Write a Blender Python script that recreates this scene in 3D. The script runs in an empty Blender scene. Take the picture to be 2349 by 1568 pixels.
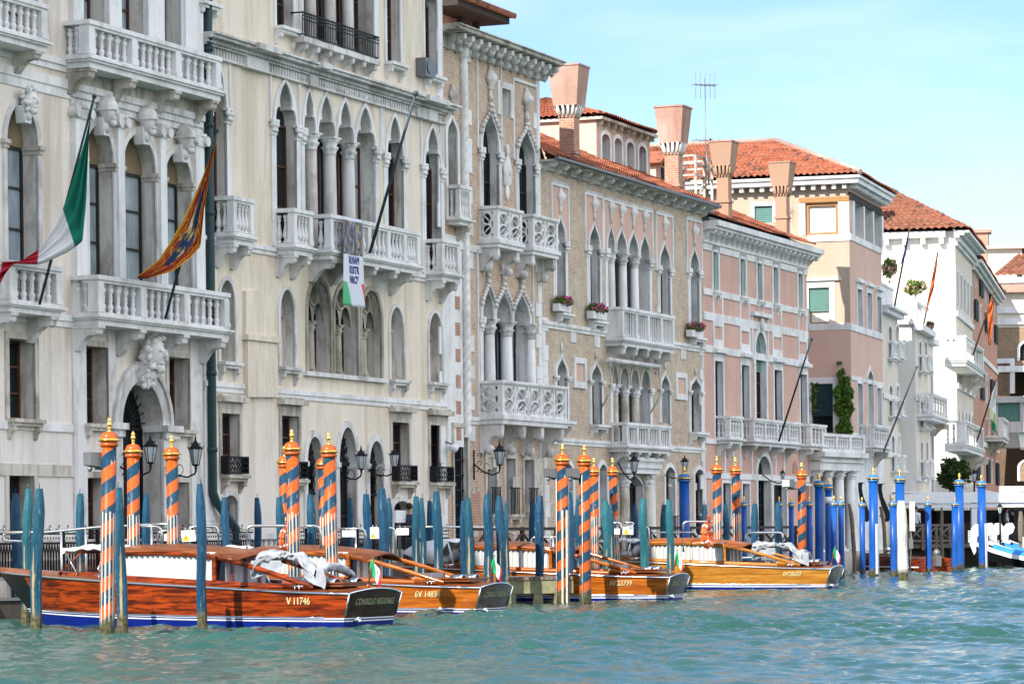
import bpy, bmesh, math, random
import numpy as np
from mathutils import Vector, Matrix, noise
from mathutils.geometry import tessellate_polygon
random.seed(7)
R = math.radians
SC = bpy.context.scene
COL = SC.collection

# ------------------------------------------------------------------ camera
F, CX, HY, H, ROLL = 7400.0, 1174.5, 1225.0, 1.75, 0.011
cam_d = bpy.data.cameras.new('camera'); cam = bpy.data.objects.new('camera', cam_d); COL.objects.link(cam)
cam_d.sensor_width = 36.0; cam_d.lens = 36.0 * F / 2349.0
cam_d.shift_y = (HY - 784.0) / 2349.0
cam_d.clip_start = 0.5; cam_d.clip_end = 3000
cam.matrix_world = Matrix.Translation((0, 0, H)) @ Matrix.Rotation(R(90), 4, 'X') @ Matrix.Rotation(-ROLL, 4, 'Z')
SC.camera = cam

# ------------------------------------------------------------------ light
SUN_AZ = Vector((-0.59, -0.81)).normalized()      # towards the sun, in plan
SUN_EL = 38.0
w = bpy.data.worlds.new('World'); SC.world = w; w.use_nodes = True
nt = w.node_tree; nt.nodes.clear()
wo = nt.nodes.new('ShaderNodeOutputWorld'); bg = nt.nodes.new('ShaderNodeBackground')
sky = nt.nodes.new('ShaderNodeTexSky'); sky.sky_type = 'NISHITA'; sky.sun_disc = False
sky.sun_elevation = R(SUN_EL); sky.sun_rotation = math.atan2(SUN_AZ.x, SUN_AZ.y)
sky.altitude = 0; sky.air_density = 1.0; sky.dust_density = 0.6; sky.ozone_density = 1.6
tc = nt.nodes.new('ShaderNodeTexCoord'); mp = nt.nodes.new('ShaderNodeMapping')
mp.inputs['Scale'].default_value = (2.2, 2.2, 11.0); mp.inputs['Rotation'].default_value = (0, R(6), 0)
nz = nt.nodes.new('ShaderNodeTexNoise'); nz.inputs['Scale'].default_value = 3.2; nz.inputs['Detail'].default_value = 6; nz.inputs['Roughness'].default_value = 0.55
rp = nt.nodes.new('ShaderNodeValToRGB'); rp.color_ramp.elements[0].position = 0.44; rp.color_ramp.elements[1].position = 0.80
rp.color_ramp.elements[0].color = (0, 0, 0, 1); rp.color_ramp.elements[1].color = (.75, .75, .75, 1)
mx = nt.nodes.new('ShaderNodeMixRGB'); mx.inputs[2].default_value = (4.6, 5.6, 6.0, 1)
sx = nt.nodes.new('ShaderNodeSeparateXYZ'); nt.links.new(tc.outputs['Generated'], sx.inputs[0])
gr = nt.nodes.new('ShaderNodeValToRGB'); e_ = gr.color_ramp.elements; e_[0].position = 0.0; e_[0].color = (1.02, .975, .99, 1); e_[1].position = .22; e_[1].color = (.58, .76, 1.03, 1)
nt.links.new(sx.outputs[2], gr.inputs[0])
tint = nt.nodes.new('ShaderNodeMixRGB'); tint.blend_type = 'MULTIPLY'; tint.inputs[0].default_value = 1; nt.links.new(gr.outputs[0], tint.inputs[2])
nt.links.new(tc.outputs['Generated'], mp.inputs[0]); nt.links.new(mp.outputs[0], nz.inputs[0])
nt.links.new(nz.outputs[0], rp.inputs[0]); nt.links.new(rp.outputs[0], mx.inputs[0])
nt.links.new(sky.outputs[0], tint.inputs[1]); nt.links.new(tint.outputs[0], mx.inputs[1])
# bright cloud bank added out of view to fill the shaded palace fronts
dt = nt.nodes.new('ShaderNodeVectorMath'); dt.operation = 'DOT_PRODUCT'; dt.inputs[1].default_value = Vector((.80, -.48, .36)).normalized(); nt.links.new(tc.outputs['Generated'], dt.inputs[0])
ad = nt.nodes.new('ShaderNodeMath'); ad.operation = 'MULTIPLY_ADD'; ad.inputs[1].default_value = .5; nt.links.new(nz.outputs[0], ad.inputs[0]); nt.links.new(dt.outputs['Value'], ad.inputs[2])
cr_ = nt.nodes.new('ShaderNodeValToRGB'); cr_.color_ramp.elements[0].position = .66; cr_.color_ramp.elements[1].position = 1.0; nt.links.new(ad.outputs[0], cr_.inputs[0])
mc = nt.nodes.new('ShaderNodeMixRGB'); mc.inputs[2].default_value = (9.7, 9.9, 10.6, 1); nt.links.new(cr_.outputs[0], mc.inputs[0]); nt.links.new(mx.outputs[0], mc.inputs[1]); nt.links.new(mc.outputs[0], bg.inputs[0])
bg.inputs[1].default_value = 0.11
nt.links.new(bg.outputs[0], wo.inputs[0])
sl = bpy.data.lights.new('sun', 'SUN'); so = bpy.data.objects.new('sun', sl); COL.objects.link(so)
sl.energy = 5.0; sl.angle = R(0.5); sl.color = (1.0, 0.93, 0.82)
ce = math.cos(R(SUN_EL)); sdir = Vector((SUN_AZ.x * ce, SUN_AZ.y * ce, math.sin(R(SUN_EL))))
so.rotation_euler = sdir.to_track_quat('Z', 'Y').to_euler(); so.location = (-60, -40, 80)
vs = SC.view_settings; vs.view_transform = 'Standard'; vs.look = 'None'; vs.gamma = 1; vs.exposure = 0.9; vs.use_curve_mapping = False
SC.cycles.max_bounces = 6; SC.cycles.diffuse_bounces = 3; SC.cycles.glossy_bounces = 3; SC.cycles.transmission_bounces = 4
SC.cycles.caustics_reflective = False; SC.cycles.caustics_refractive = False; SC.cycles.sample_clamp_indirect = 4

# ------------------------------------------------------------------ picture <-> place
OFF = dict(T1=(0, 0), T2=(800, 0), T3=(1700, 0), T4=(2600, 200), T5=(3072, 600), M1=(0, 950), M2=(800, 1000), M3=(1700, 1000),
           M4=(2500, 1200), M5=(3072, 1400), L1=(0, 1710), L2=(900, 1710), L3=(1800, 1710))
SS = 2349.0 / 4096.0
ZS = {'Z1': (400, 2100), 'Z2': (1000, 2100), 'Z3': (1600, 2100), 'Z4': (2200, 2080), 'Z5': (2800, 2080)}
def c(t, x, y):
    if t == 'P': return x, y
    if t in ZS: return (ZS[t][0] + x * 600 / 2349.0) * SS, (ZS[t][1] + y * 600 / 2349.0) * SS
    if t == 'Z8': return (3400 + x * 696 / 2349.0) * SS, (1900 + y * 696 / 2349.0) * SS
    if t == 'Z6': return (x * 500 / 2347.0) * SS, (2000 + y * 500 / 2347.0) * SS
    o = OFF[t]; k = 1024 / 1568.0
    return (o[0] + x * k) * SS, (o[1] + y * k) * SS
def ray(px, py):
    dx, dy = px - CX, py - HY
    return Vector(((dx - ROLL * dy) / F, 1.0, -(dy + ROLL * dx) / F))
def at(px, py, D):
    r = ray(px, py); return Vector((r.x * D, D, H + r.z * D))
def onw(px, py, z=0.0):
    r = ray(px, py); D = (z - H) / r.z; return Vector((r.x * D, D, z))
class Fac:
    def __init__(s, p, vpx):
        s.o = Vector((p[0], p[1])); d = Vector(((vpx - CX) / F, 1.0)).normalized(); s.d = d; s.n = Vector((d.y, -d.x))
    def uz(s, px, py, off=0.0):
        r = ray(px, py); o = s.o + s.n * off
        D = o.dot(s.n) / (r.x * s.n.x + r.y * s.n.y)
        q = Vector((r.x * D, D)) - s.o
        return q.dot(s.d), H + r.z * D
    def A(s, t, x, y, off=0.0): return s.uz(*c(t, x, y), off)
    def W(s, u, off, z=0.0):
        q = s.o + s.d * u + s.n * off; return Vector((q.x, q.y, z))
    def yaw(s): return math.atan2(s.d.y, s.d.x)
def pl(px, D):
    r = ray(px, HY); return (r.x * D, D)

# ------------------------------------------------------------------ objects
def link(o, parent=None):
    COL.objects.link(o)
    if parent is not None: o.parent = parent
    return o
def tag(o, label=None, cat=None, group=None, kind=None):
    if label: o['label'] = label
    if cat: o['category'] = cat
    if group: o['group'] = group
    if kind: o['kind'] = kind
    return o
def thing(name, label, cat, loc=(0, 0, 0), rz=0.0, group=None):
    o = link(bpy.data.objects.new(name, None)); o.location = loc; o.rotation_euler = (0, 0, rz); o.empty_display_size = .3
    return tag(o, label, cat, group)
def copy_tree(o, parent=None):
    q = o.copy(); COL.objects.link(q)
    if parent is not None: q.parent = parent
    for ch in list(o.children): copy_tree(ch, q)
    return q
class MB:
    def __init__(s): s.v = []; s.f = []; s.m = []; s.s = []
    def add(s, vs_, fs, m=0, sm=False):
        b = len(s.v); s.v += [tuple(p) for p in vs_]
        for f in fs: s.f.append(tuple(b + i for i in f)); s.m.append(m); s.s.append(sm)
        return s
    def box(s, x0, x1, y0, y1, z0, z1, m=0):
        return s.add([(x0, y0, z0), (x1, y0, z0), (x1, y1, z0), (x0, y1, z0), (x0, y0, z1), (x1, y0, z1), (x1, y1, z1), (x0, y1, z1)],
                     [(0, 1, 5, 4), (1, 2, 6, 5), (2, 3, 7, 6), (3, 0, 4, 7), (4, 5, 6, 7), (3, 2, 1, 0)], m)
    def prism(s, pts, y0, y1, m=0, ax='y', sm=False):
        n = len(pts)
        def mk(p, t):
            if ax == 'y': return (p[0], t, p[1])
            if ax == 'x': return (t, p[0], p[1])
            return (p[0], p[1], t)
        vs_ = [mk(p, y0) for p in pts] + [mk(p, y1) for p in pts]
        s.add(vs_, [tuple(range(n)), tuple(range(2 * n - 1, n - 1, -1))], m)
        return s.add(vs_, [(i, (i + 1) % n, n + (i + 1) % n, n + i) for i in range(n)], m, sm)
    def ring(s, a, b, y0, y1, m=0, closed=False):
        n = len(a); vs_ = []
        for y in (y0, y1):
            vs_ += [(p[0], y, p[1]) for p in a] + [(p[0], y, p[1]) for p in b]
        fs = []; N = 2 * n
        for i in range(n if closed else n - 1):
            j = (i + 1) % n
            fs += [(i, j, n + j, n + i), (N + i, N + n + i, N + n + j, N + j), (i, N + i, N + j, j), (n + i, n + j, N + n + j, N + n + i)]
        if not closed: fs += [(0, n, N + n, N), (n - 1, N + n - 1, N + 2 * n - 1, 2 * n - 1)]
        return s.add(vs_, fs, m)
    def lathe(s, cx, cy, prof, n=10, m=0, sm=True, mod=None, cap=True):
        vs_ = []
        for k, (r, z) in enumerate(prof):
            for i in range(n):
                a = 2 * math.pi * i / n; rr = r * (mod(a, k) if mod else 1)
                vs_.append((cx + rr * math.cos(a), cy + rr * math.sin(a), z))
        fs = [(k * n + i, k * n + (i + 1) % n, (k + 1) * n + (i + 1) % n, (k + 1) * n + i) for k in range(len(prof) - 1) for i in range(n)]
        s.add(vs_, fs, m, sm)
        if cap: s.add(vs_[:n], [tuple(range(n - 1, -1, -1))], m); s.add(vs_[-n:], [tuple(range(n))], m)
        return s
    def tube(s, pts, r, n=6, m=0, sm=True, r2=None):
        pts = [Vector(p) for p in pts]; vs_ = []; N = len(pts); up = Vector((0, 0, 1))
        for i, p in enumerate(pts):
            t = (pts[min(i + 1, N - 1)] - pts[max(i - 1, 0)]).normalized()
            a = t.cross(up)
            if a.length < 1e-3: a = t.cross(Vector((1, 0, 0)))
            a.normalize(); b = t.cross(a)
            rr = r if r2 is None else r + (r2 - r) * i / (N - 1)
            for k in range(n):
                q = 2 * math.pi * k / n; vs_.append(p + a * rr * math.cos(q) + b * rr * math.sin(q))
        fs = [(i * n + k, i * n + (k + 1) % n, (i + 1) * n + (k + 1) % n, (i + 1) * n + k) for i in range(N - 1) for k in range(n)]
        s.add(vs_, fs, m, sm); s.add(vs_[:n], [tuple(range(n - 1, -1, -1))], m); s.add(vs_[-n:], [tuple(range(n))], m)
        return s
    def grid(s, P, m=0, sm=True):
        nr = len(P); nc = len(P[0]); vs_ = [q for r in P for q in r]
        return s.add(vs_, [(i * nc + j, i * nc + j + 1, (i + 1) * nc + j + 1, (i + 1) * nc + j) for i in range(nr - 1) for j in range(nc - 1)], m, sm)
    def ball(s, cx, cy, cz, rx, ry, rz, n=10, m=0, lump=0.0, seed=0):
        P = []
        for i in range(n // 2 + 2):
            a = math.pi * i / (n // 2 + 1); row = []
            for j in range(n + 1):
                b = 2 * math.pi * (j % n) / n
                d = Vector((math.sin(a) * math.cos(b), math.sin(a) * math.sin(b), math.cos(a)))
                k = 1 + (lump * noise.noise(d * 2.3 + Vector((seed, seed * .7, 0))) if lump else 0)
                row.append((cx + d.x * rx * k, cy + d.y * ry * k, cz + d.z * rz * k))
            P.append(row)
        return s.grid(P, m)
    def xf(s, M, i0=0):
        for i in range(i0, len(s.v)): s.v[i] = tuple(M @ Vector(s.v[i]))
        return s
    def wall(s, outer, holes, y, depth, m=0, mr=0):
        polys = [outer] + holes
        tri = tessellate_polygon([[Vector((p[0], p[1], 0)) for p in q] for q in polys])
        flat = [p for q in polys for p in q]
        s.add([(p[0], y, p[1]) for p in flat], [t for t in tri], m)
        for q in holes:
            n = len(q)
            s.add([(p[0], y, p[1]) for p in q] + [(p[0], y + depth, p[1]) for p in q], [(i, (i + 1) % n, n + (i + 1) % n, n + i) for i in range(n)], mr)
        return s
    def mesh(s, name, mats, norm=True):
        me = bpy.data.meshes.new(name); me.from_pydata(s.v, [], s.f)
        for q in (mats if isinstance(mats, (list, tuple)) else [mats]): me.materials.append(q)
        me.polygons.foreach_set('material_index', s.m); me.polygons.foreach_set('use_smooth', s.s)
        if norm:
            bm = bmesh.new(); bm.from_mesh(me); bmesh.ops.remove_doubles(bm, verts=bm.verts, dist=1e-5); bmesh.ops.recalc_face_normals(bm, faces=bm.faces); bm.to_mesh(me); bm.free()
        me.update(); return me
    def build(s, name, mats, parent=None, label=None, norm=True):
        o = link(bpy.data.objects.new(name, s.mesh(name, mats, norm)), parent)
        if label: o['label'] = label
        return o
def inst(name, me, parent, loc=(0, 0, 0), rz=0, sc=None):
    o = link(bpy.data.objects.new(name, me), parent); o.location = loc; o.rotation_euler = (0, 0, rz)
    if sc: o.scale = sc
    return o

# ------------------------------------------------------------------ materials
class NT:
    def __init__(s, name):
        s.mat = bpy.data.materials.new(name); s.mat.use_nodes = True; s.t = s.mat.node_tree; s.b = s.t.nodes['Principled BSDF']; s.tc = s.n('ShaderNodeTexCoord')
    def n(s, t, **k):
        q = s.t.nodes.new(t)
        for a, v in k.items(): setattr(q, a, v)
        return q
    def l(s, a, b): s.t.links.new(a, b)
    def map(s, scale=(1, 1, 1), loc=(0, 0, 0), rot=(0, 0, 0)):
        m = s.n('ShaderNodeMapping'); m.inputs['Scale'].default_value = scale; m.inputs['Location'].default_value = loc; m.inputs['Rotation'].default_value = rot
        s.l(s.tc.outputs['Object'], m.inputs[0]); return m.outputs[0]
    def noise(s, scale, vec=None, detail=4, rough=.55, dist=0):
        q = s.n('ShaderNodeTexNoise'); q.inputs['Scale'].default_value = scale; q.inputs['Detail'].default_value = detail; q.inputs['Roughness'].default_value = rough; q.inputs['Distortion'].default_value = dist
        s.l(vec if vec is not None else s.tc.outputs['Object'], q.inputs[0]); return q.outputs[0]
    def ramp(s, fac, p0, p1, c0=(0, 0, 0), c1=(1, 1, 1)):
        q = s.n('ShaderNodeValToRGB'); e = q.color_ramp.elements; e[0].position = p0; e[1].position = p1; e[0].color = (*c0, 1); e[1].color = (*c1, 1)
        s.l(fac, q.inputs[0]); return q.outputs[0]
    def mix(s, fac, a, b, mode='MIX'):
        q = s.n('ShaderNodeMixRGB', blend_type=mode)
        for i, v in ((0, fac), (1, a), (2, b)):
            if isinstance(v, (int, float)): q.inputs[i].default_value = v
            elif isinstance(v, tuple): q.inputs[i].default_value = (*v[:3], 1)
            else: s.l(v, q.inputs[i])
        return q.outputs[0]
    def math(s, op, a, b=0.0, cc=None):
        q = s.n('ShaderNodeMath', operation=op)
        for i, v in ((0, a), (1, b)) + (((2, cc),) if cc is not None else ()):
            if isinstance(v, (int, float)): q.inputs[i].default_value = v
            else: s.l(v, q.inputs[i])
        return q.outputs[0]
    def xyz(s, vec=None):
        q = s.n('ShaderNodeSeparateXYZ'); s.l(vec if vec is not None else s.tc.outputs['Object'], q.inputs[0]); return q.outputs
    def comb(s, x, y, z):
        q = s.n('ShaderNodeCombineXYZ')
        for i, v in enumerate((x, y, z)):
            if isinstance(v, (int, float)): q.inputs[i].default_value = v
            else: s.l(v, q.inputs[i])
        return q.outputs[0]
    def bump(s, h, strength=.3, dist=.02):
        q = s.n('ShaderNodeBump'); q.inputs['Strength'].default_value = strength; q.inputs['Distance'].default_value = dist
        s.l(h, q.inputs['Height']); s.l(q.outputs[0], s.b.inputs['Normal'])
    def out(s, color=None, rough=.8, metal=0.0, spec=.4, coat=0.0):
        if color is not None:
            if isinstance(color, tuple): s.b.inputs['Base Color'].default_value = (*color, 1)
            else: s.l(color, s.b.inputs['Base Color'])
        if isinstance(rough, (int, float)): s.b.inputs['Roughness'].default_value = rough
        else: s.l(rough, s.b.inputs['Roughness'])
        s.b.inputs['Metallic'].default_value = metal; s.b.inputs['Specular IOR Level'].default_value = spec
        s.b.inputs['Coat Weight'].default_value = coat; s.b.inputs['Coat Roughness'].default_value = .06
        return s.mat
def plain(name, col, rough=.7, metal=0.0, spec=.2, var=.12, vs=3.0, coat=0.0, bump=0.0):
    t = NT(name); nzv = t.noise(vs, detail=5)
    k = t.ramp(nzv, .25, .75, (1 - var,) * 3, (1 + var * .6,) * 3)
    col_ = t.mix(1.0, col, k, 'MULTIPLY')
    if bump: t.bump(t.noise(vs * 6), bump)
    return t.out(col_, rough, metal, spec, coat)
def plaster(name, c1, c2, dark, seed=0.0, streak=.5, patch=None):
    t = NT(name)
    a = t.ramp(t.noise(.45, t.map(loc=(seed, 0, seed)), 7, .66), .40, .60)
    col = t.mix(a, c1, c2)
    st = t.noise(1.0, t.map((1.2, 1.2, .13), (seed, 3, 0)), 8, .72, .4)
    col = t.mix(t.math('MULTIPLY', t.ramp(st, .47, .68), streak), col, dark)
    f = t.noise(9.0, detail=6, rough=.7); col = t.mix(t.math('MULTIPLY', t.ramp(f, .52, .68), .3), col, dark)
    if patch:
        z = t.xyz()[2]; zz = t.ramp(t.math('ADD', z, t.math('MULTIPLY', t.noise(.9, detail=6), 3.2)), .0, 1.0)
        q = t.n('ShaderNodeMapRange'); q.inputs['From Min'].default_value = patch[1]; q.inputs['From Max'].default_value = patch[0]
        t.l(t.math('ADD', z, t.math('MULTIPLY', t.noise(.8, detail=7, rough=.65), 3.0)), q.inputs['Value'])
        col = t.mix(t.math('MULTIPLY', q.outputs[0], .55), col, patch[2])
    t.bump(t.noise(14.0, detail=6), .25, .02)
    return t.out(col, .9, spec=.1)
def stone(name, c1, dark, seed=0.0, amt=.6):
    t = NT(name)
    a = t.noise(1.1, t.map((1, 1, .6), (seed, seed, 0)), 7, .68)
    col = t.mix(t.math('MULTIPLY', t.ramp(a, .47, .63), amt), c1, dark)
    st = t.noise(1.0, t.map((5, 5, .35), (seed, 1, 0)), 4, .6); col = t.mix(t.math('MULTIPLY', t.ramp(st, .52, .70), amt * .8), col, dark)
    t.bump(t.noise(24.0, detail=5), .2, .01)
    return t.out(col, .8, spec=.12)
def brick(name, c1, c2, mortar, patchc, scale=1.0, seed=0.0, pa=.5):
    t = NT(name); o = t.xyz(); v = t.comb(t.math('ADD', o[0], o[1]), o[2], 0.0)
    b = t.n('ShaderNodeTexBrick'); t.l(v, b.inputs['Vector'])
    b.inputs['Scale'].default_value = 1.0; b.inputs['Brick Width'].default_value = .27 * scale; b.inputs['Row Height'].default_value = .085 * scale; b.inputs['Mortar Size'].default_value = .011
    b.inputs['Color1'].default_value = (*c1, 1); b.inputs['Color2'].default_value = (*c2, 1); b.inputs['Mortar'].default_value = (*mortar, 1); b.inputs['Bias'].default_value = -.1
    a = t.ramp(t.noise(.6, t.map(loc=(seed, 2, 0)), 7, .66), .45, .62)
    col = t.mix(t.math('MULTIPLY', a, pa), b.outputs[0], patchc)
    col = t.mix(1.0, col, t.ramp(t.noise(3.0, detail=6), .3, .7, (.8, .8, .8), (1.12, 1.1, 1.08)), 'MULTIPLY')
    t.bump(b.outputs['Fac'], -.35, .02)
    return t.out(col, .9, spec=.15)
M = {}
M['cream'] = plaster('cream_plaster', (.74, .67, .585), (.66, .61, .55), (.38, .31, .235), 1, .75, (3.2, 8.5, (.68, .685, .69)))
M['cream2'] = plaster('yellow_cream_plaster', (.74, .66, .545), (.68, .61, .515), (.44, .345, .235), 9, .7, (2.8, 7.0, (.69, .69, .69)))
M['stone'] = stone('istrian_stone', (.66, .655, .64), (.25, .235, .21), 0, .65)
M['stone_d'] = stone('stained_stone', (.54, .505, .44), (.19, .165, .13), 5, .8)
M['stone_w'] = stone('white_stone', (.72, .72, .71), (.36, .34, .31), 3, .45)
M['reveal'] = stone('reveal_plaster', (.60, .575, .53), (.24, .21, .17), 8, .75)
M['brick'] = brick('worn_brick', (.50, .35, .25), (.38, .24, .175), (.54, .47, .39), (.54, .45, .35), 1.0, 2, .55)
M['brick2'] = brick('ochre_brick', (.50, .385, .285), (.385, .275, .205), (.53, .47, .39), (.53, .46, .36), 1.0, 6, .7)
M['brick_r'] = brick('red_brick', (.42, .21, .14), (.33, .16, .11), (.45, .36, .30), (.42, .30, .24), 1.0, 4, .3)
M['brick_far'] = brick('far_brick', (.24, .155, .095), (.30, .20, .13), (.32, .26, .2), (.30, .235, .165), 2.0, 14, .5)
M['flank'] = plaster('sunlit_peach_plaster', (.44, .355, .275), (.41, .33, .26), (.33, .25, .19), 15, .5)
M['stone_dd'] = stone('brown_stone', (.40, .365, .30), (.16, .135, .105), 5, .8)
M['pink'] = plaster('pink_plaster', (.62, .40, .325), (.54, .345, .285), (.42, .27, .22), 4, .35)
M['peach'] = plaster('peach_plaster', (.62, .42, .345), (.58, .395, .325), (.48, .32, .26), 12, .35)
M['pinkpanel'] = plaster('pink_panel', (.62, .42, .335), (.57, .38, .31), (.48, .32, .25), 7, .4)
M['ivory'] = plaster('ivory_plaster', (.66, .60, .50), (.62, .57, .48), (.45, .40, .33), 15, .35)
M['white'] = plaster('white_plaster', (.72, .70, .65), (.68, .66, .60), (.50, .48, .42), 18, .3)
M['salmon'] = plaster('salmon_plaster', (.50, .28, .20), (.45, .25, .19), (.33, .20, .16), 21, .35)
def glassy(name, col, rough=.06, var=.5, scale=.9):
    t = NT(name); k = t.ramp(t.noise(scale, t.map((1, 1, .4)), 4), .3, .7, (1 - var,) * 3, (1 + var,) * 3)
    return t.out(t.mix(1, col, k, 'MULTIPLY'), rough, spec=.03)
M['pane'] = glassy('window_pane', (.016, .02, .023))
M['pane_c'] = glassy('curtained_pane', (.24, .29, .32), .12, .35, 2.5)
M['frame'] = plain('brown_frame', (.075, .035, .022), .45)
M['frame_d'] = plain('dark_frame', (.03, .028, .026), .5)
M['marble'] = stone('veined_marble', (.55, .54, .51), (.30, .26, .22), 22, .8)
M['iron'] = plain('wrought_iron', (.008, .010, .013), .55, 0.0, var=.3, vs=9)
M['iron_g'] = plain('blue_grey_iron', (.05, .075, .085), .5, .2)
M['pipe'] = plain('green_pipe', (.022, .05, .055), .4)
M['shutter'] = plain('green_shutter', (.13, .27, .24), .6)
M['shutter_d'] = plain('dark_shutter', (.02, .045, .055), .6)
M['gold'] = plain('gold_leaf', (.85, .52, .12), .25, .9, var=.15, vs=20)
M['steel'] = plain('stainless_steel', (.55, .55, .56), .25, .9, var=.15, vs=6)
M['grey'] = plain('grey_metal', (.17, .175, .18), .4, .5)
M['whitep'] = plain('white_paint', (.74, .75, .76), .45, var=.08)
M['lampglass'] = plain('lamp_glass', (.42, .47, .48), .1, var=.25, vs=4, spec=.7)
M['darkwood'] = plain('dark_weathered_wood', (.05, .042, .038), .8, var=.35, vs=8, bump=.3)
M['greywood'] = plain('grey_weathered_wood', (.16, .13, .105), .85, var=.4, vs=9, bump=.4)
M['copper'] = plaster('faded_terracotta_render', (.37, .235, .185), (.44, .32, .275), (.27, .135, .095), 30, .8)
M['peachren'] = plaster('peach_render', (.37, .24, .17), (.35, .225, .16), (.28, .18, .13), 33, .3)
M['lead'] = plain('lead_sheet', (.10, .12, .14), .5, .2)
def tile_mat(name, c1, c2, c3):
    t = NT(name); v = t.n('ShaderNodeTexVoronoi'); v.inputs['Scale'].default_value = 3.6; t.l(t.map((1, 1, 1)), v.inputs[0])
    sx = t.xyz(v.outputs['Color'])
    col = t.mix(sx[0], c1, c2); col = t.mix(t.ramp(sx[1], .82, .9), col, c3)
    col = t.mix(t.math('MULTIPLY', t.ramp(t.noise(1.2, detail=6), .5, .7), .4), col, c3)
    return t.out(col, .85, spec=.2)
M['tile'] = tile_mat('terracotta_tiles', (.265, .078, .04), (.34, .12, .068), (.12, .06, .045))
M['tile_o'] = tile_mat('old_terracotta_tiles', (.20, .07, .042), (.26, .11, .065), (.10, .055, .04))
# ------------------------------------------------------------------ facade kit
def arch(kind, u0, u1, zs, zt, n=9):
    um, wd, h = (u0 + u1) / 2, (u1 - u0) / 2, zt - zs
    half = []
    if kind == 'round':
        half = [(-wd * math.cos(a), h * math.sin(a)) for a in [math.pi / 2 * i / n for i in range(n + 1)]]
    elif kind == 'seg':
        half = [(-wd + wd * i / n, h * (1 - (1 - i / n) ** 2)) for i in range(n + 1)]
    elif kind == 'point':
        Rr = (wd * wd + h * h) / (2 * wd); a1 = math.atan2(h, Rr - wd)
        half = [(-wd + Rr - Rr * math.cos(a1 * i / n), Rr * math.sin(a1 * i / n)) for i in range(n + 1)]
    elif kind == 'ogee':
        for i in range(n + 1):
            t = i / n; q = 1 - t
            half.append((q**3 * -wd + 3 * q * q * t * -wd * 1.05 + 3 * q * t * t * -.05 * wd, 3 * q * q * t * .62 * h + 3 * q * t * t * .52 * h + t**3 * h))
    elif kind == 'tref':
        half = [(a * wd, b * h) for a, b in ((-1, 0), (-.98, .14), (-.9, .27), (-.76, .35), (-.55, .36), (-.61, .47), (-.58, .6), (-.46, .74), (-.25, .89), (0, 1))]
    L = [(um + a, zs + b) for a, b in half]
    return L + [(2 * um - a, b) for a, b in reversed(L[:-1])]
def outline(kind, u0, u1, z0, zs, zt):
    if kind == 'rect': return [(u0, z0), (u0, zt), (u1, zt), (u1, z0)]
    return [(u0, z0)] + arch(kind, u0, u1, zs, zt) + [(u1, z0)]
def outer_of(kind, u0, u1, z0, zs, zt, wd, dz=None):
    if dz is None: dz = wd
    k = {'tref': 'point'}.get(kind, kind)
    if kind == 'tref': return [(u0 - wd, z0)] + arch('point', u0 - wd, u1 + wd, zs, zt + dz, 9) + [(u1 + wd, z0)]
    return outline(k, u0 - wd, u1 + wd, z0, zs, zt + dz)
_cache = {}
def baluster(style, h, mat):
    k = (style, round(h, 2), mat)
    if k not in _cache:
        b = MB()
        if style == 'double':
            pr = [(.075, 0), (.075, .06), (.05, .09), (.085, .2), (.08, .26), (.045, .34), (.065, .45), (.05, .5), (.065, .55), (.045, .66), (.08, .74), (.085, .8), (.05, .91), (.075, .94), (.075, 1)]
        elif style == 'vase':
            pr = [(.08, 0), (.08, .07), (.045, .1), (.04, .14), (.09, .25), (.092, .32), (.05, .55), (.038, .75), (.06, .82), (.045, .88), (.07, .92), (.07, 1)]
        elif style == 'slim':
            pr = [(.05, 0), (.05, .06), (.03, .1), (.055, .25), (.05, .32), (.032, .5), (.045, .68), (.03, .9), (.05, .94), (.05, 1)]
        else:
            pr = [(.04, 0), (.04, .05), (.03, .08), (.03, .92), (.04, .95), (.04, 1)]
        b.lathe(0, 0, [(r, z * h) for r, z in pr], 8)
        _cache[k] = b.mesh('baluster', M[mat])
    return _cache[k]
def capital_mb(b, cx, cy, z, r, h, m=0):
    b.lathe(cx, cy, [(r * .95, z), (r * 1.12, z + .04 * h), (r * .98, z + .1 * h), (r * 1.18, z + .3 * h), (r * 1.42, z + .42 * h), (r * 1.08, z + .5 * h), (r * 1.3, z + .72 * h), (r * 1.6, z + .86 * h), (r * 1.35, z + .9 * h)],
            24, m, True, lambda a, k: 1 + (.12 * math.cos(8 * a + (math.pi if k > 5 else 0)) if 2 < k < 8 else 0))
    b.box(cx - r * 1.5, cx + r * 1.5, cy - r * 1.5, cy + r * 1.5, z + .9 * h, z + h, m)
def bracket_prof(p, bh, zt):
    return [(0, zt), (-p, zt), (-p, zt - .2 * bh), (-.97 * p, zt - .34 * bh), (-.86 * p, zt - .42 * bh), (-.74 * p, zt - .38 * bh), (-.6 * p, zt - .42 * bh), (-.4 * p, zt - .6 * bh), (-.25 * p, zt - .84 * bh), (-.14 * p, zt - bh), (0, zt - .95 * bh)]
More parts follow.
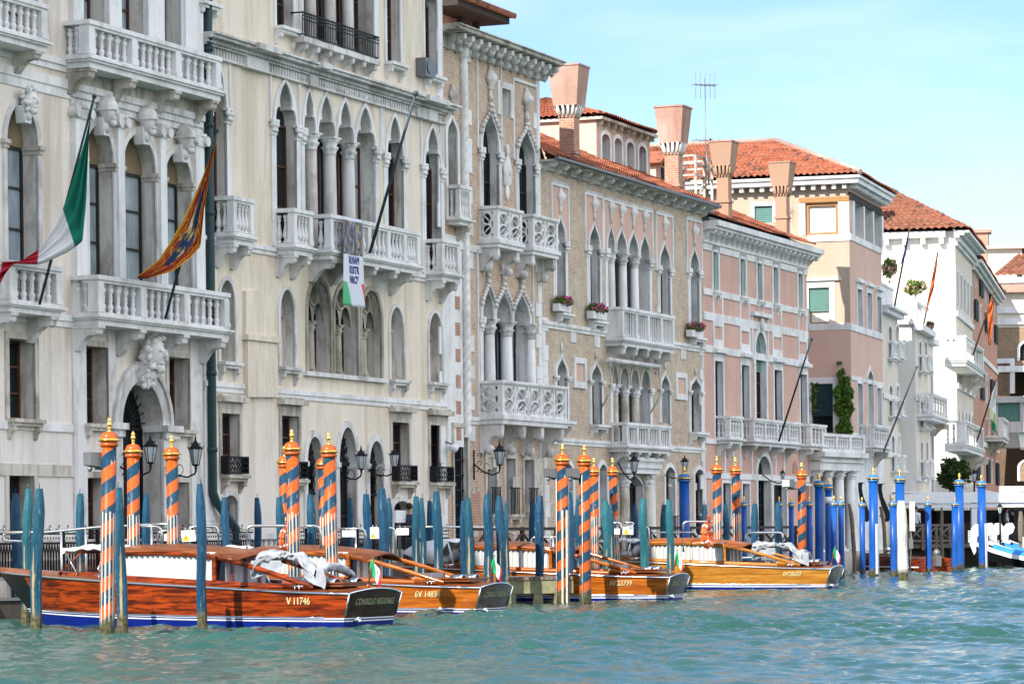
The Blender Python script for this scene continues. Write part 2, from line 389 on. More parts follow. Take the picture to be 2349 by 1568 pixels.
class Bld:
    def __init__(s, name, label, fac, cat='palace', wallmat='cream', revmat='reveal'):
        s.f = fac; s.root = thing(name, label, cat, (fac.o.x, fac.o.y, 0), fac.yaw()); s.holes = []; s.wm = wallmat; s.rm = revmat; s.dk = .68
    def A(s, t, x, y, off=0.0): return s.f.A(t, x, y, off)
    def U(s, t, x, y, off=0.0): return s.f.A(t, x, y, off)[0]
    def Z(s, t, x, y, off=0.0): return s.f.A(t, x, y, off)[1]
    def part(s, name, mb, mats, parent=None, label=None): return mb.build(name, [M[q] for q in (mats if isinstance(mats, (list, tuple)) else [mats])], parent or s.root, label)
    def win(s, t, xl, xr, yt, ys, yb, kind='rect', depth=.45, pane='pane', frame='frame', sur=None, proud=.05, smat='stone', sill=None, head=None, mull=(1, 2), name='window', label=None, ogee=None):
        xm = (xl + xr) / 2
        u0, u1 = s.U(t, xl, ys), s.U(t, xr, ys); zt = s.Z(t, xm, yt); zs = s.Z(t, xr, ys); z0 = s.Z(t, xr, yb)
        return s.winu(u0, u1, z0, zs, zt, kind, depth, pane, frame, sur, proud, smat, sill, head, mull, name, label, ogee)
    def winu(s, u0, u1, z0, zs, zt, kind='rect', depth=.45, pane='pane', frame='frame', sur=None, proud=.05, smat='stone', sill=None, head=None, mull=(1, 2), name='window', label=None, ogee=None):
        if depth >= .4: depth *= s.dk
        o = outline(kind, u0, u1, z0, zs, zt); s.holes.append(o)
        b = MB(); fw = .07; y = depth - .08; top = zt if kind == 'rect' else zs
        for a in (u0, u1 - fw): b.box(a, a + fw, y, y + .07, z0, top)
        b.box(u0 + fw, u1 - fw, y, y + .07, z0, z0 + fw); b.box(u0 + fw, u1 - fw, y, y + .07, top - fw, top)
        for i in range(mull[0]):
            a = u0 + (u1 - u0) * (i + 1) / (mull[0] + 1); b.box(a - .03, a + .03, y + .005, y + .065, z0 + fw, top - fw)
        for i in range(mull[1]):
            a = z0 + (top - z0) * (i + 1) / (mull[1] + 1); b.box(u0 + fw, u1 - fw, y + .01, y + .06, a - .025, a + .025)
        wn = s.part(name, b, frame, None, label)
        s.part('pane', MB().prism(o, depth - .02, depth + .02), pane, wn)
        if sur:
            oo = outer_of(kind, u0, u1, z0, zs, zt, sur); 
            q = MB()
            if len(oo) == len(o): q.ring(o, oo, -proud, .03)
            s.part('surround', q, smat, wn)
        if sill:
            q = MB(); e = .12; d = sill
            q.box(u0 - e, u1 + e, -d, .02, z0 - .09, z0); q.box(u0 - e + .04, u1 + e - .04, -d * .75, .02, z0 - .17, z0 - .09)
            for a in (u0 - e + .06, u1 + e - .2): q.prism(bracket_prof(d * .7, .32, z0 - .17), a, a + .14, ax='x')
            s.part('sill', q, smat, wn)
        if head:
            q = MB(); e = .14; zt_ = zt + (sur or .1)
            q.box(u0 - e, u1 + e, -.05, .02, zt_, zt_ + .16); q.box(u0 - e - .08, u1 + e + .08, -head, .02, zt_ + .16, zt_ + .30); q.box(u0 - e - .03, u1 + e + .03, -head * .6, .02, zt_ + .30, zt_ + .36)
            s.part('lintel', q, smat, wn)
        if ogee:
            s.part('finial', finial(MB(), (u0 + u1) / 2, zt + (sur or 0), ogee), smat, wn)
        return wn
    def group(s, lights, z0, zs, zt, kind='tref', depth=.5, pane='pane', frame='frame', sur=.12, proud=.06, smat='stone', cr=.15, cap=.4, colmat='stone', name='window', ends=True, mull=2):
        """several lights over columns; lights = [(u0,u1)...]"""
        depth *= .85; o = [(lights[0][0], z0)]
        for a, b in lights: o += arch(kind, a, b, zs, zt)
        o.append((lights[-1][1], z0)); s.holes.append(o)
        b = MB(); y = depth - .08
        for a, q in lights:
            b.box(a, a + .06, y, y + .07, z0, zs); b.box(q - .06, q, y, y + .07, z0, zs)
            for i in range(mull):
                z = z0 + (zs - z0) * (i + 1) / (mull + 1); b.box(a + .06, q - .06, y + .01, y + .06, z - .025, z + .025)
            b.box(a, q, y, y + .07, zs - .07, zs)
        wn = s.part(name, b, frame)
        pb = MB(); pb.prism(o, depth - .02, depth + .02); s.part('pane', pb, pane, wn)
        if sur:
            q = MB()
            for i, (a, e) in enumerate(lights):
                ia = arch(kind, a, e, zs, zt); oa = arch('point' if kind == 'tref' else kind, a - sur, e + sur, zs, zt + sur * 1.2)
                q.ring(ia, oa, -proud - .004 * i, .03 + .002 * i)
            s.part('surround', q, smat, wn)
        for i in range(len(lights) - 1):
            u = (lights[i][1] + lights[i + 1][0]) / 2; s.column(u, .16, z0, zs, cr, cap, colmat)
        return wn
    def column(s, u, y, z0, z1, r, cap, mat='stone', capmat='stone'):
        b = MB(); h = z1 - z0 - cap
        b.box(u - r * 1.35, u + r * 1.35, y - r * 1.35, y + r * 1.35, z0, z0 + .08)
        b.lathe(u, y, [(r * 1.3, z0 + .08), (r * 1.3, z0 + .13), (r * 1.08, z0 + .17), (r * 1.15, z0 + .21), (r, z0 + .26), (r * 1.02, z0 + h * .4), (r * .9, z0 + h)], 14)
        cm = s.part('column', b, mat); k = MB(); capital_mb(k, u, y, z1 - cap, r * .92, cap); s.part('capital', k, capmat, cm); return cm
    def pilaster(s, u0, u1, z0, z1, proud=.12, cap=0.0, base=0.0, mat='stone', name='pilaster'):
        b = MB(); b.box(u0, u1, -proud, .02, z0, z1)
        if base: b.box(u0 - .06, u1 + .06, -proud - .07, .02, z0, z0 + base * .5); b.box(u0 - .03, u1 + .03, -proud - .04, .02, z0 + base * .5, z0 + base)
        if cap:
            b.box(u0 - .03, u1 + .03, -proud - .03, .02, z1 - cap, z1 - cap * .85); b.box(u0 - .08, u1 + .08, -proud - .08, .02, z1 - cap * .18, z1)
            for k in range(3):
                for j in range(2): b.ball(u0 + (u1 - u0) * (k + .5) / 3, -proud - .03, z1 - cap * (.68 - .32 * j), (u1 - u0) * .22, .07, cap * .18, 8, 0, .3, k)
            for a in (u0, u1): b.ball(a, -proud - .03, z1 - cap * .35, .08, .09, cap * .22, 8)
        return s.part(name, b, mat)
    def band(s, u0, u1, z0, z1, proud, mat='stone', name='string_course', steps=1):
        b = MB()
        if steps == 1: b.box(u0, u1, -proud, .02, z0, z1)
        else:
            for i in range(steps):
                b.box(u0, u1, -proud * (i + 1) / steps, .02, z0 + (z1 - z0) * i / steps, z0 + (z1 - z0) * (i + 1) / steps)
        return s.part(name, b, mat)
    def balcony(s, u0, u1, z, h, p, slab=.2, ped=(), nb=4, brk=(), bh=.55, bw=.24, style='double', mat='stone_w', side=2, pw=.22, name='balcony', slabmat=None, bmat='stone_d'):
        b = MB(); b.box(u0 - .05, u1 + .05, -p - .05, .02, z - slab * .45, z); b.box(u0 + .02, u1 - .02, -p + .02, .02, z - slab, z - slab * .45); b.box(u0 - .1, u1 + .1, -p - .1, .02, z - .06, z - .002)
        bo = s.part(name, b, slabmat or mat)
        r = MB(); e = .03; t = .11
        r.box(u0 - e, u1 + e, -p - e, -p + pw + e, z + h - t, z + h)
        for a in (u0, u1 - pw): r.box(a - e + .002, a + pw + e - .002, -p + pw + e, .02, z + h - t + .001, z + h - .001)
        r.box(u0 + .01, u1 - .01, -p + .01, -p + pw - .01, z + h - t - .07, z + h - t)
        s.part('handrail', r, mat, bo)
        k = MB(); k.box(u0, u1, -p, -p + pw, z, z + .07); s.part('plinth', k, mat, bo)
        us = sorted([u0] + [a - pw / 2 for a in ped] + [u1 - pw])
        for a in us:
            q = MB(); q.box(a, a + pw, -p, -p + pw, z + .07, z + h - t - .07); q.box(a - .02, a + pw + .02, -p - .02, -p + pw + .02, z + .07, z + .19); s.part('pedestal', q, mat, bo)
        hb = h - t - .07 - .07
        me = baluster(style, hb, mat)
        for i in range(len(us) - 1):
            a, q = us[i] + pw, us[i + 1]; n = nb[i] if isinstance(nb, (list, tuple)) else nb
            for j in range(n): inst('baluster', me, bo, (a + (q - a) * (j + .5) / n, -p + pw / 2, z + .07))
        for j in range(side):
            yy = -p + pw + (p - pw) * (j + .5) / side
            for uu in ((u0 + pw / 2,) if side < 3 else (u0 + pw / 2, u1 - pw / 2)): inst('baluster', me, bo, (uu, yy, z + .07))
        if side:
            q = MB()
            for a in (u0, u1 - pw): q.box(a + .02, a + pw - .02, -p + pw, .02, z, z + .07)
            s.part('side_plinth', q, mat, bo)
        for a in brk:
            q = MB(); q.prism(bracket_prof(p * .92, bh, z - slab), a - bw / 2, a + bw / 2, ax='x')
            q.box(a - bw / 2 - .02, a + bw / 2 + .02, -p * .98, .02, z - slab - .08, z - slab - .001)
            s.part('bracket', q, bmat, bo)
        return bo
    def finish(s, u0, u1, z0, z1, back=10.0, roof=None, endmat=None, wall_label=None, side0=True):
        b = MB(); 
        polys = [(u0, z0), (u0, z1), (u1, z1), (u1, z0)]
        b.wall(polys, s.holes, 0.0, .95, 0, 1)
        y1 = back
        if side0: b.add([(u0, 0, z0), (u0, y1, z0), (u0, y1, z1), (u0, 0, z1)], [(0, 1, 2, 3)], 2)
        b.add([(u1, 0, z0), (u1, y1, z0), (u1, y1, z1), (u1, 0, z1)], [(0, 1, 2, 3)], 2)
        b.add([(u0, y1, z0), (u1, y1, z0), (u1, y1, z1), (u0, y1, z1)], [(0, 1, 2, 3)], 2)
        b.add([(u0, 0, z1), (u1, 0, z1), (u1, y1, z1), (u0, y1, z1)], [(0, 1, 2, 3)], 2)
        return s.part('wall', b, [s.wm, s.rm, endmat or s.wm], None, wall_label)
def finial(b, u, z, k=1.0):
    b.lathe(u, -.06, [(.05 * k, z - .1), (.06 * k, z + .12 * k), (.04 * k, z + .2 * k), (.10 * k, z + .25 * k), (.05 * k, z + .3 * k), (.16 * k, z + .42 * k), (.17 * k, z + .52 * k), (.08 * k, z + .66 * k), (.03 * k, z + .8 * k)], 12, 0, True, lambda a, q: 1 + (.2 * math.cos(4 * a) if q > 4 else 0))
    return b
def head_mb(b, u, z, k=1.0, helmet=True):
    """a carved keystone head looking out from the wall"""
    b.ball(u, -.24 * k, z, .15 * k, .18 * k, .21 * k, 14)
    b.ball(u, -.42 * k, z - .01 * k, .035 * k, .06 * k, .06 * k, 8); b.ball(u, -.37 * k, z - .13 * k, .06 * k, .05 * k, .03 * k, 8); b.ball(u, -.33 * k, z - .21 * k, .09 * k, .09 * k, .08 * k, 8, 0, .5, 3)
    for q in (-1, 1): b.ball(u + q * .06 * k, -.395 * k, z + .05 * k, .04 * k, .03 * k, .025 * k, 8)
    if helmet:
        b.ball(u, -.22 * k, z + .1 * k, .19 * k, .22 * k, .2 * k, 14); b.ball(u, -.2 * k, z + .05 * k, .2 * k, .28 * k, .05 * k, 14)
        b.ball(u, -.2 * k, z + .26 * k, .04 * k, .2 * k, .09 * k, 10)
    else:
        for i in range(54):
            a = random.uniform(0, 6.28); rr = random.uniform(.11, .25) * k
            b.ball(u + rr * math.cos(a), -.14 * k - random.uniform(0, .16) * k, z + .04 * k + rr * math.sin(a) * 1.15, .035 * k, .07 * k, .055 * k, 6, 0, .5, i)
    b.prism([(u - .12 * k, z - .45 * k), (u - .17 * k, z - .1 * k), (u + .17 * k, z - .1 * k), (u + .12 * k, z - .45 * k)], -.2 * k, .02)
    b.ball(u, -.17 * k, z - .28 * k, .13 * k, .13 * k, .12 * k, 10, 0, .2)
# ------------------------------------------------------------------ street plan
Q0 = pl(1042, 100.0)
FA = Fac(Q0, 4150)                                   # line of the two pale palaces
def on(fac, px, off=0):                              # plan point where that column of the picture meets the facade
    u, _ = fac.uz(px, HY, off); q = fac.W(u, off); return (q.x, q.y)
QZ = .85                                             # height of the quay
# ================================================================== palace with the flags (nearest)
B = Bld('palace', 'cream stucco palace with carved soldier heads over its arches, nearest of the row', FA, 'palace', 'cream', 'reveal'); B.dk = 1.1
UL, UR = FA.uz(-700, HY)[0], FA.uz(470, HY)[0]  # unseen left end of the palace lengthened to block the sun
ZT = 19.5
P_ = .75
# main storey: three arched doors and one more to the left
zfl = B.Z('M1', 600, 470, P_)                         # slab top of the big balcony
zr = B.Z('M1', 600, 226, P_)
def arched(xl, xr, yt, ys, tagn='T1'):
    u0, u1 = B.U(tagn, xl, ys), B.U(tagn, xr, ys); zt = B.Z(tagn, (xl + xr) / 2, yt); zs = B.Z(tagn, xr, ys)
    w_ = B.winu(u0, u1, zfl, zs, zt, 'round', .42, 'pane_c', 'frame_d', .16, .05, 'stone', mull=(1, 3))
    b = MB()
    for a, q in ((u0 - .2, u0 + .02), (u1 - .02, u1 + .2)): b = MB(); b.box(a, q, -.09, .4, zs - .16, zs); b.box(a - .03, q + .03, -.13, .4, zs - .06, zs + .04); B.part('impost', b, 'stone_d', w_)
    # plastered lunette behind the arch
    B.part('lunette', MB().prism(arch('round', u0, u1, zs, zt), .36, .40), 'lunette', w_)
    return u0, u1, zs, zt
M['lunette'] = plain('ochre_lunette', (.20, .15, .09), .85, var=.3, vs=2)
gs = [arched(515, 688, 770, 1010), arched(745, 948, 826, 1072), arched(1003, 1166, 935, 1130)]
arched(35, 225, 640, 905)
for (u0, u1, zs, zt), hx in zip(gs, ((625, 715), (880, 775), (1120, 845))):
    b = MB(); head_mb(b, (u0 + u1) / 2, zt + .30, 1.25); B.part('carved_head', b, 'stone')
u_, z_ = B.A('T1', 120, 610); b = MB(); head_mb(b, u_, z_ - .05, 1.15, False); B.part('carved_head', b, 'stone_w')
zcap = B.Z('T1', 470, 640)
pls = [(B.U('T1', 432, 700), B.U('T1', 512, 700))] + [(gs[i][1] + .07, gs[i + 1][0] - .07) for i in range(2)] + [(gs[2][1] + .05, B.U('T1', 1222, 900))]
zc = [B.Z('T1', 470, 640), B.Z('T1', 735, 700), B.Z('T1', 985, 770), B.Z('T1', 1200, 830)]
zcm = sum(zc) / 4
for a, q in pls:
    b = MB(); b.box(a, q, -.14, .02, zfl, zcm - .32); b.box(a - .07, q + .07, -.22, .02, zfl, zfl + .16); b.box(a - .03, q + .03, -.18, .02, zfl + .16, zfl + .28)
    pm = B.part('pilaster', b, 'stone_w')
    k = MB(); k.box(a - .05, q + .05, -.2, .02, zcm - .08, zcm)
    for e in (a - .02, q + .02):
        k.lathe(0, 0, [(.02, -.2), (.13, -.2), (.13, .16), (.02, .16)], 12, 0, False); k.xf(Matrix.Translation((e, -.1, zcm - .2)) @ Matrix.Rotation(R(90), 4, 'X'), len(k.v) - 12 * 6 )
    k.box(a, q, -.17, .02, zcm - .34, zcm - .08); B.part('ionic_capital', k, 'stone', pm)
ub0, ub1 = pls[0][0] - .05, pls[-1][1] + .05
B.band(ub0, ub1, zcm, zcm + .5, .16, 'stone', 'entablature', 3)
b = MB(); b.box(ub0 + .05, ub1 - .05, -.08, .02, zcm + .5, zcm + 1.05); B.part('frieze', b, 'stone_d')
# big balcony of the main floor
bu0, bu1 = B.U('M1', 600, 226, P_), B.U('M1', 1405, 345, P_)
brk = [B.U('M1', x, y, .3) for x, y in ((560, 560), (830, 590), (1085, 620), (1300, 650))]
pw_ = bu1 - bu0
B.balcony(bu0, bu1, zfl, zr - zfl, P_, .24, [bu0 + pw_ * .33, bu0 + pw_ * .66], [5, 6, 5], [bu0 + .2, bu0 + pw_ * .33, bu0 + pw_ * .66, bu1 - .25], .62, .3, 'double', 'stone_w', 2, .28, bmat='stone')
# small balcony to the left
bu0, bu1 = B.U('M1', 60, 165, P_), B.U('M1', 380, 205, P_)
B.balcony(bu0, bu1, zfl + .05, zr - zfl, P_, .22, [], [5], [bu0 + .25, bu1 - .3], .6, .26, 'double', 'stone_w', 2, .26, bmat='stone')
# upper balconies and windows
P2 = .7
z2 = B.Z('T1', 580, 352, P2); zr2 = B.Z('T1', 580, 128, P2)
bu0, bu1 = B.U('T1', 545, 128, P2), B.U('T1', 1355, 372, P2); pw_ = bu1 - bu0
B.balcony(bu0, bu1, z2, zr2 - z2, P2, .26, [bu0 + pw_ * .33, bu0 + pw_ * .66], [5, 6, 5], [bu0 + .22, bu0 + pw_ * .33, bu0 + pw_ * .66, bu1 - .3], .6, .3, 'double', 'stone_w', 2, .28, bmat='stone_d')
bu0, bu1 = B.U('T1', -120, 20, P2), B.U('T1', 290, 72, P2)
B.balcony(bu0, bu1, z2 + .05, zr2 - z2, P2, .24, [], [8], [bu0 + .3, bu1 - .35], .5, .26, 'double', 'stone_w', 2, .26)
for xl, xr, y in ((490, 645, 110), (725, 882, 170), (985, 1105, 240)):
    u0, u1 = B.U('T1', xl, y), B.U('T1', xr, y)
    B.winu(u0, u1, z2, z2 + 2.6, z2 + 3.1, 'round', .45, 'pane_c', 'frame', .14, .05, 'stone_w', mull=(1, 2))
B.winu(B.U('T1', 35, 10), B.U('T1', 225, 10), z2, z2 + 2.6, z2 + 3.1, 'round', .45, 'pane_c', 'frame', .14, .05, 'stone_w', mull=(1, 2))
for xa, xb, y in ((640, 722, 150), (880, 985, 220), (1110, 1222, 290), (420, 488, 70)):
    B.pilaster(B.U('T1', xa, y) + .02, B.U('T1', xb, y) - .02, z2, z2 + 3.4, .13, 0, .3, 'stone_w')
B.band(UL, ub0, zcm + .1, zcm + .55, .07, 'stone_w', 'string_course', 2)
B.band(UL, UR, z2 - .35, z2 - .05, .09, 'stone_w', 'string_course', 2)
B.band(UL, UR, zfl - .3, zfl, .08, 'stone_w', 'string_course', 2)
# mezzanine windows, portal
B.win('M1', 50, 210, 622, 800, 1115, 'rect', .42, 'pane', 'frame', .16, .04, 'stone_d', .25)
for xl, xr, yt, yb in ((520, 656, 668, 1145), (1030, 1156, 735, 1180)):
    B.win('M1', xl, xr, yt, 900, yb, 'rect', .45, 'pane', 'frame', .14, .04, 'stone_d', .22)
u0, u1 = B.U('M1', 735, 1160), B.U('M1', 985, 1160); zs = B.Z('M1', 985, 1165); zt = B.Z('M1', 860, 880)
dw = B.winu(u0, u1, QZ, zs, zt, 'round', .55, 'pane', 'iron', .34, .08, 'stone', mull=(3, 2), name='portal')
b = MB()
um = (u0 + u1) / 2
for i in range(13):
    a = math.pi * (i + .5) / 13; rr = (u1 - u0) / 2
    b.tube([(um + .25 * math.cos(a), .44, zs + .06 + .2 * math.sin(a)), (um + rr * .97 * math.cos(a), .44, zs + (zt - zs) * .97 * math.sin(a))], .018, 5)
for k in (.45, .75): b.tube([(um + rr * k * math.cos(math.pi * i / 14), .44, zs + (zt - zs) * k * math.sin(math.pi * i / 14)) for i in range(15)], .016, 5)
B.part('fanlight_grille', b, 'iron', dw)
b = MB(); o1 = arch('round', u0 - .34, u1 + .34, zs, zt + .34); o2 = arch('round', u0 - .48, u1 + .48, zs, zt + .48); b.ring(o1, o2, -.14, .02)
for a, q in ((u0 - .75, u0), (u1, u1 + .75)): b.box(a, q, -.16, .5, zs - .28, zs); b.box(a - .05, q + .05, -.24, .5, zs - .1, zs + .06)
B.part('archivolt', b, 'stone', dw)
ul_, zl_ = B.A('M1', 880, 770, .3)
b = MB(); head_mb(b, um, zt + .66, 1.7, False)
for i in range(46): b.ball(um + random.uniform(-.26, .26), -.2 - random.uniform(0, .14), zt + random.uniform(-.14, .45), .055, .08, .085, 7, 0, .6, i)
B.part('carved_lion', b, 'stone_w')
z3 = B.Z('M1', 650, 1475)
for xl, xr, yt in ((50, 205, 1452), (520, 652, 1472), (1026, 1152, 1498)):
    u0, u1 = B.U('M1', xl, yt), B.U('M1', xr, yt); zt = B.Z('M1', xr, yt)
    B.winu(u0, u1, QZ + .5, zt, zt, 'rect', .42, 'pane', 'frame', .16, .035, 'stone_d')
B.band(UL, B.U('M1', 440, 1200), B.Z('M1', 300, 1185), B.Z('M1', 300, 1135), .05, 'stone_w')
for xa, xb, y in ((440, 520, 900), (656, 700, 900), (1158, 1226, 900)):
    B.pilaster(B.U('M1', xa, y), B.U('M1', xb, y), QZ, zfl - .3, .05, mat='stone', name='stone_strip')
B.band(UL, B.U('M1', 515, 1400), z3 + .02, z3 + .3, .045, 'stone_d')
B.band(UL, UR, QZ, QZ + .9, .10, 'stone_d', 'plinth')
B.finish(UL, UR, 0.2, ZT, 12, wall_label=None)
# roof over the frame keeps its shade on the canal
b = MB(); b.prism([(UL - .3, ZT - .01), (UR + .3, ZT - .01), (UR + .3, ZT + .3), (UL - .3, ZT + .3)], -.6, 12.2); B.part('eaves', b, 'stone_d')
# drainpipe
def pipe(b0, pts, r=.11):
    return MB().tube(pts, r, 10)
ud = B.U('T1', 1247, 300); 
t_ = MB(); t_.tube([(ud, -.13, ZT - .2), (ud, -.13, 9.0), (ud, -.13, 2.95), (ud + .12, -.16, 2.7), (ud + .95, -.3, 2.0), (ud + 1.05, -.3, 1.8), (ud + 1.05, -.3, QZ)], .12, 10)
for z in (4, 6, 8, 10.2, 12.5, 14.5): t_.tube([(ud, -.13, z), (ud, -.13, z + .12)], .14, 10)
B.part('drainpipe', t_, 'pipe')
# ================================================================== gothic pale palace
B = Bld('palace', 'yellowish cream gothic palace with pointed arches, between the flagged palace and the narrow brick one', FA, 'palace', 'cream2', 'reveal')
B2 = B
UL, UR = FA.uz(470, HY)[0] + .01, FA.uz(1026, HY)[0]
ZT = 21.5
zf = B.Z('T2', 570, 1500, .6)                          # balcony floor
P_ = .65
# main storey
cap = .42
def single(xl, xr, yt, ys):
    u0, u1 = B.U('T2', xl, ys), B.U('T2', xr, ys); zt, zs = B.Z('T2', (xl + xr) / 2, yt), B.Z('T2', xr, ys)
    B.winu(u0, u1, zf, zs, zt, 'tref', .5, 'pane', 'frame', .13, .06, 'stone_w', mull=(1, 2))
    for a, q in ((u0 - .26, u0), (u1, u1 + .26)): B.pilaster(a, q, zf, zs + .02, .05, cap, 0, 'stone_w')
    # square stone frame above
    b = MB()
    for a, q in ((u0 - .3, u0 - .2), (u1 + .2, u1 + .3)): b.box(a, q, -.045, .02, zs, zt + .35)
    b.box(u0 - .3, u1 + .3, -.05, .02, zt + .35, zt + .47); B.part('label_mould', b, 'stone_w')
    return zs, zt
zs, zt = single(455, 580, 505, 772)
single(60, 152, 392, 665); single(1140, 1236, 715, 966); single(1372, 1466, 782, 1032)
zs = B.Z('T2', 720, 815); zt = B.Z('T2', 665, 560)
ue = B.U('T2', 628, 815), B.U('T2', 1084, 920)
cols = [B.U('T2', x, y) for x, y in ((708, 850), (826, 880), (940, 910))]
ed = [ue[0]] + cols + [B.U('T2', 1062, 930)]
lights = [(ed[i] + (.09 if i else 0), ed[i + 1] - (.09 if i < 3 else 0)) for i in range(4)]
B.group(lights, zf, zs, zt, 'tref', .6, 'pane_c', 'frame', .10, .06, 'stone_w', .19, .5, 'marble')
for a, q in ((ue[0] - .22, ue[0]), (lights[-1][1], lights[-1][1] + .24)): B.pilaster(a, q, zf, zs + .02, .07, .46, 0, 'stone_w')
b = MB(); b.box(ue[0] - .3, ue[1] + .3, -.07, .02, zt + .3, zt + .42)
for a in [ue[0] - .3] + [ue[1] + .18]: b.box(a, a + .12, -.06, .02, zs, zt + .3)
for i in range(4): finial(b, (lights[i][0] + lights[i][1]) / 2, zt + .05, .4)
B.part('label_mould', b, 'stone_w')
# cornice with dentils and fluted frieze
zc0, zc1 = B.Z('T2', 700, 540), B.Z('T2', 700, 410)
hh = zc1 - zc0
b = MB(); b.box(UL, UR + .1, -.12, .02, zc0, zc0 + .1 * hh); b.box(UL, UR + .1, -.05, .02, zc0 + .1 * hh, zc0 + .48 * hh)
b.box(UL, UR + .15, -.16, .02, zc0 + .48 * hh, zc0 + .56 * hh); b.box(UL, UR + .2, -.22, .02, zc0 + .66 * hh, zc0 + .76 * hh); b.box(UL, UR + .3, -.42, .02, zc0 + .76 * hh, zc0 + .9 * hh); b.box(UL, UR + .35, -.5, .02, zc0 + .9 * hh, zc1)
x = UL
while x < UR:
    b.box(x, x + .07, -.09, .02, zc0 + .12 * hh, zc0 + .46 * hh); b.box(x, x + .09, -.26, .02, zc0 + .57 * hh, zc0 + .655 * hh); x += .17
B.part('cornice', b, 'stone')
for xa, xb in ((250, 380), (640, 690), (1300, 1420)):
    q0, q1 = B.U('T2', xa, 350 + (xa - 250) * .32), B.U('T2', xb, 350 + (xb - 250) * .32)
    b = MB(); b.box(q0, q1, -.2, .02, zc0 - .02, zc0 + .47 * hh); b.box(q0 - .05, q1 + .05, -.6, .02, zc0 + .765 * hh, zc1 + .02); B.part('cornice_break', b, 'stone')
# balconies
def bal(xw, t0, x0, y0, t1, x1, y1, ped, nb, brk, p=P_):
    u0, u1 = B.U(t0, x0, y0, p), B.U(t1, x1, y1, p)
    w_ = u1 - u0
    return B.balcony(u0, u1, zf, 1.02, p, .24, [u0 + w_ * k for k in ped], nb, [u0 + w_ * k for k in brk], .6, .22, 'vase', 'stone_w', 2, .2, bmat='stone')
bal(0, 'T2', 205, 1203, 'T2', 330, 1228, [], [4], [.14, .86], .6)
bal(0, 'T2', 575, 1282, 'T2', 692, 1300, [], [4], [.14, .86], .6)
bal(0, 'T2', 800, 1312, 'T2', 1348, 1452, [.2, .42, .64, .83], [4, 4, 4, 4, 4], [.05, .27, .5, .74, .93], .8)
bal(0, 'T2', 1482, 1472, 'T2', 1592, 1500, [], [4], [.14, .86], .6)
B.band(UL, UR, zf - .28, zf - .05, .1, 'stone_w', 'string_course', 2)
# mezzanine: round arched niche windows
def niche(xl, xr, yt, ys, yb):
    u0, u1 = B.U('M2', xl, ys), B.U('M2', xr, ys); zt = B.Z('M2', (xl + xr) / 2, yt); zs = B.Z('M2', xr, ys); z0 = B.Z('M2', xr, yb)
    B.winu(u0, u1, z0, zs, zt, 'round', .5, 'reveal', 'stone_d', .11, .05, 'stone', .24, mull=(0, 0))
niche(115, 208, 185, 345, 690); niche(485, 574, 242, 395, 722); niche(1160, 1240, 350, 492, 798); niche(1398, 1476, 385, 535, 815)
# mezzanine: three great arches, each of two small lights under a roundel
z0 = B.Z('M2', 800, 757)
for xl, xr, yt, ys in ((640, 808, 165, 390), (806, 975, 188, 415), (972, 1118, 222, 440)):
    u0, u1 = B.U('M2', xl, ys) + .02, B.U('M2', xr, ys) - .02; zt = B.Z('M2', (xl + xr) / 2, yt); zs = B.Z('M2', xr, ys)
    q0, q1 = u0 + .14, u1 - .14
    wn = B.winu(q0, q1, z0, zs, zt - .12, 'round', .75, 'pane', 'frame_d', .13, .05, 'stone_dd', mull=(1, 2))
    um = (q0 + q1) / 2
    oo = arch('round', q0, q1, zs, zt - .12, 12); r = (q1 - q0) / 2
    zc = zs + (zt - .12 - zs) * .58; rr = r * .33
    circ = [(um + rr * math.cos(2 * math.pi * i / 18), zc + rr * 1.1 * math.sin(2 * math.pi * i / 18)) for i in range(18)]
    la = arch('round', q0 + .06, um - .06, zs - .25, zs + (zt - zs) * .28, 8); lb = arch('round', um + .06, q1 - .06, zs - .25, zs + (zt - zs) * .28, 8)
    t = MB(); low = [(q0, zs - .25)] + oo + [(q1, zs - .25)] + list(reversed(lb)) + list(reversed(la))
    t.wall(low, [circ], .18, .16); B.part('tracery', t, 'stone_dd', wn)
    k = MB(); o2 = [(um + rr * 1.25 * math.cos(2 * math.pi * i / 18), zc + rr * 1.35 * math.sin(2 * math.pi * i / 18)) for i in range(18)]
    k.ring(circ, o2, .13, .2, closed=True); B.part('roundel', k, 'stone_dd', wn)
    B.column(um, .27, z0, zs - .25, .13, .3, 'stone_dd', 'stone_dd')
b = MB(); b.box(B.U('M2', 632, 740), B.U('M2', 1130, 795), -.14, .02, z0 - .12, z0); B.part('long_sill', b, 'stone')
# string course and the low relief flue
zb = B.Z('M2', 900, 905)
B.band(B.U('M2', 455, 870), UR, zb - .16, zb + .1, .08, 'stone_w', 'string_course', 2)
B.band(UL, B.U('M2', 262, 860), zb - .12, zb + .14, .08, 'stone_w', 'string_course', 2)
pts = [B.A('M2', x, y) for x, y in ((262, 530), (262, 250), (345, 250), (448, 530))]
b = MB(); b.prism(pts, -.10, .02); pts = [B.A('M2', x, y) for x, y in ((268, 900), (268, 545), (448, 545), (452, 900))]
b.prism(pts, -.13, .02); u0, z_ = B.A('M2', 256, 525); b.box(u0, B.U('M2', 455, 545), -.2, .02, z_ - .1, z_ + .05)
B.part('flue', b, 'cream2')
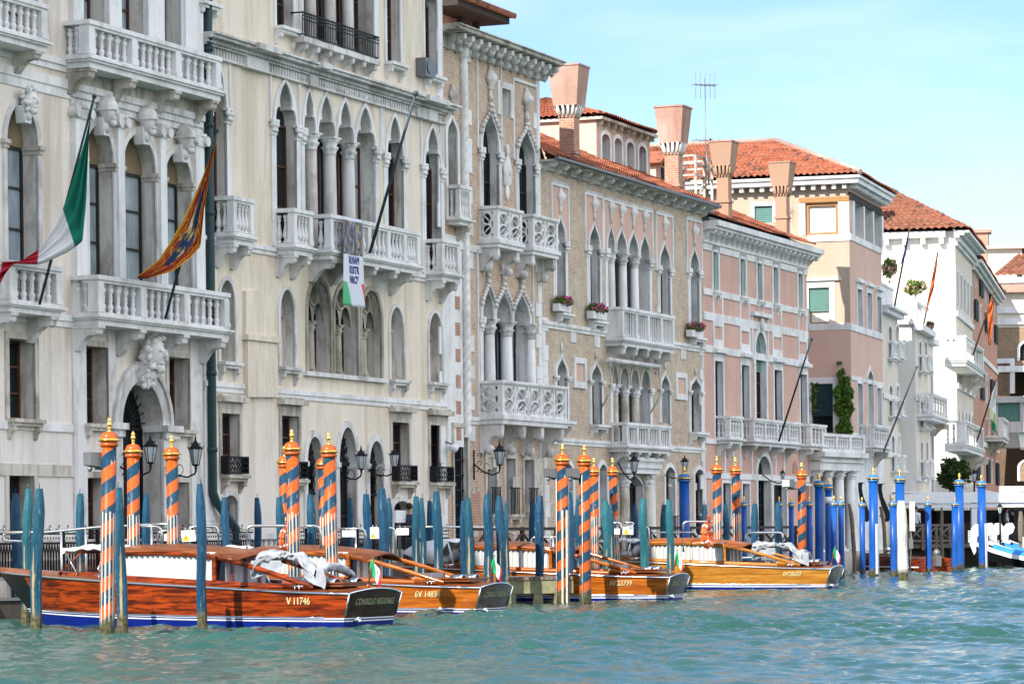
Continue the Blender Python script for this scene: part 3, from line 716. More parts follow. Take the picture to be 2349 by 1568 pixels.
# ground floor
for xl, xr, yt, yb in ((130, 238, 1000, 1378), (497, 602, 1015, 1405), (1175, 1277, 1055, 1420), (1408, 1502, 1072, 1425)):
    wn = B.win('M2', xl, xr, yt, 1200, yb, 'rect', .5, 'pane', 'frame', .14, .04, 'stone_d', .3, .24)
    u0, u1 = B.U('M2', xl, 1350), B.U('M2', xr, 1350); z0 = B.Z('M2', xr, yb)
    k = MB()                                           # cast iron balconette
    for z in (z0 + .03, z0 + .46): k.box(u0 - .1, u1 + .1, -.26, -.22, z, z + .035)
    for a in (u0 - .1, u1 + .065): k.box(a, a + .035, -.26, .02, z0 + .03, z0 + .5)
    nn = 7
    for i in range(nn):
        for j in range(3):
            uu = u0 - .06 + (u1 - u0 + .12) * (i + .5) / nn; zz = z0 + .07 + .42 * (j + .5) / 3 - .01
            s_ = .07; k.tube([(uu + s_ * math.cos(a) * (1 if (i + j) % 2 else .6), -.24, zz + s_ * math.sin(a)) for a in [0, .9, 1.8, 2.7, 3.6, 4.5, 5.4]], .016, 4)
    B.part('balconette', k, 'iron', wn)
zsd = B.Z('M2', 745, 1300)
for xl, xr, yt, nm in ((650, 742, 1142, 'side_door'), (845, 952, 1085, 'portal'), (1030, 1116, 1168, 'side_door')):
    u0, u1 = B.U('M2', xl, 1300), B.U('M2', xr, 1300); zt = B.Z('M2', (xl + xr) / 2, yt)
    wn = B.winu(u0, u1, QZ, zsd, zt, 'round', .5, 'pane', 'frame_d', .2, .06, 'stone', mull=(1, 1), name=nm)
    g = MB(); um = (u0 + u1) / 2; r = (u1 - u0) / 2
    for i in range(9):
        a = math.pi * (i + .5) / 9; g.tube([(um + .1 * math.cos(a), .2, zsd + .1 * math.sin(a)), (um + .9 * r * math.cos(a), .2, zsd + (zt - zsd) * .93 * math.sin(a))], .022, 5)
        g.tube([(um + r * .72 * math.cos(a) + .09 * math.cos(q), .2, zsd + (zt - zsd) * .72 * math.sin(a) + .09 * math.sin(q)) for q in (0, 1.3, 2.6, 3.9, 5.2, 6.28)], .016, 4)
    g.box(u0, u1, .17, .22, zsd - .05, zsd + .05)
    if nm == 'side_door':
        for i in range(6):
            uu = u0 + (u1 - u0) * (i + .5) / 6; g.tube([(uu, .2, zsd - .05), (uu + .08, .2, zsd - .35), (uu - .08, .2, zsd - .6), (uu, .2, zsd - .85)], .016, 4)
            g.tube([(uu, .2, zsd - .05), (uu - .08, .2, zsd - .35), (uu + .08, .2, zsd - .6), (uu, .2, zsd - .85)], .016, 4)
        g.box(u0, u1, .18, .22, zsd - .9, zsd - .84)
    else:
        for j in range(4):
            for i in range(2): g.box(u0 + .1 + i * (u1 - u0) / 2, u0 + (i + 1) * (u1 - u0) / 2 - .05, .3, .36, QZ + .1 + j * .5, QZ + .52 + j * .5)
    B.part('grille', g, 'iron', wn)
    for e in (u0 - .22, u1): 
        k = MB(); k.box(e - .02, e + .24, -.1, .3, zsd - .12, zsd + .02); B.part('impost', k, 'stone', wn)
for xl, xr, yt in ((138, 222, 1500), (1180, 1282, 1535)):
    u0, u1 = B.U('M2', xl, yt), B.U('M2', xr, yt); zt = B.Z('M2', xl + 40, yt)
    B.winu(u0, u1, QZ, zt - .25, zt, 'round', .3, 'pane', 'frame_d', .13, .05, 'stone', mull=(0, 1), name='low_door')
B.band(UL, UR, QZ - .2, QZ + .5, .08, 'stone_d', 'plinth')
# top storey
z4 = B.Z('T2', 600, 205)
for xl, xr, y in ((462, 566, 150), (1140, 1222, 400), (1374, 1452, 470), (-20, 70, 20)):
    u0, u1 = B.U('T2', xl, y), B.U('T2', xr, y)
    B.winu(u0, u1, z4, z4 + 2.2, z4 + 2.8, 'tref', .5, 'pane', 'frame', .12, .05, 'stone_w', .3, mull=(1, 2))
cs = [B.U('T2', x, y) for x, y in ((628, 200), (706, 210), (828, 250), (938, 290), (1062, 350))]
lights = [(cs[i] + (.09 if i else 0), cs[i + 1] - (.09 if i < 3 else 0)) for i in range(4)]
zg = B.Z('T2', 700, 262)
B.group(lights, zg, zg + 2.6, zg + 3.6, 'tref', .65, 'pane', 'frame', .10, .06, 'stone_w', .18, .5, 'marble')
B.pilaster(lights[-1][1], lights[-1][1] + .3, zg, zg + 2.6, .05, .4, 0, 'stone_w'); B.pilaster(cs[0] - .25, cs[0], zg, zg + 2.6, .05, .4, 0, 'stone_w')
g0, g1 = B.U('T2', 628, 200, .35), B.U('T2', 1095, 350, .35)
k = MB(); k.box(g0, g1, -.4, .02, zg - .2, zg - .05)
bo = B.part('balcony', k, 'stone')
for i in range(7): 
    k = MB(); a = g0 + .2 + (g1 - g0 - .5) * i / 6; k.prism(bracket_prof(.36, .42, zg - .2), a, a + .16, ax='x'); B.part('bracket', k, 'stone', bo)
k = MB()
for z in (zg, zg + .42, zg + .52): k.box(g0, g1, -.37, -.34, z, z + .03)
k.box(g0, g1, -.38, -.33, zg + .6, zg + .64)
for i in range(46): a = g0 + (g1 - g0) * i / 45; k.box(a - .009, a + .009, -.365, -.345, zg, zg + .6)
for a in (g0, g1 - .03): k.box(a, a + .03, -.36, .02, zg + .6, zg + .64); k.box(a, a + .03, -.36, .02, zg, zg + .03)
B.part('iron_railing', k, 'iron', bo)
k = MB(); u0 = B.U('T2', 1376, 430, .3); z_ = B.Z('T2', 1400, 470, .3); k.box(u0, u0 + .75, -.34, -.02, z_, z_ + .55); k.lathe(u0 + .3, 0, [(.2, 0), (.2, .02)], 16); k.xf(Matrix.Translation((u0 + .3, -.35, z_ + .28)) @ Matrix.Rotation(R(90), 4, 'X') @ Matrix.Translation((-u0 - .3, 0, 0)), len(k.v) - 64)
tag(k.build('air_conditioner', [M['grey']], None), 'grey air conditioning box on a high window sill of the gothic palace', 'air conditioner').matrix_world = B.root.matrix_basis.copy()
# stone quoins at both corners
random.seed(3)
for e, sg in ((UL, 1), (UR, -1)):
    b = MB(); z = QZ
    while z < ZT:
        w_ = random.choice((.28, .42, .5)); h_ = random.uniform(.5, .85)
        b.box(min(e, e + sg * w_), max(e, e + sg * w_), -.03, .02, z + .005, z + h_); z += h_
    B.part('quoins', b, 'stone_w')
B.finish(UL, UR, 0.2, ZT, 12)
# ================================================================== narrow gothic brick palace with pierced balconies
F3 = Fac((Q0[0] - .8 * FA.n.x, Q0[1] - .8 * FA.n.y), 4150)
B = Bld('palace', 'narrow gothic brick palace with white pierced lace-like balconies and a heavy bracketed cornice', F3, 'palace', 'brick', 'stone')
UL, UR = F3.uz(1012, HY)[0], F3.uz(1247, HY)[0]
ZC = B.Z('T3', 740, 488); ZT = B.Z('T3', 740, 392)
def lace(u0, u1, z, h, p, bays, sbays, slab=.25, brk=(), bh=.7, bmat='stone_w'):
    b = MB(); b.box(u0 - .04, u1 + .04, -p - .04, .02, z - slab, z - slab * .5); b.box(u0 - .1, u1 + .1, -p - .1, .02, z - slab * .5, z)
    bo = B.part('balcony', b, 'stone_w')
    def panel(a, q, n):
        holes = []; bw = (q - a) / n
        for i in range(n):
            cx_ = a + bw * (i + .5); zc = z + h * .5
            k = .30 * bw; v = h * .2
            for sg in (-1, 1):
                zc2 = zc + sg * h * .19
                holes.append([(cx_ + k * math.cos(t) * (1 if sg * math.sin(t) < 0 else .85), zc2 + v * .82 * math.sin(t)) for t in [2 * math.pi * j / 14 for j in range(14)]])
            for sx in (-1, 1):
                for sz in (-1, 1):
                    holes.append([(cx_ + sx * bw * .36 + bw * .07 * math.cos(t), zc + sz * h * .36 + bw * .09 * math.sin(t)) for t in [2 * math.pi * j / 6 for j in range(6)]])
                holes.append([(cx_ + sx * bw * .37 + bw * .06 * math.cos(t), zc + h * .12 * math.sin(t)) for t in [2 * math.pi * j / 8 for j in range(8)]])
        m = MB(); m.wall([(a, z), (a, z + h), (q, z + h), (q, z)], holes, 0, .09)
        m.add([(x, .09, y) for x, y in [(a, z), (a, z + h), (q, z + h), (q, z)]], [])
        for i in range(n):                                  # carved cross bars and cusps
            cx_ = a + bw * (i + .5)
            for sg in (-1, 1):
                m.tube([(cx_ - bw * .2, .03, z + h * (.5 + sg * .3)), (cx_, .02, z + h * (.5 + sg * .19)), (cx_ + bw * .2, .03, z + h * (.5 + sg * .08))], .025, 5)
                m.tube([(cx_ + .5 * bw * .66 * math.cos(t), -.01, z + h * (.5 + sg * .19) + h * .19 * math.sin(t)) for t in [2 * math.pi * j / 14 for j in range(15)]], .022, 5)
        return m
    m = panel(u0, u1, bays)
    i0 = 0; m.xf(Matrix.Translation((0, -p, 0))); B.part('lace_panel', m, 'stone_w', bo)
    if sbays:
        m = panel(0, p - .1, sbays); m.xf(Matrix.Translation((u0, 0, 0)) @ Matrix.Rotation(R(-90), 4, 'Z')); B.part('lace_panel', m, 'stone_w', bo)
        m = panel(0, p - .1, sbays); m.xf(Matrix.Translation((u1 - .1, 0, 0)) @ Matrix.Rotation(R(-90), 4, 'Z')); B.part('lace_panel', m, 'stone_w', bo)
    for a in [u0 - .02, u1 - .16] + [u0 + (u1 - u0) * i / bays - .05 for i in range(1, bays)]:
        k = MB(); wd = .18 if a in (u0 - .02, u1 - .16) else .1; k.box(a, a + wd, -p - .03, -p + .13, z, z + h); B.part('pedestal', k, 'stone_w', bo)
    k = MB(); k.box(u0 - .07, u1 + .07, -p - .08, -p + .16, z + h, z + h + .1)
    for a in (u0 - .069, u1 - .151): k.box(a, a + .22, -p + .16, .02, z + h + .001, z + h + .099)
    n = int((u1 - u0) / .12)
    for i in range(n): k.ball(u0 + (u1 - u0) * (i + .5) / n, -p - .08, z + h + .05, .035, .03, .03, 6)
    B.part('handrail', k, 'stone_w', bo)
    for a in brk:
        k = MB(); k.prism(bracket_prof(p * .95, bh, z - slab), a - .13, a + .13, ax='x'); k.ball(a, -p * .8, z - slab - bh * .35, .15, .14, .16, 10, 0, .4, a); k.ball(a, -p * .35, z - slab - bh * .85, .15, .16, .16, 10, 0, .4, a)
        B.part('bracket', k, 'stone', bo)
    return bo
# ---- top storey
P_ = .62
za = B.Z('T3', 440, 1462, P_); ha = B.Z('T3', 440, 1258, P_) - za
for xl, xr, ys, yt in ((345, 442, 935, 640), (565, 664, 1008, 765)):
    u0, u1 = B.U('T3', xl, ys), B.U('T3', xr, ys); zs, zt = B.Z('T3', xr, ys), B.Z('T3', (xl + xr) / 2, yt)
    wn = B.winu(u0, u1, za, zs, zt, 'ogee', .5, 'pane', 'frame_d', .2, .07, 'stone', mull=(1, 2))
    for a, q in ((u0 - .25, u0), (u1, u1 + .25)): B.pilaster(a, q, za, zs + .02, .06, .42, 0, 'stone_w')
    k = MB(); finial(k, (u0 + u1) / 2, zt + .2, 1.3)
    oo = arch('ogee', u0 - .2, u1 + .2, zs, zt + .2)
    for (x, z) in oo[2:-2]: k.ball(x, -.1, z, .085, .08, .085, 7, 0, .4, x)
    B.part('finial', k, 'stone', wn)
    k = MB(); zz = zt + 1.35
    k.box(u0 - .38, u0 - .3, -.05, .02, zs, zz); k.box(u1 + .3, u1 + .38, -.05, .02, zs, zz); k.box(u0 - .38, u1 + .38, -.06, .02, zz, zz + .1); B.part('label_mould', k, 'stone_w', wn)
u0, u1 = B.U('T3', 457, 640), B.U('T3', 520, 640); z0, z1 = B.Z('T3', 515, 722), B.Z('T3', 470, 540)
B.winu(u0, u1, z0, z1, z1, 'rect', .5, 'reveal', 'stone_d', .22, .05, 'stone_w', mull=(0, 0), name='blind_window')
k = MB(); u_, z_ = B.A('T3', 497, 1050); k.ball(u_, -.04, z_, .32, .1, .5, 14, 0, .25, 2); k.ball(u_, -.08, z_ + .1, .2, .1, .28, 10, 0, .3, 5); k.ball(u_, -.04, z_ + .68, .12, .08, .22, 8, 0, .4, 7); k.ball(u_, -.03, z_ - .7, .16, .06, .3, 8, 0, .3, 9); k.ball(u_ - .2, -.04, z_ - .3, .1, .07, .22, 8); k.ball(u_ + .2, -.04, z_ - .3, .1, .07, .22, 8)
B.part('coat_of_arms', k, 'stone_w')
for xa, ya, xb, yb in ((440, 1250, 588, 1275), (655, 1312, 808, 1338)):
    u0, u1 = B.U('T3', xa, ya, P_), B.U('T3', xb, yb, P_)
    lace(u0, u1, za, ha - .1, P_, 2, 1, .26, [u0 + .18, u1 - .18], .75)
# ---- triple window and long balcony
P3 = .8
zb = B.Z('M3', 470, 1005, P3); hb = B.Z('M3', 470, 795, P3) - zb
zs = B.Z('M3', 420, 420); zt = B.Z('M3', 490, 215)
ed = [B.U('M3', x, 450 + (x - 350) * .12) for x in (345, 420, 527, 640)]
li = [(ed[i] + (.13 if i else 0.02), ed[i + 1] - .13) for i in range(3)]
wn = B.group(li, zb, zs, zt, 'ogee', .62, 'pane_c', 'frame_d', .16, .07, 'stone', .2, .5, 'stone_w')
k = MB()
for a, q in li:
    oo = arch('ogee', a - .16, q + .16, zs, zt + .19)
    for (x, z) in oo[2:-2]: k.ball(x, -.1, z, .08, .08, .08, 7, 0, .4, x)
    finial(k, (a + q) / 2, zt + .15, .9)
B.part('crockets', k, 'stone', wn)
B.column(li[2][1] + .17, .0, zb, zs, .19, .5, 'stone_w'); B.pilaster(li[0][0] - .28, li[0][0], zb, zs, .06, .45, 0, 'stone_w')
k = MB()
for e in (li[0][0] - .42, li[2][1] + .36): k.box(e, e + .09, -.06, .02, zb, zt + 1.0)
B.part('label_mould', k, 'stone_w', wn)
u0, u1 = B.U('M3', 470, 795, P3), B.U('M3', 862, 838, P3)
lace(u0, u1, zb, hb - .1, P3, 5, 1, .3, [u0 + .15, u0 + (u1 - u0) * .36, u0 + (u1 - u0) * .64, u1 - .2], .95)
# ---- cornice on carved brackets
hh = ZT - ZC
b = MB(); b.box(UL, UR + .3, -.35, .02, ZC + .55 * hh, ZC + .66 * hh); b.box(UL, UR + .45, -.65, .02, ZC + .66 * hh, ZC + .8 * hh); b.box(UL, UR + .52, -.75, .02, ZC + .8 * hh, ZC + .93 * hh); b.box(UL, UR + .58, -.82, .02, ZC + .93 * hh, ZT)
b.box(UL, UR + .05, -.06, .02, ZC - .1, ZC + .55 * hh)
x = UL + .1
while x < UR + .3: b.box(x, x + .06, -.79, -.6, ZC + .68 * hh, ZC + .78 * hh); x += .13
co = B.part('cornice', b, 'stone_d')
n = 13
for i in range(n):
    a = UL + .9 + (UR + .15 - UL - .9) * i / (n - 1)
    k = MB(); k.prism(bracket_prof(.64, .86 * hh, ZC + .6 * hh), a - .12, a + .12, ax='x'); k.ball(a, -.42, ZC + .3 * hh, .15, .16, .18, 8, 0, .5, i); k.ball(a, -.16, ZC - .02, .13, .13, .15, 8, 0, .4, i); B.part('modillion', k, 'stone', co)
# ---- corners: twisted rope column, quoins
ur = B.U('T3', 226, 800)
k = MB(); zz = [QZ + 4 + i * .06 for i in range(int((ZC - QZ - 4) / .06))]; n = 12; P = []
for z in zz: P.append([(ur + (.13 + .025 * math.cos(2 * (2 * math.pi * j / n - z * 9))) * math.cos(2 * math.pi * j / n), -.06 + (.13 + .025 * math.cos(2 * (2 * math.pi * j / n - z * 9))) * math.sin(2 * math.pi * j / n), z) for j in range(n + 1)])
k.grid(P); k.ball(ur, -.06, ZC - .05, .24, .24, .3, 10, 0, .4, 1); B.part('rope_column', k, 'stone_w')
random.seed(11); k = MB(); z = QZ + 3.9
while z < ZC: 
    h_ = random.uniform(.42, .6); w_ = random.choice((.34, .62)); k.box(ur + .15, ur + .15 + w_, -.03, .02, z, z + h_ - .01); z += h_
B.part('quoins', k, 'stone_w'); k = MB(); z = QZ
while z < ZC:
    h_ = random.uniform(.42, .6); w_ = random.choice((.3, .56)); k.box(UR - w_, UR + .01, -.03, .02, z, z + h_ - .01); z += h_
B.part('quoins', k, 'stone_w')
# ---- the slim bay left of the rope column
u0, u1 = B.U('T3', 150, 850), B.U('T3', 190, 850)
zs, zt = B.Z('T3', 180, 845), B.Z('T3', 150, 700); z0 = B.Z('T3', 165, 1345)
wn = B.winu(u0 - .25, u1, z0, zs, zt, 'ogee', .5, 'pane', 'frame_d', .16, .06, 'stone_w', mull=(1, 2)); B.part('finial', finial(MB(), (u0 - .25 + u1) / 2, zt + .1, 1.1), 'stone', wn)
B.balcony(u0 - .3, u1 + .12, z0, 1.05, .45, .2, [], [4], [u1], .45, .2, 'slim', 'stone_w', 1, .14)
k = MB()
for i in range(9): z = QZ + 3.9 + i * .83; k = MB(); k.box(ur - .75, ur - .36, -.02, .02, z, z + .42); B.part('red_block', k, 'brick_r')
k = MB(); k.box(UL, ur - .14, -.012, .02, QZ + 3.7, B.Z('T3', 165, 1440)); B.part('white_render', k, 'stone_w')
ua = B.U('M3', 172, 1200), B.U('M3', 255, 1200); z1 = B.Z('M3', 210, 1085)
wn = B.winu(ua[0], ua[1], QZ + .3, z1, z1, 'rect', .3, 'pane', 'frame_d', .14, .05, 'stone_d', mull=(0, 0), name='barred_window')
k = MB()
for i in range(7): x = ua[0] + (ua[1] - ua[0]) * (i + .5) / 7; k.box(x - .014, x + .014, .1, .13, QZ + .3, z1)
for i in range(9): z = QZ + .4 + (z1 - QZ - .5) * i / 8; k.box(ua[0], ua[1], .09, .14, z, z + .04)
B.part('bars', k, 'iron', wn)
# ---- ground floor
for xl, xr, yt in ((375, 432, 1272), (490, 547, 1277), (605, 662, 1285)):
    u0, u1 = B.U('M3', xl, yt), B.U('M3', xr, yt); z1 = B.Z('M3', xr, yt); z0 = B.f.A('L3', 400, 530)[1]
    wn = B.winu(u0, u1, z0, z1, z1, 'rect', .5, 'pane', 'frame', .17, .05, 'stone_d', .3, mull=(1, 1))
    k = MB()
    for i in range(6): x = u0 + (u1 - u0) * (i + .5) / 6; k.box(x - .009, x + .009, -.2, -.17, z0, z0 + .85)
    k.box(u0, u1, -.21, -.16, z0 + .85, z0 + .89); B.part('railing', k, 'iron', wn)
B.band(ur + .2, UR, zb - .32, zb - .08, .08, 'stone_w', 'string_course', 2)
B.band(ur - .8, UR, za - .45, za - .22, .06, 'stone_w', 'string_course')
random.seed(5); k = MB()
for i in range(16): 
    u_ = random.uniform(ur + .5, UR - .6); z_ = QZ + random.uniform(.2, 3.2); k = MB(); k.box(u_, u_ + random.uniform(.3, .7), -.018, .02, z_, z_ + random.uniform(.15, .4)); B.part('stone_patch', k, 'stone_d')
k = MB(); k.box(UR - .75, UR + .02, -.05, .02, QZ, QZ + 3.4)
B.part('corner_stones', k, 'stone_d')
k = MB(); k.box(ur + .2, ur + 1.2, -.016, .02, QZ, QZ + 2.3); k.box(ur + 1.2, UR - .8, -.017, .02, QZ, QZ + .9); B.part('red_brick_patch', k, 'brick_r')
B.finish(UL, UR, .2, ZT - .05, 11)
# ---- roof terrace shelter above the cornice
k = MB(); a0, a1 = F3.uz(1012, HY, -2)[0], B.U('T3', 385, 150, -2.0)
zr0 = B.Z('T3', 330, 140, -2.0)
for a in (a0 + .2, (a0 + a1) / 2, a1 - .9): k.box(a, a + .18, 2.0, 2.2, ZT - .1, zr0)
k.box(a0, a1, 1.2, 5, zr0, zr0 + .22); st = B.part('roof_shelter', k, 'darkwood')
k = MB(); n = 26
for i in range(n):
    a = a0 + (a1 + .25 - a0) * i / n; k.tube([(a, 1.0, zr0 + .28), (a, 3.2, zr0 + .62)], .1, 6)
B.part('tiles', k, 'tile_o', st); k = MB(); k.box(a0, a1 - 1.4, 2.4, 4.5, ZT - .1, zr0); B.part('back_wall', k, 'salmon', st)
B3 = B
# ================================================================== roofs
def tile_roof(b, p00, p10, p01, p11, cw=.24, rl=.36, m=0, r=.075):
    """barrel tiles between the eave edge p00-p10 and the upper edge p01-p11"""
    p00, p10, p01, p11 = map(Vector, (p00, p10, p01, p11))
    L = max((p10 - p00).length, (p11 - p01).length); n = max(3, int(L / cw)); S = ((p01 - p00).length + (p11 - p10).length) / 2; rows = max(2, int(S / rl))
    nrm = (p10 - p00).cross((p01 - p00) if (p01 - p00).length > 1e-3 else (p11 - p10)).normalized()
    if nrm.z < 0: nrm = -nrm
    q = 5; cols = n * q + 1; P = []
    for k in range(rows):
        for e in (0, 1):
            t = (k + e) / rows; a = p00.lerp(p01, t); c_ = p10.lerp(p11, t); row = []
            for j in range(cols):
                s_ = j / (cols - 1); ph = (j % q) / q; hgt = r * abs(math.sin(math.pi * ph)) * 1.0
                jit = .018 * math.sin(j // q * 12.9 + k * 7.7)
                row.append(a.lerp(c_, s_) + nrm * (hgt + .035 * (1 - e) + jit + .02))
            P.append(row)
    b.grid(P, m, False); return b
def chimney(bl, corner, zb, zs, zp, zt, ws, wb, wt, shaft='brick_r', pot='copper', back=0.0):
    """corner = (u, off) of the front left edge of the shaft; square in plan"""
    u, o = corner; y = -o
    e = thing('chimney', None, None); e.parent = bl.root; del_ = e.pop('label', None) if 'label' in e else None
    b = MB(); b.box(u, u + ws, y, y + ws, zb - .8, zs)
    b.box(u - .05, u + ws + .05, y - .05, y + ws + .05, zb + .35, zb + .45); b.box(u - .03, u + ws + .03, y - .03, y + ws + .03, zs - .12, zs - .06)
    b.build('shaft', [M[shaft]], e)
    cu, cy = u + ws / 2, y + ws / 2
    k = MB(); n = 4
    for i in range(n):
        t = -.5 + (i + .5) / n
        for sx, sy in ((t, -.5), (t, .5), (-.5, t), (.5, t)):
            k.tube([(cu + sx * ws, cy + sy * ws, zs - .1), (cu + sx * (ws + .1), cy + sy * (ws + .1), zs + .05), (cu + sx * wb * .95, cy + sy * wb * .95, zp + .02)], .05, 5)
    k.box(cu - ws * .42, cu + ws * .42, cy - ws * .42, cy + ws * .42, zs - .05, zp + .02)
    k.build('corbels', [M['stone' if pot == 'copper' else pot]], e)
    k = MB()
    def sq(w_, z): return [(cu - w_ / 2, cy - w_ / 2, z), (cu + w_ / 2, cy - w_ / 2, z), (cu + w_ / 2, cy + w_ / 2, z), (cu - w_ / 2, cy + w_ / 2, z)]
    vs_ = sq(wb, zp) + sq(wt, zt) + sq(wt - .14, zt) + sq(wb - .1, zp + .3)
    f = []
    for i in range(4):
        j = (i + 1) % 4; f += [(i, j, 4 + j, 4 + i), (4 + i, 4 + j, 8 + j, 8 + i), (8 + i, 8 + j, 12 + j, 12 + i)]
    f += [(3, 2, 1, 0), (12, 13, 14, 15)]
    k.add(vs_, f); k.box(cu - wt / 2 - .025, cu + wt / 2 + .025, cy - wt / 2 - .025, cy - wt / 2 + .05, zt - .03, zt + .03); k.box(cu - wt / 2 - .024, cu - wt / 2 + .05, cy - wt / 2 + .05, cy + wt / 2 + .025, zt - .03, zt + .03); k.box(cu + wt / 2 - .05, cu + wt / 2 + .024, cy - wt / 2 + .05, cy + wt / 2 + .025, zt - .03, zt + .03)
    k.build('pot', [M[pot]], e)
    return e
# ================================================================== brick palace with pink panels
F4 = Fac(on(F3, 1247), 4050)
B = Bld('palace', 'ochre brick palace with pink panels above its pointed windows and two tall funnel chimneys', F4, 'palace', 'brick2', 'stone')
UL, UR = .02, F4.uz(1618, HY)[0]
ZE = B.Z('T3', 1150, 1140)
LIFT = .004
def panel(u0, u1, z0, z1, mat='pinkpanel', parent=None):
    k = MB(); k.box(u0, u1, -.03, .02, z0, z1); p = B.part('panel', k, mat, parent)
    k = MB()
    for a in (u0 - .1, u1): k.box(a, a + .1, -.07, .02, z0, z1 + .1)
    k.box(u0, u1, -.07, .02, z1, z1 + .1)
    n = int((u1 - u0) / .14)
    for i in range(n): k.box(u0 + .14 * i + .03, u0 + .14 * i + .1, -.1, -.02, z1 + .1, z1 + .17)
    B.part('panel_frame', k, 'stone_w', p); return p
def cutpanel(hole, u0, u1, z0, z1, mat='pinkpanel'):
    """pink render around arch heads; the openings are cut out of it"""
    k = MB(); pts = [(u0, z0), (u0, z1), (u1, z1), (u1, z0)] + list(reversed(hole))
    k.wall(pts, [], -.025, .03); p = B.part('panel', k, mat)
    k = MB()
    for a in (u0 - .1, u1): k.box(a, a + .1, -.07, .02, z0 - .2, z1 + .1)
    k.box(u0, u1, -.07, .02, z1, z1 + .1)
    n = int((u1 - u0) / .16)
    for i in range(n): k.box(u0 + .16 * i + .03, u0 + .16 * i + .11, -.1, -.02, z1 + .1, z1 + .16)
    B.part('panel_frame', k, 'stone_w', p)
def ogw(t, xl, xr, ya, ts, ys, tb, yb, tp, xp, yp, sill=None, cap=.38):
    u0, u1 = B.U(ts, xl, ys), B.U(ts, xr, ys); zs = B.Z(ts, xr, ys); zt = B.Z(t, (xl + xr) / 2 if t == ts else xp, ya); z0 = B.Z(tb, xr, yb)
    wn = B.winu(u0, u1, z0, zs, zt, 'ogee', .5, 'pane', 'frame_d', .12, .07, 'stone_w', sill, mull=(1, 2))
    for a, q in ((u0 - .26, u0), (u1, u1 + .26)): B.pilaster(a, q, z0, zs, .05, cap, 0, 'stone_w')
    k = finial(MB(), (u0 + u1) / 2, zt + .1, 1.0); B.part('finial', k, 'stone_w', wn)
    if tp:
        zp = B.Z(tp, xp, yp); cutpanel([(u0 - .12, zs)] + arch('ogee', u0 - .12, u1 + .12, zs, zt + .12) + [(u1 + .12, zs)], u0 - .34, u1 + .34, zs, zp)
    return u0, u1, z0, zs, zt
wa = ogw('T3', 795, 850, 1310, 'T3', 1478, 'M3', 392, 'T3', 822, 1145, .35)
wb = ogw('T3', 1000, 1060, 1350, 'T3', 1520, 'M3', 440, 'T3', 1030, 1205, .35)
zs = B.Z('M3', 1160, 2); zt = B.Z('T3', 1215, 1385); P_ = .65
zf = B.Z('M3', 1210, 540, P_)
ed = [B.U('M3', x, 100) for x in (1113, 1162, 1235, 1306, 1366)]
li = [(ed[i] + (.12 if i else 0), ed[i + 1] - (.12 if i < 3 else 0)) for i in range(4)]
wn = B.group(li, zf, zs, zt, 'ogee', .6, 'pane', 'frame', .10, .06, 'stone_w', .17, .45, 'stone_w')
for a, q in ((ed[0] - .26, ed[0]), (ed[4], ed[4] + .28)): B.pilaster(a, q, zf, zs, .06, .42, 0, 'stone_w')
hole = [(li[0][0] - .1, zs)]
for a, q in li: hole += arch('ogee', a - .1, q + .1, zs + .0, zt + .12)
hole += [(li[3][1] + .1, zs)]
zp = B.Z('T3', 1250, 1270); cutpanel(hole, ed[0] - .35, ed[4] + .36, zs, zp)
for a, q in li: B.part('finial', finial(MB(), (a + q) / 2, zt + .08, 1.0), 'stone_w', wn)
wc = ogw('T3', 1432, 1492, 1465, 'M3', 110, 'M3', 395, 'T3', 1462, 1325)
wd = ogw('T4', 240, 292, 1200, 'T4', 1350, 'M4', 208, 'T4', 262, 1050, .35)
u0, u1 = B.U('M3', 1210, 345, P_), B.U('M3', 1528, 400, P_); h_ = B.Z('M3', 1210, 345, P_) - zf
w_ = u1 - u0
B.balcony(u0, u1, zf, h_, P_, .25, [u0 + w_ * k for k in (.27, .5, .75)], [5, 5, 5, 5], [u0 + w_ * k for k in (.06, .28, .5, .73, .94)], .75, .24, 'bar', 'stone_w', 0, .2, bmat='stone')
k = MB(); k.box(u0 + .03, u0 + .17, -P_ + .2, .02, zf, zf + h_ - .12); B.part('side_slab', k, 'stone_w')
# lower storey
def lw(xl, xr, ya, ys, yb, sill=.35, t='M3'):
    u0, u1 = B.U(t, xl, ys), B.U(t, xr, ys); zs = B.Z(t, xr, ys); zt = B.Z(t, (xl + xr) / 2, ya); z0 = B.Z(t, xr, yb)
    wn = B.winu(u0, u1, z0, zs, zt, 'ogee', .5, 'pane', 'frame_d', .14, .07, 'stone_w', sill, mull=(1, 2)); B.part('finial', MB().lathe((u0 + u1) / 2, -.04, [(.06, zt + .1), (.04, zt + .3), (.01, zt + .42)], 8), 'stone_w', wn)
    for a, q in ((u0 - .2, u0), (u1, u1 + .22)): B.pilaster(a, q, z0, zs, .05, .2, 0, 'stone_w')
lw(800, 862, 640, 775, 1050); lw(1012, 1074, 680, 802, 1072); lw(1440, 1490, 745, 855, 1060, None); lw(396, 458, 470, 560, 812, .35, 'M4')
zs = B.Z('M3', 1240, 830); zt = B.Z('M3', 1240, 715); P5 = .7; z5 = B.Z('M3', 1235, 1195, P5); h5 = B.Z('M3', 1235, 1052, P5) - z5
ed = [B.U('M3', x, 900) for x in (1143, 1182, 1248, 1312, 1372)]
li = [(ed[i] + (.12 if i else 0), ed[i + 1] - (.12 if i < 3 else 0)) for i in range(4)]
B.group(li, z5, zs, zt, 'point', .6, 'pane', 'frame', .12, .06, 'stone_d', .17, .4, 'stone_d')
for a, q in ((ed[0] - .22, ed[0]), (ed[4], ed[4] + .24)): B.pilaster(a, q, z5, zs, .06, .3, 0, 'stone_w')
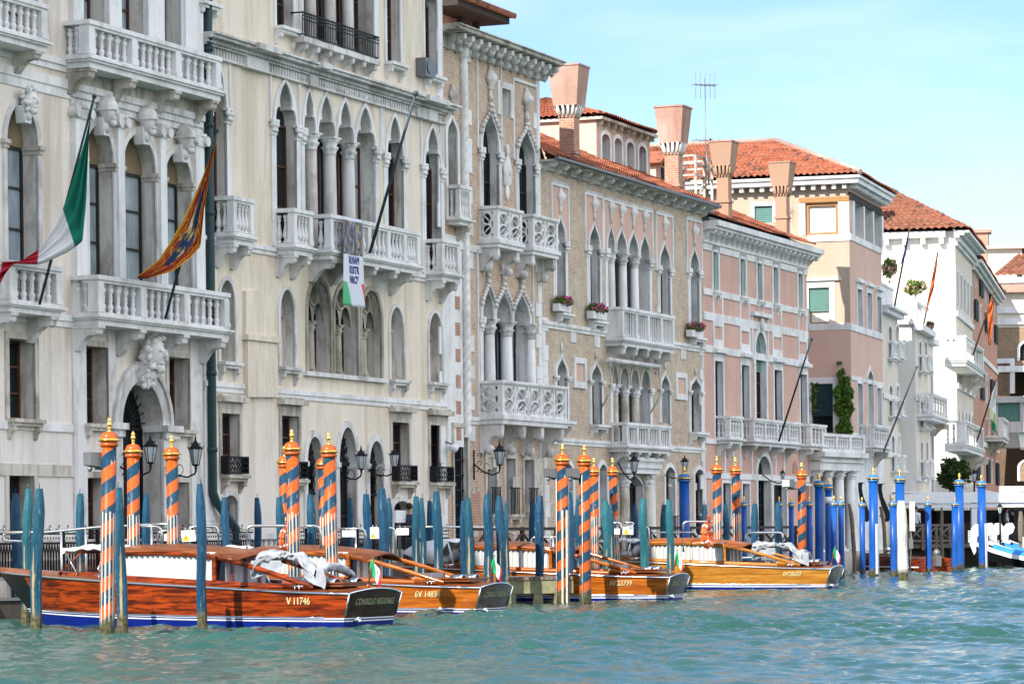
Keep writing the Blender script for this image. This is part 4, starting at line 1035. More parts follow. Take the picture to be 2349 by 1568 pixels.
u0, u1 = B.U('M3', 1235, 1052, P5), B.U('M3', 1505, 1092, P5); w_ = u1 - u0
B.balcony(u0, u1, z5, h5, P5, .22, [u0 + w_ * k for k in (.25, .5, .75)], [4, 4, 4, 4], [u0 + w_ * k for k in (.07, .3, .52, .75, .95)], .45, .24, 'bar', 'stone_w', 2, .18, bmat='stone')
# rolled awning on arms above the group
k = MB(); a, q = B.U('M3', 1120, 670, .4), B.U('M3', 1432, 712, .4); z_ = B.Z('M3', 1250, 688, .4)
k.tube([(a, -.4, z_), (q, -.4, z_)], .085, 10)
for e in (a + .1, q - .1): k.tube([(e, -.4, z_), (e - .05, -.55, z_ - 1.0), (e, -.1, z_ - 1.7)], .03, 6)
B.part('awning_roll', k, 'stone')
for t, x0, y0, x1, y1 in (('M3', 908, 655, 975, 845), ('M4', 308, 440, 368, 610)):
    u0, u1 = B.U(t, x0, (y0 + y1) / 2) + .12, B.U(t, x1, (y0 + y1) / 2) - .12; z1, z0 = B.Z(t, x0, y0) - .2, B.Z(t, x1, y1) + .2
    k = MB(); k.box(u0, u1, -.02, .02, z0, z1); p = B.part('framed_panel', k, 'peach')
    o = [(u0, z0), (u0, z1), (u1, z1), (u1, z0)]; o2 = [(u0 - .2, z0 - .22), (u0 - .2, z1 + .2), (u1 + .2, z1 + .2), (u1 + .2, z0 - .22)]
    B.part('panel_frame', MB().ring(o, o2, -.08, .02, closed=True), 'stone_w', p)
for x, y in ((905, 530), (1050, 560), (355, 330)):
    t = 'M4' if x == 355 else 'M3'; u_, z_ = B.A(t, x, y); k = MB(); k.box(u_ - .3, u_ + .3, -.03, .02, z_ - .2, z_ + .22); B.part('stone_plaque', k, 'stone_w')
zb = B.Z('M3', 900, 480)
B.band(UL, UR, zb - .12, zb + .12, .09, 'stone_w', 'string_course', 2)
zb = B.Z('M3', 900, 1172); B.band(UL, UR, zb - .12, zb + .1, .08, 'stone_w', 'string_course', 2)
# ground floor
for t, xl, xr, yt in (('M3', 856, 900, 1312), ('M3', 1062, 1108, 1312), ('M4', 243, 300, 1022), ('M4', 423, 480, 1036)):
    u0, u1 = B.U(t, xl, yt), B.U(t, xr, yt); zt = B.Z(t, xl + 30, yt)
    wn = B.winu(u0, u1, QZ + .8, zt - .2, zt, 'seg', .45, 'pane', 'frame', .17, .05, 'stone_w', .2, mull=(1, 1))
    k = MB()
    for i in range(6): x = u0 + (u1 - u0) * (i + .5) / 6; k.box(x - .009, x + .009, -.16, -.13, QZ + .8, QZ + 1.5)
    k.box(u0, u1, -.17, -.12, QZ + 1.5, QZ + 1.54); B.part('railing', k, 'iron', wn)
u0, u1 = B.U('M3', 1216, 1450), B.U('M3', 1330, 1450); zt = B.Z('M3', 1260, 1385)
wn = B.winu(u0, u1, QZ, zt - .35, zt, 'seg', .5, 'pane', 'iron', .1, .05, 'stone', mull=(2, 5), name='portal')
for uu in (u0 - .25, u1 + .25):
    B.column(uu, -.12, QZ, zt + .05, .2, .45, 'stone_d')
k = MB(); k.box(u0 - .8, u1 + .9, -.4, .02, zt + .1, zt + .3); k.box(u0 - .9, u1 + 1.0, -.55, .02, zt + .55, zt + .68); k.box(u0 - .85, u1 + .95, -.48, .02, zt + .3, zt + .55)
for i in range(16): x = u0 - .85 + (u1 - u0 + 1.8) * i / 15; k.box(x, x + .1, -.52, -.4, zt + .47, zt + .545)
k.box(u1 + .55, u1 + .95, -.2, .02, QZ, zt + .1)
B.part('entablature', k, 'stone_w', wn)
random.seed(6)
for e, sg in ((UL, 1), (UR, -1)):
    k = MB(); z = QZ; top = (B.Z('M3', 760, 480) if sg > 0 else B.Z('M4', 500, 300))
    while z < top: 
        h_ = random.uniform(.4, .6); w_ = random.choice((.3, .58, .5)); k.box(min(e, e + sg * w_), max(e, e + sg * w_), -.03, .02, z, z + h_ - .012); z += h_
    B.part('quoins', k, 'stone_w')
k = MB()
for i in range(22):
    u_ = random.uniform(UL + .8, UR - 1.2); z_ = QZ + random.uniform(.3, 2.8); k = MB(); k.box(u_, u_ + random.uniform(.3, .6), -.012, .02, z_, z_ + random.uniform(.1, .3)); B.part('stone_patch', k, 'stone_d')
B.finish(UL, UR, .2, ZE + .1, 11)
# ---- eaves: gutter, brackets, tiles
k = MB(); k.box(UL - .1, UR + .25, -.62, .02, ZE + .1, ZE + .17); k.box(UL - .05, UR + .05, -.1, .02, ZE - .12, ZE + .1); ev = B.part('eaves', k, 'stone_d')
n = 16
for i in range(n):
    a = UL + .25 + (UR - UL - .3) * i / (n - 1); q = MB(); q.prism([(0, ZE + .1), (-.52, ZE + .1), (-.52, ZE + .02), (-.42, ZE - .06), (-.3, ZE - .02), (-.2, ZE - .14), (0, ZE - .22)], a - .1, a + .1, ax='x'); B.part('bracket', q, 'stone', ev)
k = MB(); k.tube([(UL - .15, -.66, ZE + .2), (UR + .3, -.66, ZE + .2)], .075, 8); B.part('gutter', k, 'grey', ev)
k = MB(); tile_roof(k, (UL - .1, -.6, ZE + .22), (UR + .3, -.6, ZE + .22), (UL - .1, 5.0, ZE + 2.75), (UR + .3, 5.0, ZE + 2.75)); tile_roof(k, (UR + .3, 10.8, ZE + .22), (UL - .1, 10.8, ZE + .22), (UR + .3, 5.0, ZE + 2.75), (UL - .1, 5.0, ZE + 2.75))
B.part('roof', k, 'tile')
k = MB()
for e in (UL + .02, UR - .02): k.add([(e, 0, ZE + .1), (e, 5, ZE + 2.7), (e, 11, ZE + .1)], [(0, 1, 2)])
B.part('gable', k, 'peach')
# ---- attic room with four arched windows
o_ = -2.6
a0, a1 = B.U('T3', 1052, 1040, o_), B.U('T3', 1380, 1140, o_); z0 = B.Z('T3', 1052, 1075, o_); z1 = B.Z('T3', 1380, 885, o_)
att = thing('attic', None, None); att.parent = B.root; att.location = (0, -o_, 0)
hs = []; n = 4
xs = [(1078, 1128), (1155, 1200), (1230, 1275), (1304, 1348)]
for xl, xr in xs:
    q0, q1 = B.U('T3', xl, 1000, o_), B.U('T3', xr, 1020, o_); zs = B.Z('T3', 1180, 885, o_); zt = B.Z('T3', 1180, 865, o_) + .1; zz = B.Z('T3', 1180, 1055, o_)
    o = outline('round', q0, q1, zz, zs, zt); hs.append(o); k = MB(); k.box(q0, q1, .3, .34, zz, zs); k.prism(o, .34, .36)
    wn = k.build('window', [M['pane']], att); k = MB(); k.ring(o, outer_of('round', q0, q1, zz, zs, zt, .16), -.06, .02); k.box(q0 - .2, q1 + .2, -.1, .02, zz - .12, zz); k.build('surround', [M['stone_w']], att)
k = MB(); k.wall([(a0, z0 - 1.2), (a0, z1 + .25), (a1, z1 + .25), (a1, z0 - 1.2)], hs, 0, .4, 0, 1); k.build('front_wall', [M['brick'], M['stone_w']], att)
k = MB(); k.box(a0, a1, .41, 5.4, z0 - 1.2, z1 + .25); k.add([(a0 - .002, 0, z0 - 1.2), (a0 - .002, .42, z0 - 1.2), (a0 - .002, .42, z1 + .25), (a0 - .002, 0, z1 + .25)], [(0, 1, 2, 3)]); k.build('side_walls', [M['peach']], att)
k = MB(); k.box(a0 - .15, a1 + .15, -.3, 5.6, z1 + .25, z1 + .36)
for i in range(9): a = a0 + .05 + (a1 - a0 - .2) * i / 8; k.box(a, a + .12, -.22, .02, z1 + .08, z1 + .25)
k.build('eaves', [M['stone_d']], att)
k = MB(); ym = 2.6; zr = z1 + 1.35; e0, e1 = a0 - .25, a1 + .25
tile_roof(k, (e0, -.4, z1 + .38), (e1, -.4, z1 + .38), (a0 + 1.6, ym, zr), (a1 - 1.6, ym, zr)); tile_roof(k, (e1, 5.7, z1 + .38), (e0, 5.7, z1 + .38), (a1 - 1.6, ym, zr), (a0 + 1.6, ym, zr))
tile_roof(k, (e0, 5.7, z1 + .38), (e0, -.4, z1 + .38), (a0 + 1.6, ym, zr), (a0 + 1.59, ym, zr)); tile_roof(k, (e1, -.4, z1 + .38), (e1, 5.7, z1 + .38), (a1 - 1.6, ym, zr), (a1 - 1.59, ym, zr)); k.build('roof', [M['tile']], att)
# ---- chimneys
def chim(bl, t, xc, yb, ys, yp, yt, ws, wb, wt, off, shaft, pot):
    u = bl.U(t, xc, ys, off); zz = [bl.Z(t, xc, y, off) for y in (yb, ys, yp, yt)]
    return chimney(bl, (u - 0.0, off), zz[0], zz[1], zz[2], zz[3], ws, wb, wt, shaft, pot)
chim(B, 'T3', 912, 1000, 695, 645, 402, .56, .88, 1.16, -.55, 'brick_r', 'copper')
chim(B, 'T4', 172, 890, 620, 568, 348, .56, .88, 1.16, -.55, 'brick_r', 'copper')
B4 = B
# ================================================================== pink palace
F5 = Fac(on(F4, 1618), 4050)
B = Bld('palace', 'pink plastered palace with white stone bands, green shutters and a scrolled white cornice', F5, 'palace', 'pink', 'stone_w')
UL, UR = .02, F5.uz(1857, HY)[0]
ZC0, ZC1 = B.Z('T4', 340, 1180), B.Z('T4', 340, 1050)
hh = ZC1 - ZC0
b = MB(); b.box(UL, UR + .05, -.08, .02, ZC0, ZC0 + .12 * hh); b.box(UL, UR + .02, -.04, .02, ZC0 + .12 * hh, ZC0 + .55 * hh); b.box(UL, UR + .35, -.55, .02, ZC0 + .6 * hh, ZC0 + .75 * hh); b.box(UL, UR + .45, -.68, .02, ZC0 + .75 * hh, ZC1)
b.box(UL, UR + .1, -.12, .02, ZC0 + .54 * hh, ZC0 + .6 * hh)
co = B.part('cornice', b, 'stone_w')
n = 22
for i in range(n):
    a = UL + .25 + (UR + .1 - UL - .3) * i / (n - 1); k = MB(); k.prism([(0, ZC0 + .6 * hh), (-.5, ZC0 + .6 * hh), (-.52, ZC0 + .48 * hh), (-.42, ZC0 + .38 * hh), (-.28, ZC0 + .42 * hh), (-.14, ZC0 + .22 * hh), (0, ZC0 + .1 * hh)], a - .085, a + .085, ax='x'); B.part('modillion', k, 'stone_w', co)
B.band(UL, UR, ZC0 - .28, ZC0 - .03, .05, 'stone_w', 'architrave')
# top storey, shutters half let down
zb1 = B.Z('M4', 540, 78)
for xl, xr, yt, yb, sh in ((382, 414, 1228, 1480, 1), (548, 580, 1268, 1512, 1), (652, 682, 1294, 1536, .55), (750, 780, 1318, 1556, .6), (902, 930, 1358, 1590, .65)):
    u0, u1 = B.U('T4', xl, 1350), B.U('T4', xr, 1350); z1 = B.Z('T4', xr, yt); z0 = B.Z('T4', xr, yb)
    wn = B.winu(u0, u1, z0, z1, z1, 'rect', .32, 'pane', 'frame', .16, .05, 'stone_w', .18, mull=(1, 1))
    k = MB(); n = int((z1 - z0) * sh / .07)
    k.box(u0, u1, .14, .16, z1 - (z1 - z0) * sh, z1)
    for i in range(n): z = z1 - .07 * (i + 1); k.box(u0 + .01, u1 - .01, .115, .145, z, z + .045)
    B.part('shutter', k, 'shutter', wn)
for xa, y in ((415, 1380), (600, 1420), (700, 1440), (800, 1460)):
    pass
# stone bands and recessed panels between the storeys
for y0, y1 in ((66, 92), (98, 122)):
    pass
zA = B.Z('M4', 500, 96); B.band(UL, UR, zA - .16, zA + .16, .05, 'stone_w')
zB = B.Z('M4', 505, 296); B.band(UL, UR, zB - .14, zB + .14, .06, 'stone_w')
zM = B.Z('T4', 345, 1490); B.band(UL, UR, zM - .05, zM + .2, .05, 'stone_w')
for t, xl, xr, y in (('M4', 535, 598, 200), ('M4', 700, 762, 235), ('M4', 897, 958, 265), ('M4', 1057, 1113, 290)):
    u0, u1 = B.U(t, xl, y), B.U(t, xr, y); k = MB()
    for a in (u0, u1 - .16): k.box(a, a + .16, -.05, .02, zB + .14, zA - .16)
    k.box(u0 + .16, u1 - .16, -.05, .02, zA - .34, zA - .16); k.box(u0 + .16, u1 - .16, -.05, .02, zB + .14, zB + .42); B.part('stone_frame', k, 'stone_w')
    k = MB()
    for a in (u0, u1 - .16): k.box(a, a + .16, -.045, .02, zA + .16, zM - .05)
    B.part('stone_strip', k, 'stone_w')
# main storey
P_ = .58
zf = B.Z('M4', 640, 845, P_); h_ = B.Z('M4', 640, 705, P_) - zf
for xl, xr, yt in ((546, 596, 378), (710, 757, 402), (910, 957, 432), (1068, 1110, 458)):
    u0, u1 = B.U('M4', xl, 500), B.U('M4', xr, 500); z1 = B.Z('M4', xr, yt)
    B.winu(u0, u1, zf, z1, z1, 'rect', .42, 'pane', 'frame_d', .16, .05, 'stone_w', None, .24, mull=(1, 2))
u0, u1 = B.U('M4', 793, 400), B.U('M4', 857, 400); zs = B.Z('M4', 850, 330); zt = B.Z('M4', 820, 195)
wn = B.winu(u0, u1, zf, zs, zt, 'round', .42, 'pane', 'frame', .2, .07, 'stone_w', mull=(1, 2))
k = MB(); k.prism(arch('round', u0, u1, zs, zt) , .2, .24); k.box(u0, u1, .2, .24, zs - .75, zs)
for i in range(22): z = zs - .75 + .09 * i; k.box(u0 + .02, u1 - .02, .175, .205, z, z + .05) if z < zt - .4 else None
B.part('shutter', k, 'shutter', wn)
k = MB(); k.box(u0 - .5, u1 + .5, -.2, .02, zt + .62, zt + .78)
for a in (u0 - .42, u1 + .3): k.box(a, a + .12, -.06, .02, zs, zt + .62)
k.ball((u0 + u1) / 2, -.1, zt + .3, .12, .14, .28, 8, 0, .3, 2)
for a in (u0 - .3, u1): k.box(a, a + .3, -.1, .1, zs - .1, zs + .06); k.box(a + .02, a + .28, -.08, .1, zs - .5, zs - .1)
B.part('aedicule', k, 'stone_w', wn)
for xa, ya, xb, yb, ped, nb, br in ((640, 706, 722, 708, [], [4], (.15, .85)), (786, 722, 1078, 742, [.25, .5, .75], [4, 4, 4, 4], (.08, .36, .64, .92)), (1136, 750, 1234, 757, [], [4], (.15, .85))):
    u0, u1 = B.U('M4', xa, ya, P_), B.U('M4', xb, yb, P_); w_ = u1 - u0
    B.balcony(u0, u1, zf, h_, P_, .2, [u0 + w_ * q for q in ped], nb, [u0 + w_ * q for q in br], .5, .22, 'double', 'stone_w', 2, .2, bmat='stone')
B.band(UL, UR, zf - .22, zf - .02, .06, 'stone_w', 'string_course')
# ground floor
zl = B.Z('M4', 640, 1120)
for xl, xr in ((594, 642), (715, 758), (905, 985), (1095, 1140)):
    u0, u1 = B.U('M4', xl, 1130), B.U('M4', xr, 1130)
    B.winu(u0, u1, QZ, zl, zl, 'rect', .4, 'pane', 'frame_d', .12, .05, 'stone_w', mull=(1, 1), name='french_window')
u0, u1 = B.U('M4', 806, 1080), B.U('M4', 886, 1080); zs = B.Z('M4', 886, 1060); zt = B.Z('M4', 845, 955)
wn = B.winu(u0, u1, QZ, zs, zt, 'round', .5, 'pane', 'iron', .22, .07, 'stone_w', mull=(3, 4), name='portal')
B.band(UL, UR, zl + .16, zl + .4, .05, 'stone_w')
B.band(UL, UR, QZ - .2, zl + .16, .02, 'stone_d', 'base_course') if False else None
for xl in (604, 655, 700, 770, 915, 968, 1070, 1128): a = B.U('M4', xl, 1000); k = MB(); k.box(a, a + .16, -.05, .02, zl + .4, zf - .22); B.part('stone_strip', k, 'stone_w')
k = MB(); p = [B.A('M4', x, y) for x, y in ((1022, 1060), (1028, 1000), (1040, 978), (1052, 1005), (1058, 1060))]; k.prism(p, -.015, .02); B.part('bare_brick_patch', k, 'brick_r')
B.finish(UL, UR, .2, ZC1 - .05, 11)
k = MB(); ZR = ZC1; tile_roof(k, (UL, -.35, ZR + .15), (UR + .2, -.35, ZR + .15), (UL, 5.2, ZR + 2.6), (UR + .2, 5.2, ZR + 2.6)); tile_roof(k, (UR + .2, 10.8, ZR + .1), (UL, 10.8, ZR + .1), (UR + .2, 5.2, ZR + 2.6), (UL, 5.2, ZR + 2.6)); B.part('roof', k, 'tile')
k = MB(); k.box(UL, UR + .1, -.3, 10.6, ZC1 - .02, ZC1 + .14); k.add([(UR + .05, -.2, ZR + .1), (UR + .05, 5.2, ZR + 2.55), (UR + .05, 10.6, ZR + .1)], [(0, 1, 2)]); B.part('parapet', k, 'lead')
for t, xc, yb, ys, yp, yt, ws, wb, wt in (('T4', 478, 985, 758, 708, 560, .5, .74, .98), ('T4', 834, 1080, 875, 832, 688, .5, .74, .98)):
    chim(B, t, xc, yb, ys, yp, yt, ws, wb, wt, -.6, 'peachren', 'peachren')
B5 = B
# ================================================================== peach corner house
class Fac2(Fac):
    def __init__(s, p, d): s.o = Vector(p); s.d = Vector(d).normalized(); s.n = Vector((s.d.y, -s.d.x))
e5 = on(F5, 1857)
D6 = e5[1] + 4.4
F6 = Fac(pl(1956, D6), 3350); F6s = Fac2(pl(1956, D6), F6.n)   # canal front, and the sunlit flank
B = Bld('corner_house', 'tall peach corner house with a red hipped roof, its flank lit by the sun', F6, 'house', 'peach', 'stone_w')
S = Bld('tmp', 'x', F6s, 'x'); 
bpy.data.objects.remove(S.root); 
flank = thing('flank', None, None); flank.parent = B.root; flank.rotation_euler = (0, 0, F6s.yaw() - F6.yaw()); S.root = flank; S.wm = 'flank'; S.rm = 'stone_w'
UR = F6.uz(2029, HY)[0]; ZE = B.Z('T5', 520, 222); LF = -15.0
# canal front
zt, zb = B.Z('T4', 1300, 955), B.Z('T4', 1300, 1160)
for xl, xr in ((1250, 1303), (1311, 1360), (1368, 1414)):
    u0, u1 = B.U('T4', xl, 1050), B.U('T4', xr, 1050); B.winu(u0, u1, zb, zt, zt, 'rect', .9, 'pane', 'frame', None, mull=(0, 0), name='loggia_opening')
B.band(-.03, UR, zb - .28, zb, .05, 'stone_w'); B.band(-.03, UR, zt, zt + .32, .06, 'darkwood', 'lintel')
k = MB()
for xl, xr in ((1236, 1250), (1303, 1311), (1360, 1368), (1414, 1424)): k = MB(); k.box(B.U('T4', xl, 1050), B.U('T4', xr, 1050), -.05, .02, zb, zt); B.part('loggia_pier', k, 'stone_w')
z1, z0 = B.Z('T5', 600, 870), B.Z('T5', 600, 1092)
for xl, xr in ((545, 574), (604, 632), (664, 690)):
    u0, u1 = B.U('T5', xl, 980), B.U('T5', xr, 980); B.winu(u0, u1, z0, z1, z1, 'rect', .4, 'pane', 'frame_d', .12, .05, 'stone_w', None, .2, mull=(1, 1))
B.band(-.03, UR, z0 - .3, z0, .05, 'stone_w')
z3, z2 = B.Z('M5', 600, 215), B.Z('M5', 600, 515)
for xl, xr in ((546, 576), (666, 692)):
    u0, u1 = B.U('M5', xl, 350), B.U('M5', xr, 350); B.winu(u0, u1, z2, z3, z3, 'rect', .4, 'pane', 'frame_d', .12, .05, 'stone_w', mull=(1, 1))
u0, u1 = B.U('M5', 606, 350), B.U('M5', 640, 350); B.winu(u0, u1, z2, B.Z('M5', 620, 190), B.Z('M5', 620, 105), 'ogee', .4, 'pane', 'frame_d', .13, .07, 'stone_w', mull=(1, 2))
B.band(-.03, UR, z3 + .1, z3 + .3, .04, 'stone_w'); B.band(-.03, UR, z2 - .3, z2, .06, 'stone_w')
q0, q1 = B.U('M5', 648, 540, .7), B.U('M5', 745, 560, .7); B.balcony(q0, q1, z2 - .6, 1.0, .7, .2, [], [6], [q0 + .2, q1 - .2], .7, .24, 'double', 'stone_w', 2, .2)
k = MB(); k.box(0, UR, -.015, .02, QZ, z2 - .9); B.part('stone_ground_floor', k, 'stone_w')
B.finish(0, UR, .2, ZE, 15, side0=False)
# the flank, seen from the canal: window with a wooden frame and a pale blind, shutters, big blind and ivy
def sw(t, xl, xr, yt, yb, pane, fr, name='window', depth=.25, sur=.25):
    u0, u1 = S.U(t, xl, (yt + yb) / 2), S.U(t, xr, (yt + yb) / 2); z1, z0 = S.Z(t, (xl + xr) / 2, yt), S.Z(t, (xl + xr) / 2, yb)
    return S.winu(u0, u1, z0, z1, z1, 'rect', depth, pane, fr, sur, .03, 'stone_w', mull=(0, 0), name=name), u0, u1, z0, z1
M['blind'] = plain('pale_blind', (.75, .74, .70), .8, var=.05)
M['woodframe'] = plain('warm_wood_frame', (.34, .17, .07), .5)
wn, u0, u1, z0, z1 = sw('T5', 228, 430, 322, 520, 'blind', 'woodframe', sur=None)
k = MB()
for a in (u0, u1 - .14): k.box(a, a + .14, .1, .2, z0, z1)
k.box(u0 + .14, u1 - .14, .1, .2, z0, z0 + .12); k.box(u0 + .14, u1 - .14, .1, .2, z1 - .14, z1); S.part('wide_frame', k, 'woodframe', wn)
k = MB(); k.box(S.U('T5', 190, 300), .0, -.04, .02, z1 + .02, z1 + .24); S.part('lintel', k, 'woodframe')
k = MB(); k.box(S.U('T5', 190, 400), u0, -.03, .02, z0, z1); k.box(u1, 0, -.03, .02, z0, z1); k.box(S.U('T5', 245, 540), 0, -.05, .02, z0 - .3, z0); S.part('white_piers', k, 'stone_w')
wn, u0, u1, z0, z1 = sw('T5', 250, 376, 842, 1062, 'pane', 'woodframe')
k = MB(); zs_ = S.Z('T5', 310, 985); n = int((z1 - zs_) / .09)
k.box(u0, u1, .12, .15, zs_, z1)
for i in range(n): k.box(u0, u1, .09, .13, zs_ + i * .09, zs_ + i * .09 + .06)
S.part('shutter', k, 'shutter', wn)
k = MB(); P = [[(u0 + .05 + (u1 - u0 - .1) * i / 24, .2 + .02 * math.sin(i * 1.9), z) for i in range(25)] for z in (z0 + .05, zs_)]; k.grid(P); S.part('curtain', k, 'blind', wn)
k = MB(); k.box(u0 - .3, u1 + .55, -.12, .02, z1 + .3, z1 + .42); S.part('lintel', k, 'stone_w', wn); S.band(-8, 0, z0 - .3, z0, .03, 'stone_w')
wn, u0, u1, z0, z1 = sw('T4', 640, 750, 955, 1060, 'pane', 'frame', sur=.18)
k = MB(); k.box(u0, u1, .12, .15, z0, z1)
for i in range(int((z1 - z0) / .09)): k.box(u0, u1, .09, .13, z0 + i * .09, z0 + i * .09 + .06)
S.part('shutter', k, 'shutter', wn)
wn, u0, u1, z0, z1 = sw('M5', 268, 398, 205, 505, 'pane', 'frame_d', sur=.28)
k = MB(); zs_ = S.Z('M5', 330, 402); k.box(u0, u1, .10, .13, zs_, z1)
for i in range(int((z1 - zs_) / .1)): k.box(u0, u1, .07, .11, zs_ + i * .1, zs_ + i * .1 + .07)
S.part('roller_blind', k, 'shutter_d', wn)
# lower part of the flank is a darker pink
k = MB(); zl = S.Z('T5', 400, 1100); k.wall([(-9, QZ), (-9, zl), (-.01, zl), (-.01, QZ)], [S.holes[-1]], -.012, .03); kk = S.part('pink_render', k, 'peach')
k = MB(); k.add([(LF, 0, .2), (LF, 0, ZE), (0, 0, ZE), (0, 0, .2)], []); 
k.wall([(LF, .2), (LF, ZE), (-.001, ZE), (-.001, .2)], S.holes, -.004, .4, 0, 1); S.part('flank_wall', k, ['flank', 'stone_w'])
# eaves with little corbels, hipped roof
k = MB(); k.box(-.5, UR + .4, -.5, 15.3, ZE, ZE + .22); k.box(-.6, UR + .5, -.6, 15.4, ZE + .22, ZE + .34)
for i in range(26): a = .1 + UR * i / 25; k.box(a - .07, a + .05, -.36, .02, ZE - .2, ZE)
for i in range(32): a = .15 + 14.5 * i / 31; k.box(-.36, .02, a - .09, a + .09, ZE - .22, ZE)
B.part('eaves', k, 'stone_w')
ZRi = ZE + 2.5; m_ = UR / 2; k = MB(); zz = ZE + .36
tile_roof(k, (-.65, -.65, zz), (UR + .55, -.65, zz), (m_ - .01, m_, ZRi), (m_ + .01, m_, ZRi), .28, .42, r=.09); tile_roof(k, (-.65, 15.4, zz), (-.65, -.65, zz), (m_, 13.5, ZRi), (m_, m_, ZRi), .28, .42, r=.09)
tile_roof(k, (UR + .55, -.65, zz), (UR + .55, 15.4, zz), (m_, m_, ZRi), (m_, 13.5, ZRi), .28, .42); tile_roof(k, (UR + .55, 15.4, zz), (-.65, 15.4, zz), (m_, 13.5, ZRi), (m_ - .02, 13.5, ZRi), .28, .42)
for a, b_ in (((-.65, -.65, zz + .1), (m_, m_, ZRi + .1)), ((UR + .55, -.65, zz + .1), (m_, m_, ZRi + .1)), ((m_, m_, ZRi + .1), (m_, 13.5, ZRi + .1))): k.tube([a, b_], .13, 6, 1)
B.part('roof', k, ['tile', 'copper'])
B6 = B
# dormer with a metal terrace frame on the roofs behind the chimneys
def world(t, x, y, D): return at(*c(t, x, y), D)
p = world('T4', 290, 860, 138.5); tr = thing('roof_terrace', 'white steel roof terrace in front of a small gabled dormer', 'roof terrace', (p.x, p.y, 0), F5.yaw())
zb_, zt_ = p.z, world('T4', 290, 640, 138.5).z; zm_ = world('T4', 290, 770, 138.5).z
k = MB()
for x in (-.1, 1.1, 2.2):
    for y in (0, 1.3): k.box(x, x + .1, y, y + .1, zb_ - .6, zt_)
for z in (zm_, zt_ - .08, zm_ + .5):
    k.box(-.1, 2.3, 0, .1, z, z + .08); k.box(-.1, 2.3, 1.3, 1.4, z, z + .08); k.box(-.1, 0, .1, 1.3, z + .001, z + .079); k.box(2.2, 2.3, .1, 1.3, z + .001, z + .079)
k.tube([(0, 0, zb_ - .4), (1.1, .0, zm_)], .04, 5); k.build('frame', [M['stone_d']], tr)
k = MB(); k.box(-.2, 2.2, 1.8, 4.0, zb_ - 1, zm_ + .6); k.build('dormer_wall', [M['peach']], tr)
k = MB(); k.prism([(-.5, zm_ + .6), (1.0, zt_ + .35), (2.5, zm_ + .6), (2.3, zm_ + .5), (1.0, zt_ + .15), (-.3, zm_ + .5)], 1.5, 4.2); k.build('dormer_roof', [M['tile']], tr)
k = MB(); k.box(.5, 1.5, 1.74, 1.82, zm_ - .3, zm_ + .5); k.build('dormer_window', [M['shutter_d']], tr)
# tv mast and dish
p = world('T4', 345, 900, 139.5); zt_ = world('T4', 340, 172, 139.5).z
tv = thing('tv_aerial', 'tall thin television aerial with small cross arms against the sky', 'aerial', (p.x, p.y, 0), .3)
MB().tube([(0, 0, p.z - 1), (0, 0, zt_)], .022, 5).build('mast', [M['grey']], tv)
for z, n, L in ((zt_ - .3, 6, .7), (zt_ - 2.7, 4, .8)):
    k = MB(); k.tube([(-.5, 0, z), (.5, 0, z)], .02, 4)
    for i in range(n): x = -.5 + i / (n - 1); k.tube([(x, -L / 2, z), (x, L / 2, z)], .012, 4)
    k.build('cross_arm', [M['grey']], tv)
k = MB(); k.tube([(-.45, -.05, zt_ - .35), (.45, -.05, zt_ - .35)], .01, 4)
for i in range(5): k.tube([(-.45 + .22 * i, -.05, zt_ - .9), (-.45 + .22 * i, -.05, zt_ + .2)], .01, 4)
k.build('aerial_rods', [M['grey']], tv)
p = world('T4', 358, 595, 139); sd = thing('satellite_dish', 'dark red satellite dish seen edge on beside the aerial', 'dish', (p.x, p.y, p.z), 1.25)
k = MB(); k.lathe(0, 0, [(.02, .02), (.2, .06), (.37, .15), (.36, .16), (.2, .08), (.02, .04)], 20); k.xf(Matrix.Rotation(R(80), 4, 'X')); k.build('dish', [plain('dark_red_paint', (.22, .05, .06), .5)], sd); MB().tube([(0, 0, -1.6), (0, .1, 0)], .04, 6).build('stalk', [M['grey']], sd)
# ================================================================== columned porch between the pink palace and the corner house
e5 = Vector(e5); dd = (Vector((F6.o.x, F6.o.y)) - e5); FP = Fac2(e5, dd); Lp = dd.length
T = Bld('porch', 'white columned porch with a balustraded terrace between the pink palace and the corner house', FP, 'porch', 'stone_w')
zb_, zt_ = T.Z('M4', 1290, 1045), T.Z('M4', 1290, 965); zr_ = T.Z('M4', 1300, 825)
k = MB(); k.box(.05, Lp + .0, -.5, 3.5, zb_, zt_); k.box(.0, Lp + .15, -.75, 3.6, zt_, zt_ + .22); k.box(.05, Lp, -.6, 3.5, zb_ + .35, zb_ + .45); T.part('entablature', k, 'stone_w')
for i in range(4): T.column(.5 + (Lp - 1.0) * i / 3, -.1, QZ, zb_, .25, .35, 'stone_w', 'stone_w')
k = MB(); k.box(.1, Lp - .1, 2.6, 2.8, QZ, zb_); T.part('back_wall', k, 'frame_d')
k = MB(); k.box(.05, Lp + .05, -.62, -.4, zr_ - .13, zr_); k.box(.05, Lp + .05, -.62, -.4, zt_ + .22, zt_ + .34); hb = zr_ - .13 - zt_ - .34
for i in range(4): a = .05 + (Lp - .2) * i / 3; k.box(a, a + .24, -.615, -.405, zt_ + .34, zr_ - .13)
bo = T.part('balustrade', k, 'stone_w'); me = baluster('double', hb, 'stone_w')
for j in range(3):
    for i in range(5): inst('baluster', me, bo, (.29 + (Lp - .2) * j / 3 + ((Lp - .2) / 3 - .24) * (i + .5) / 5, -.51, zt_ + .34))
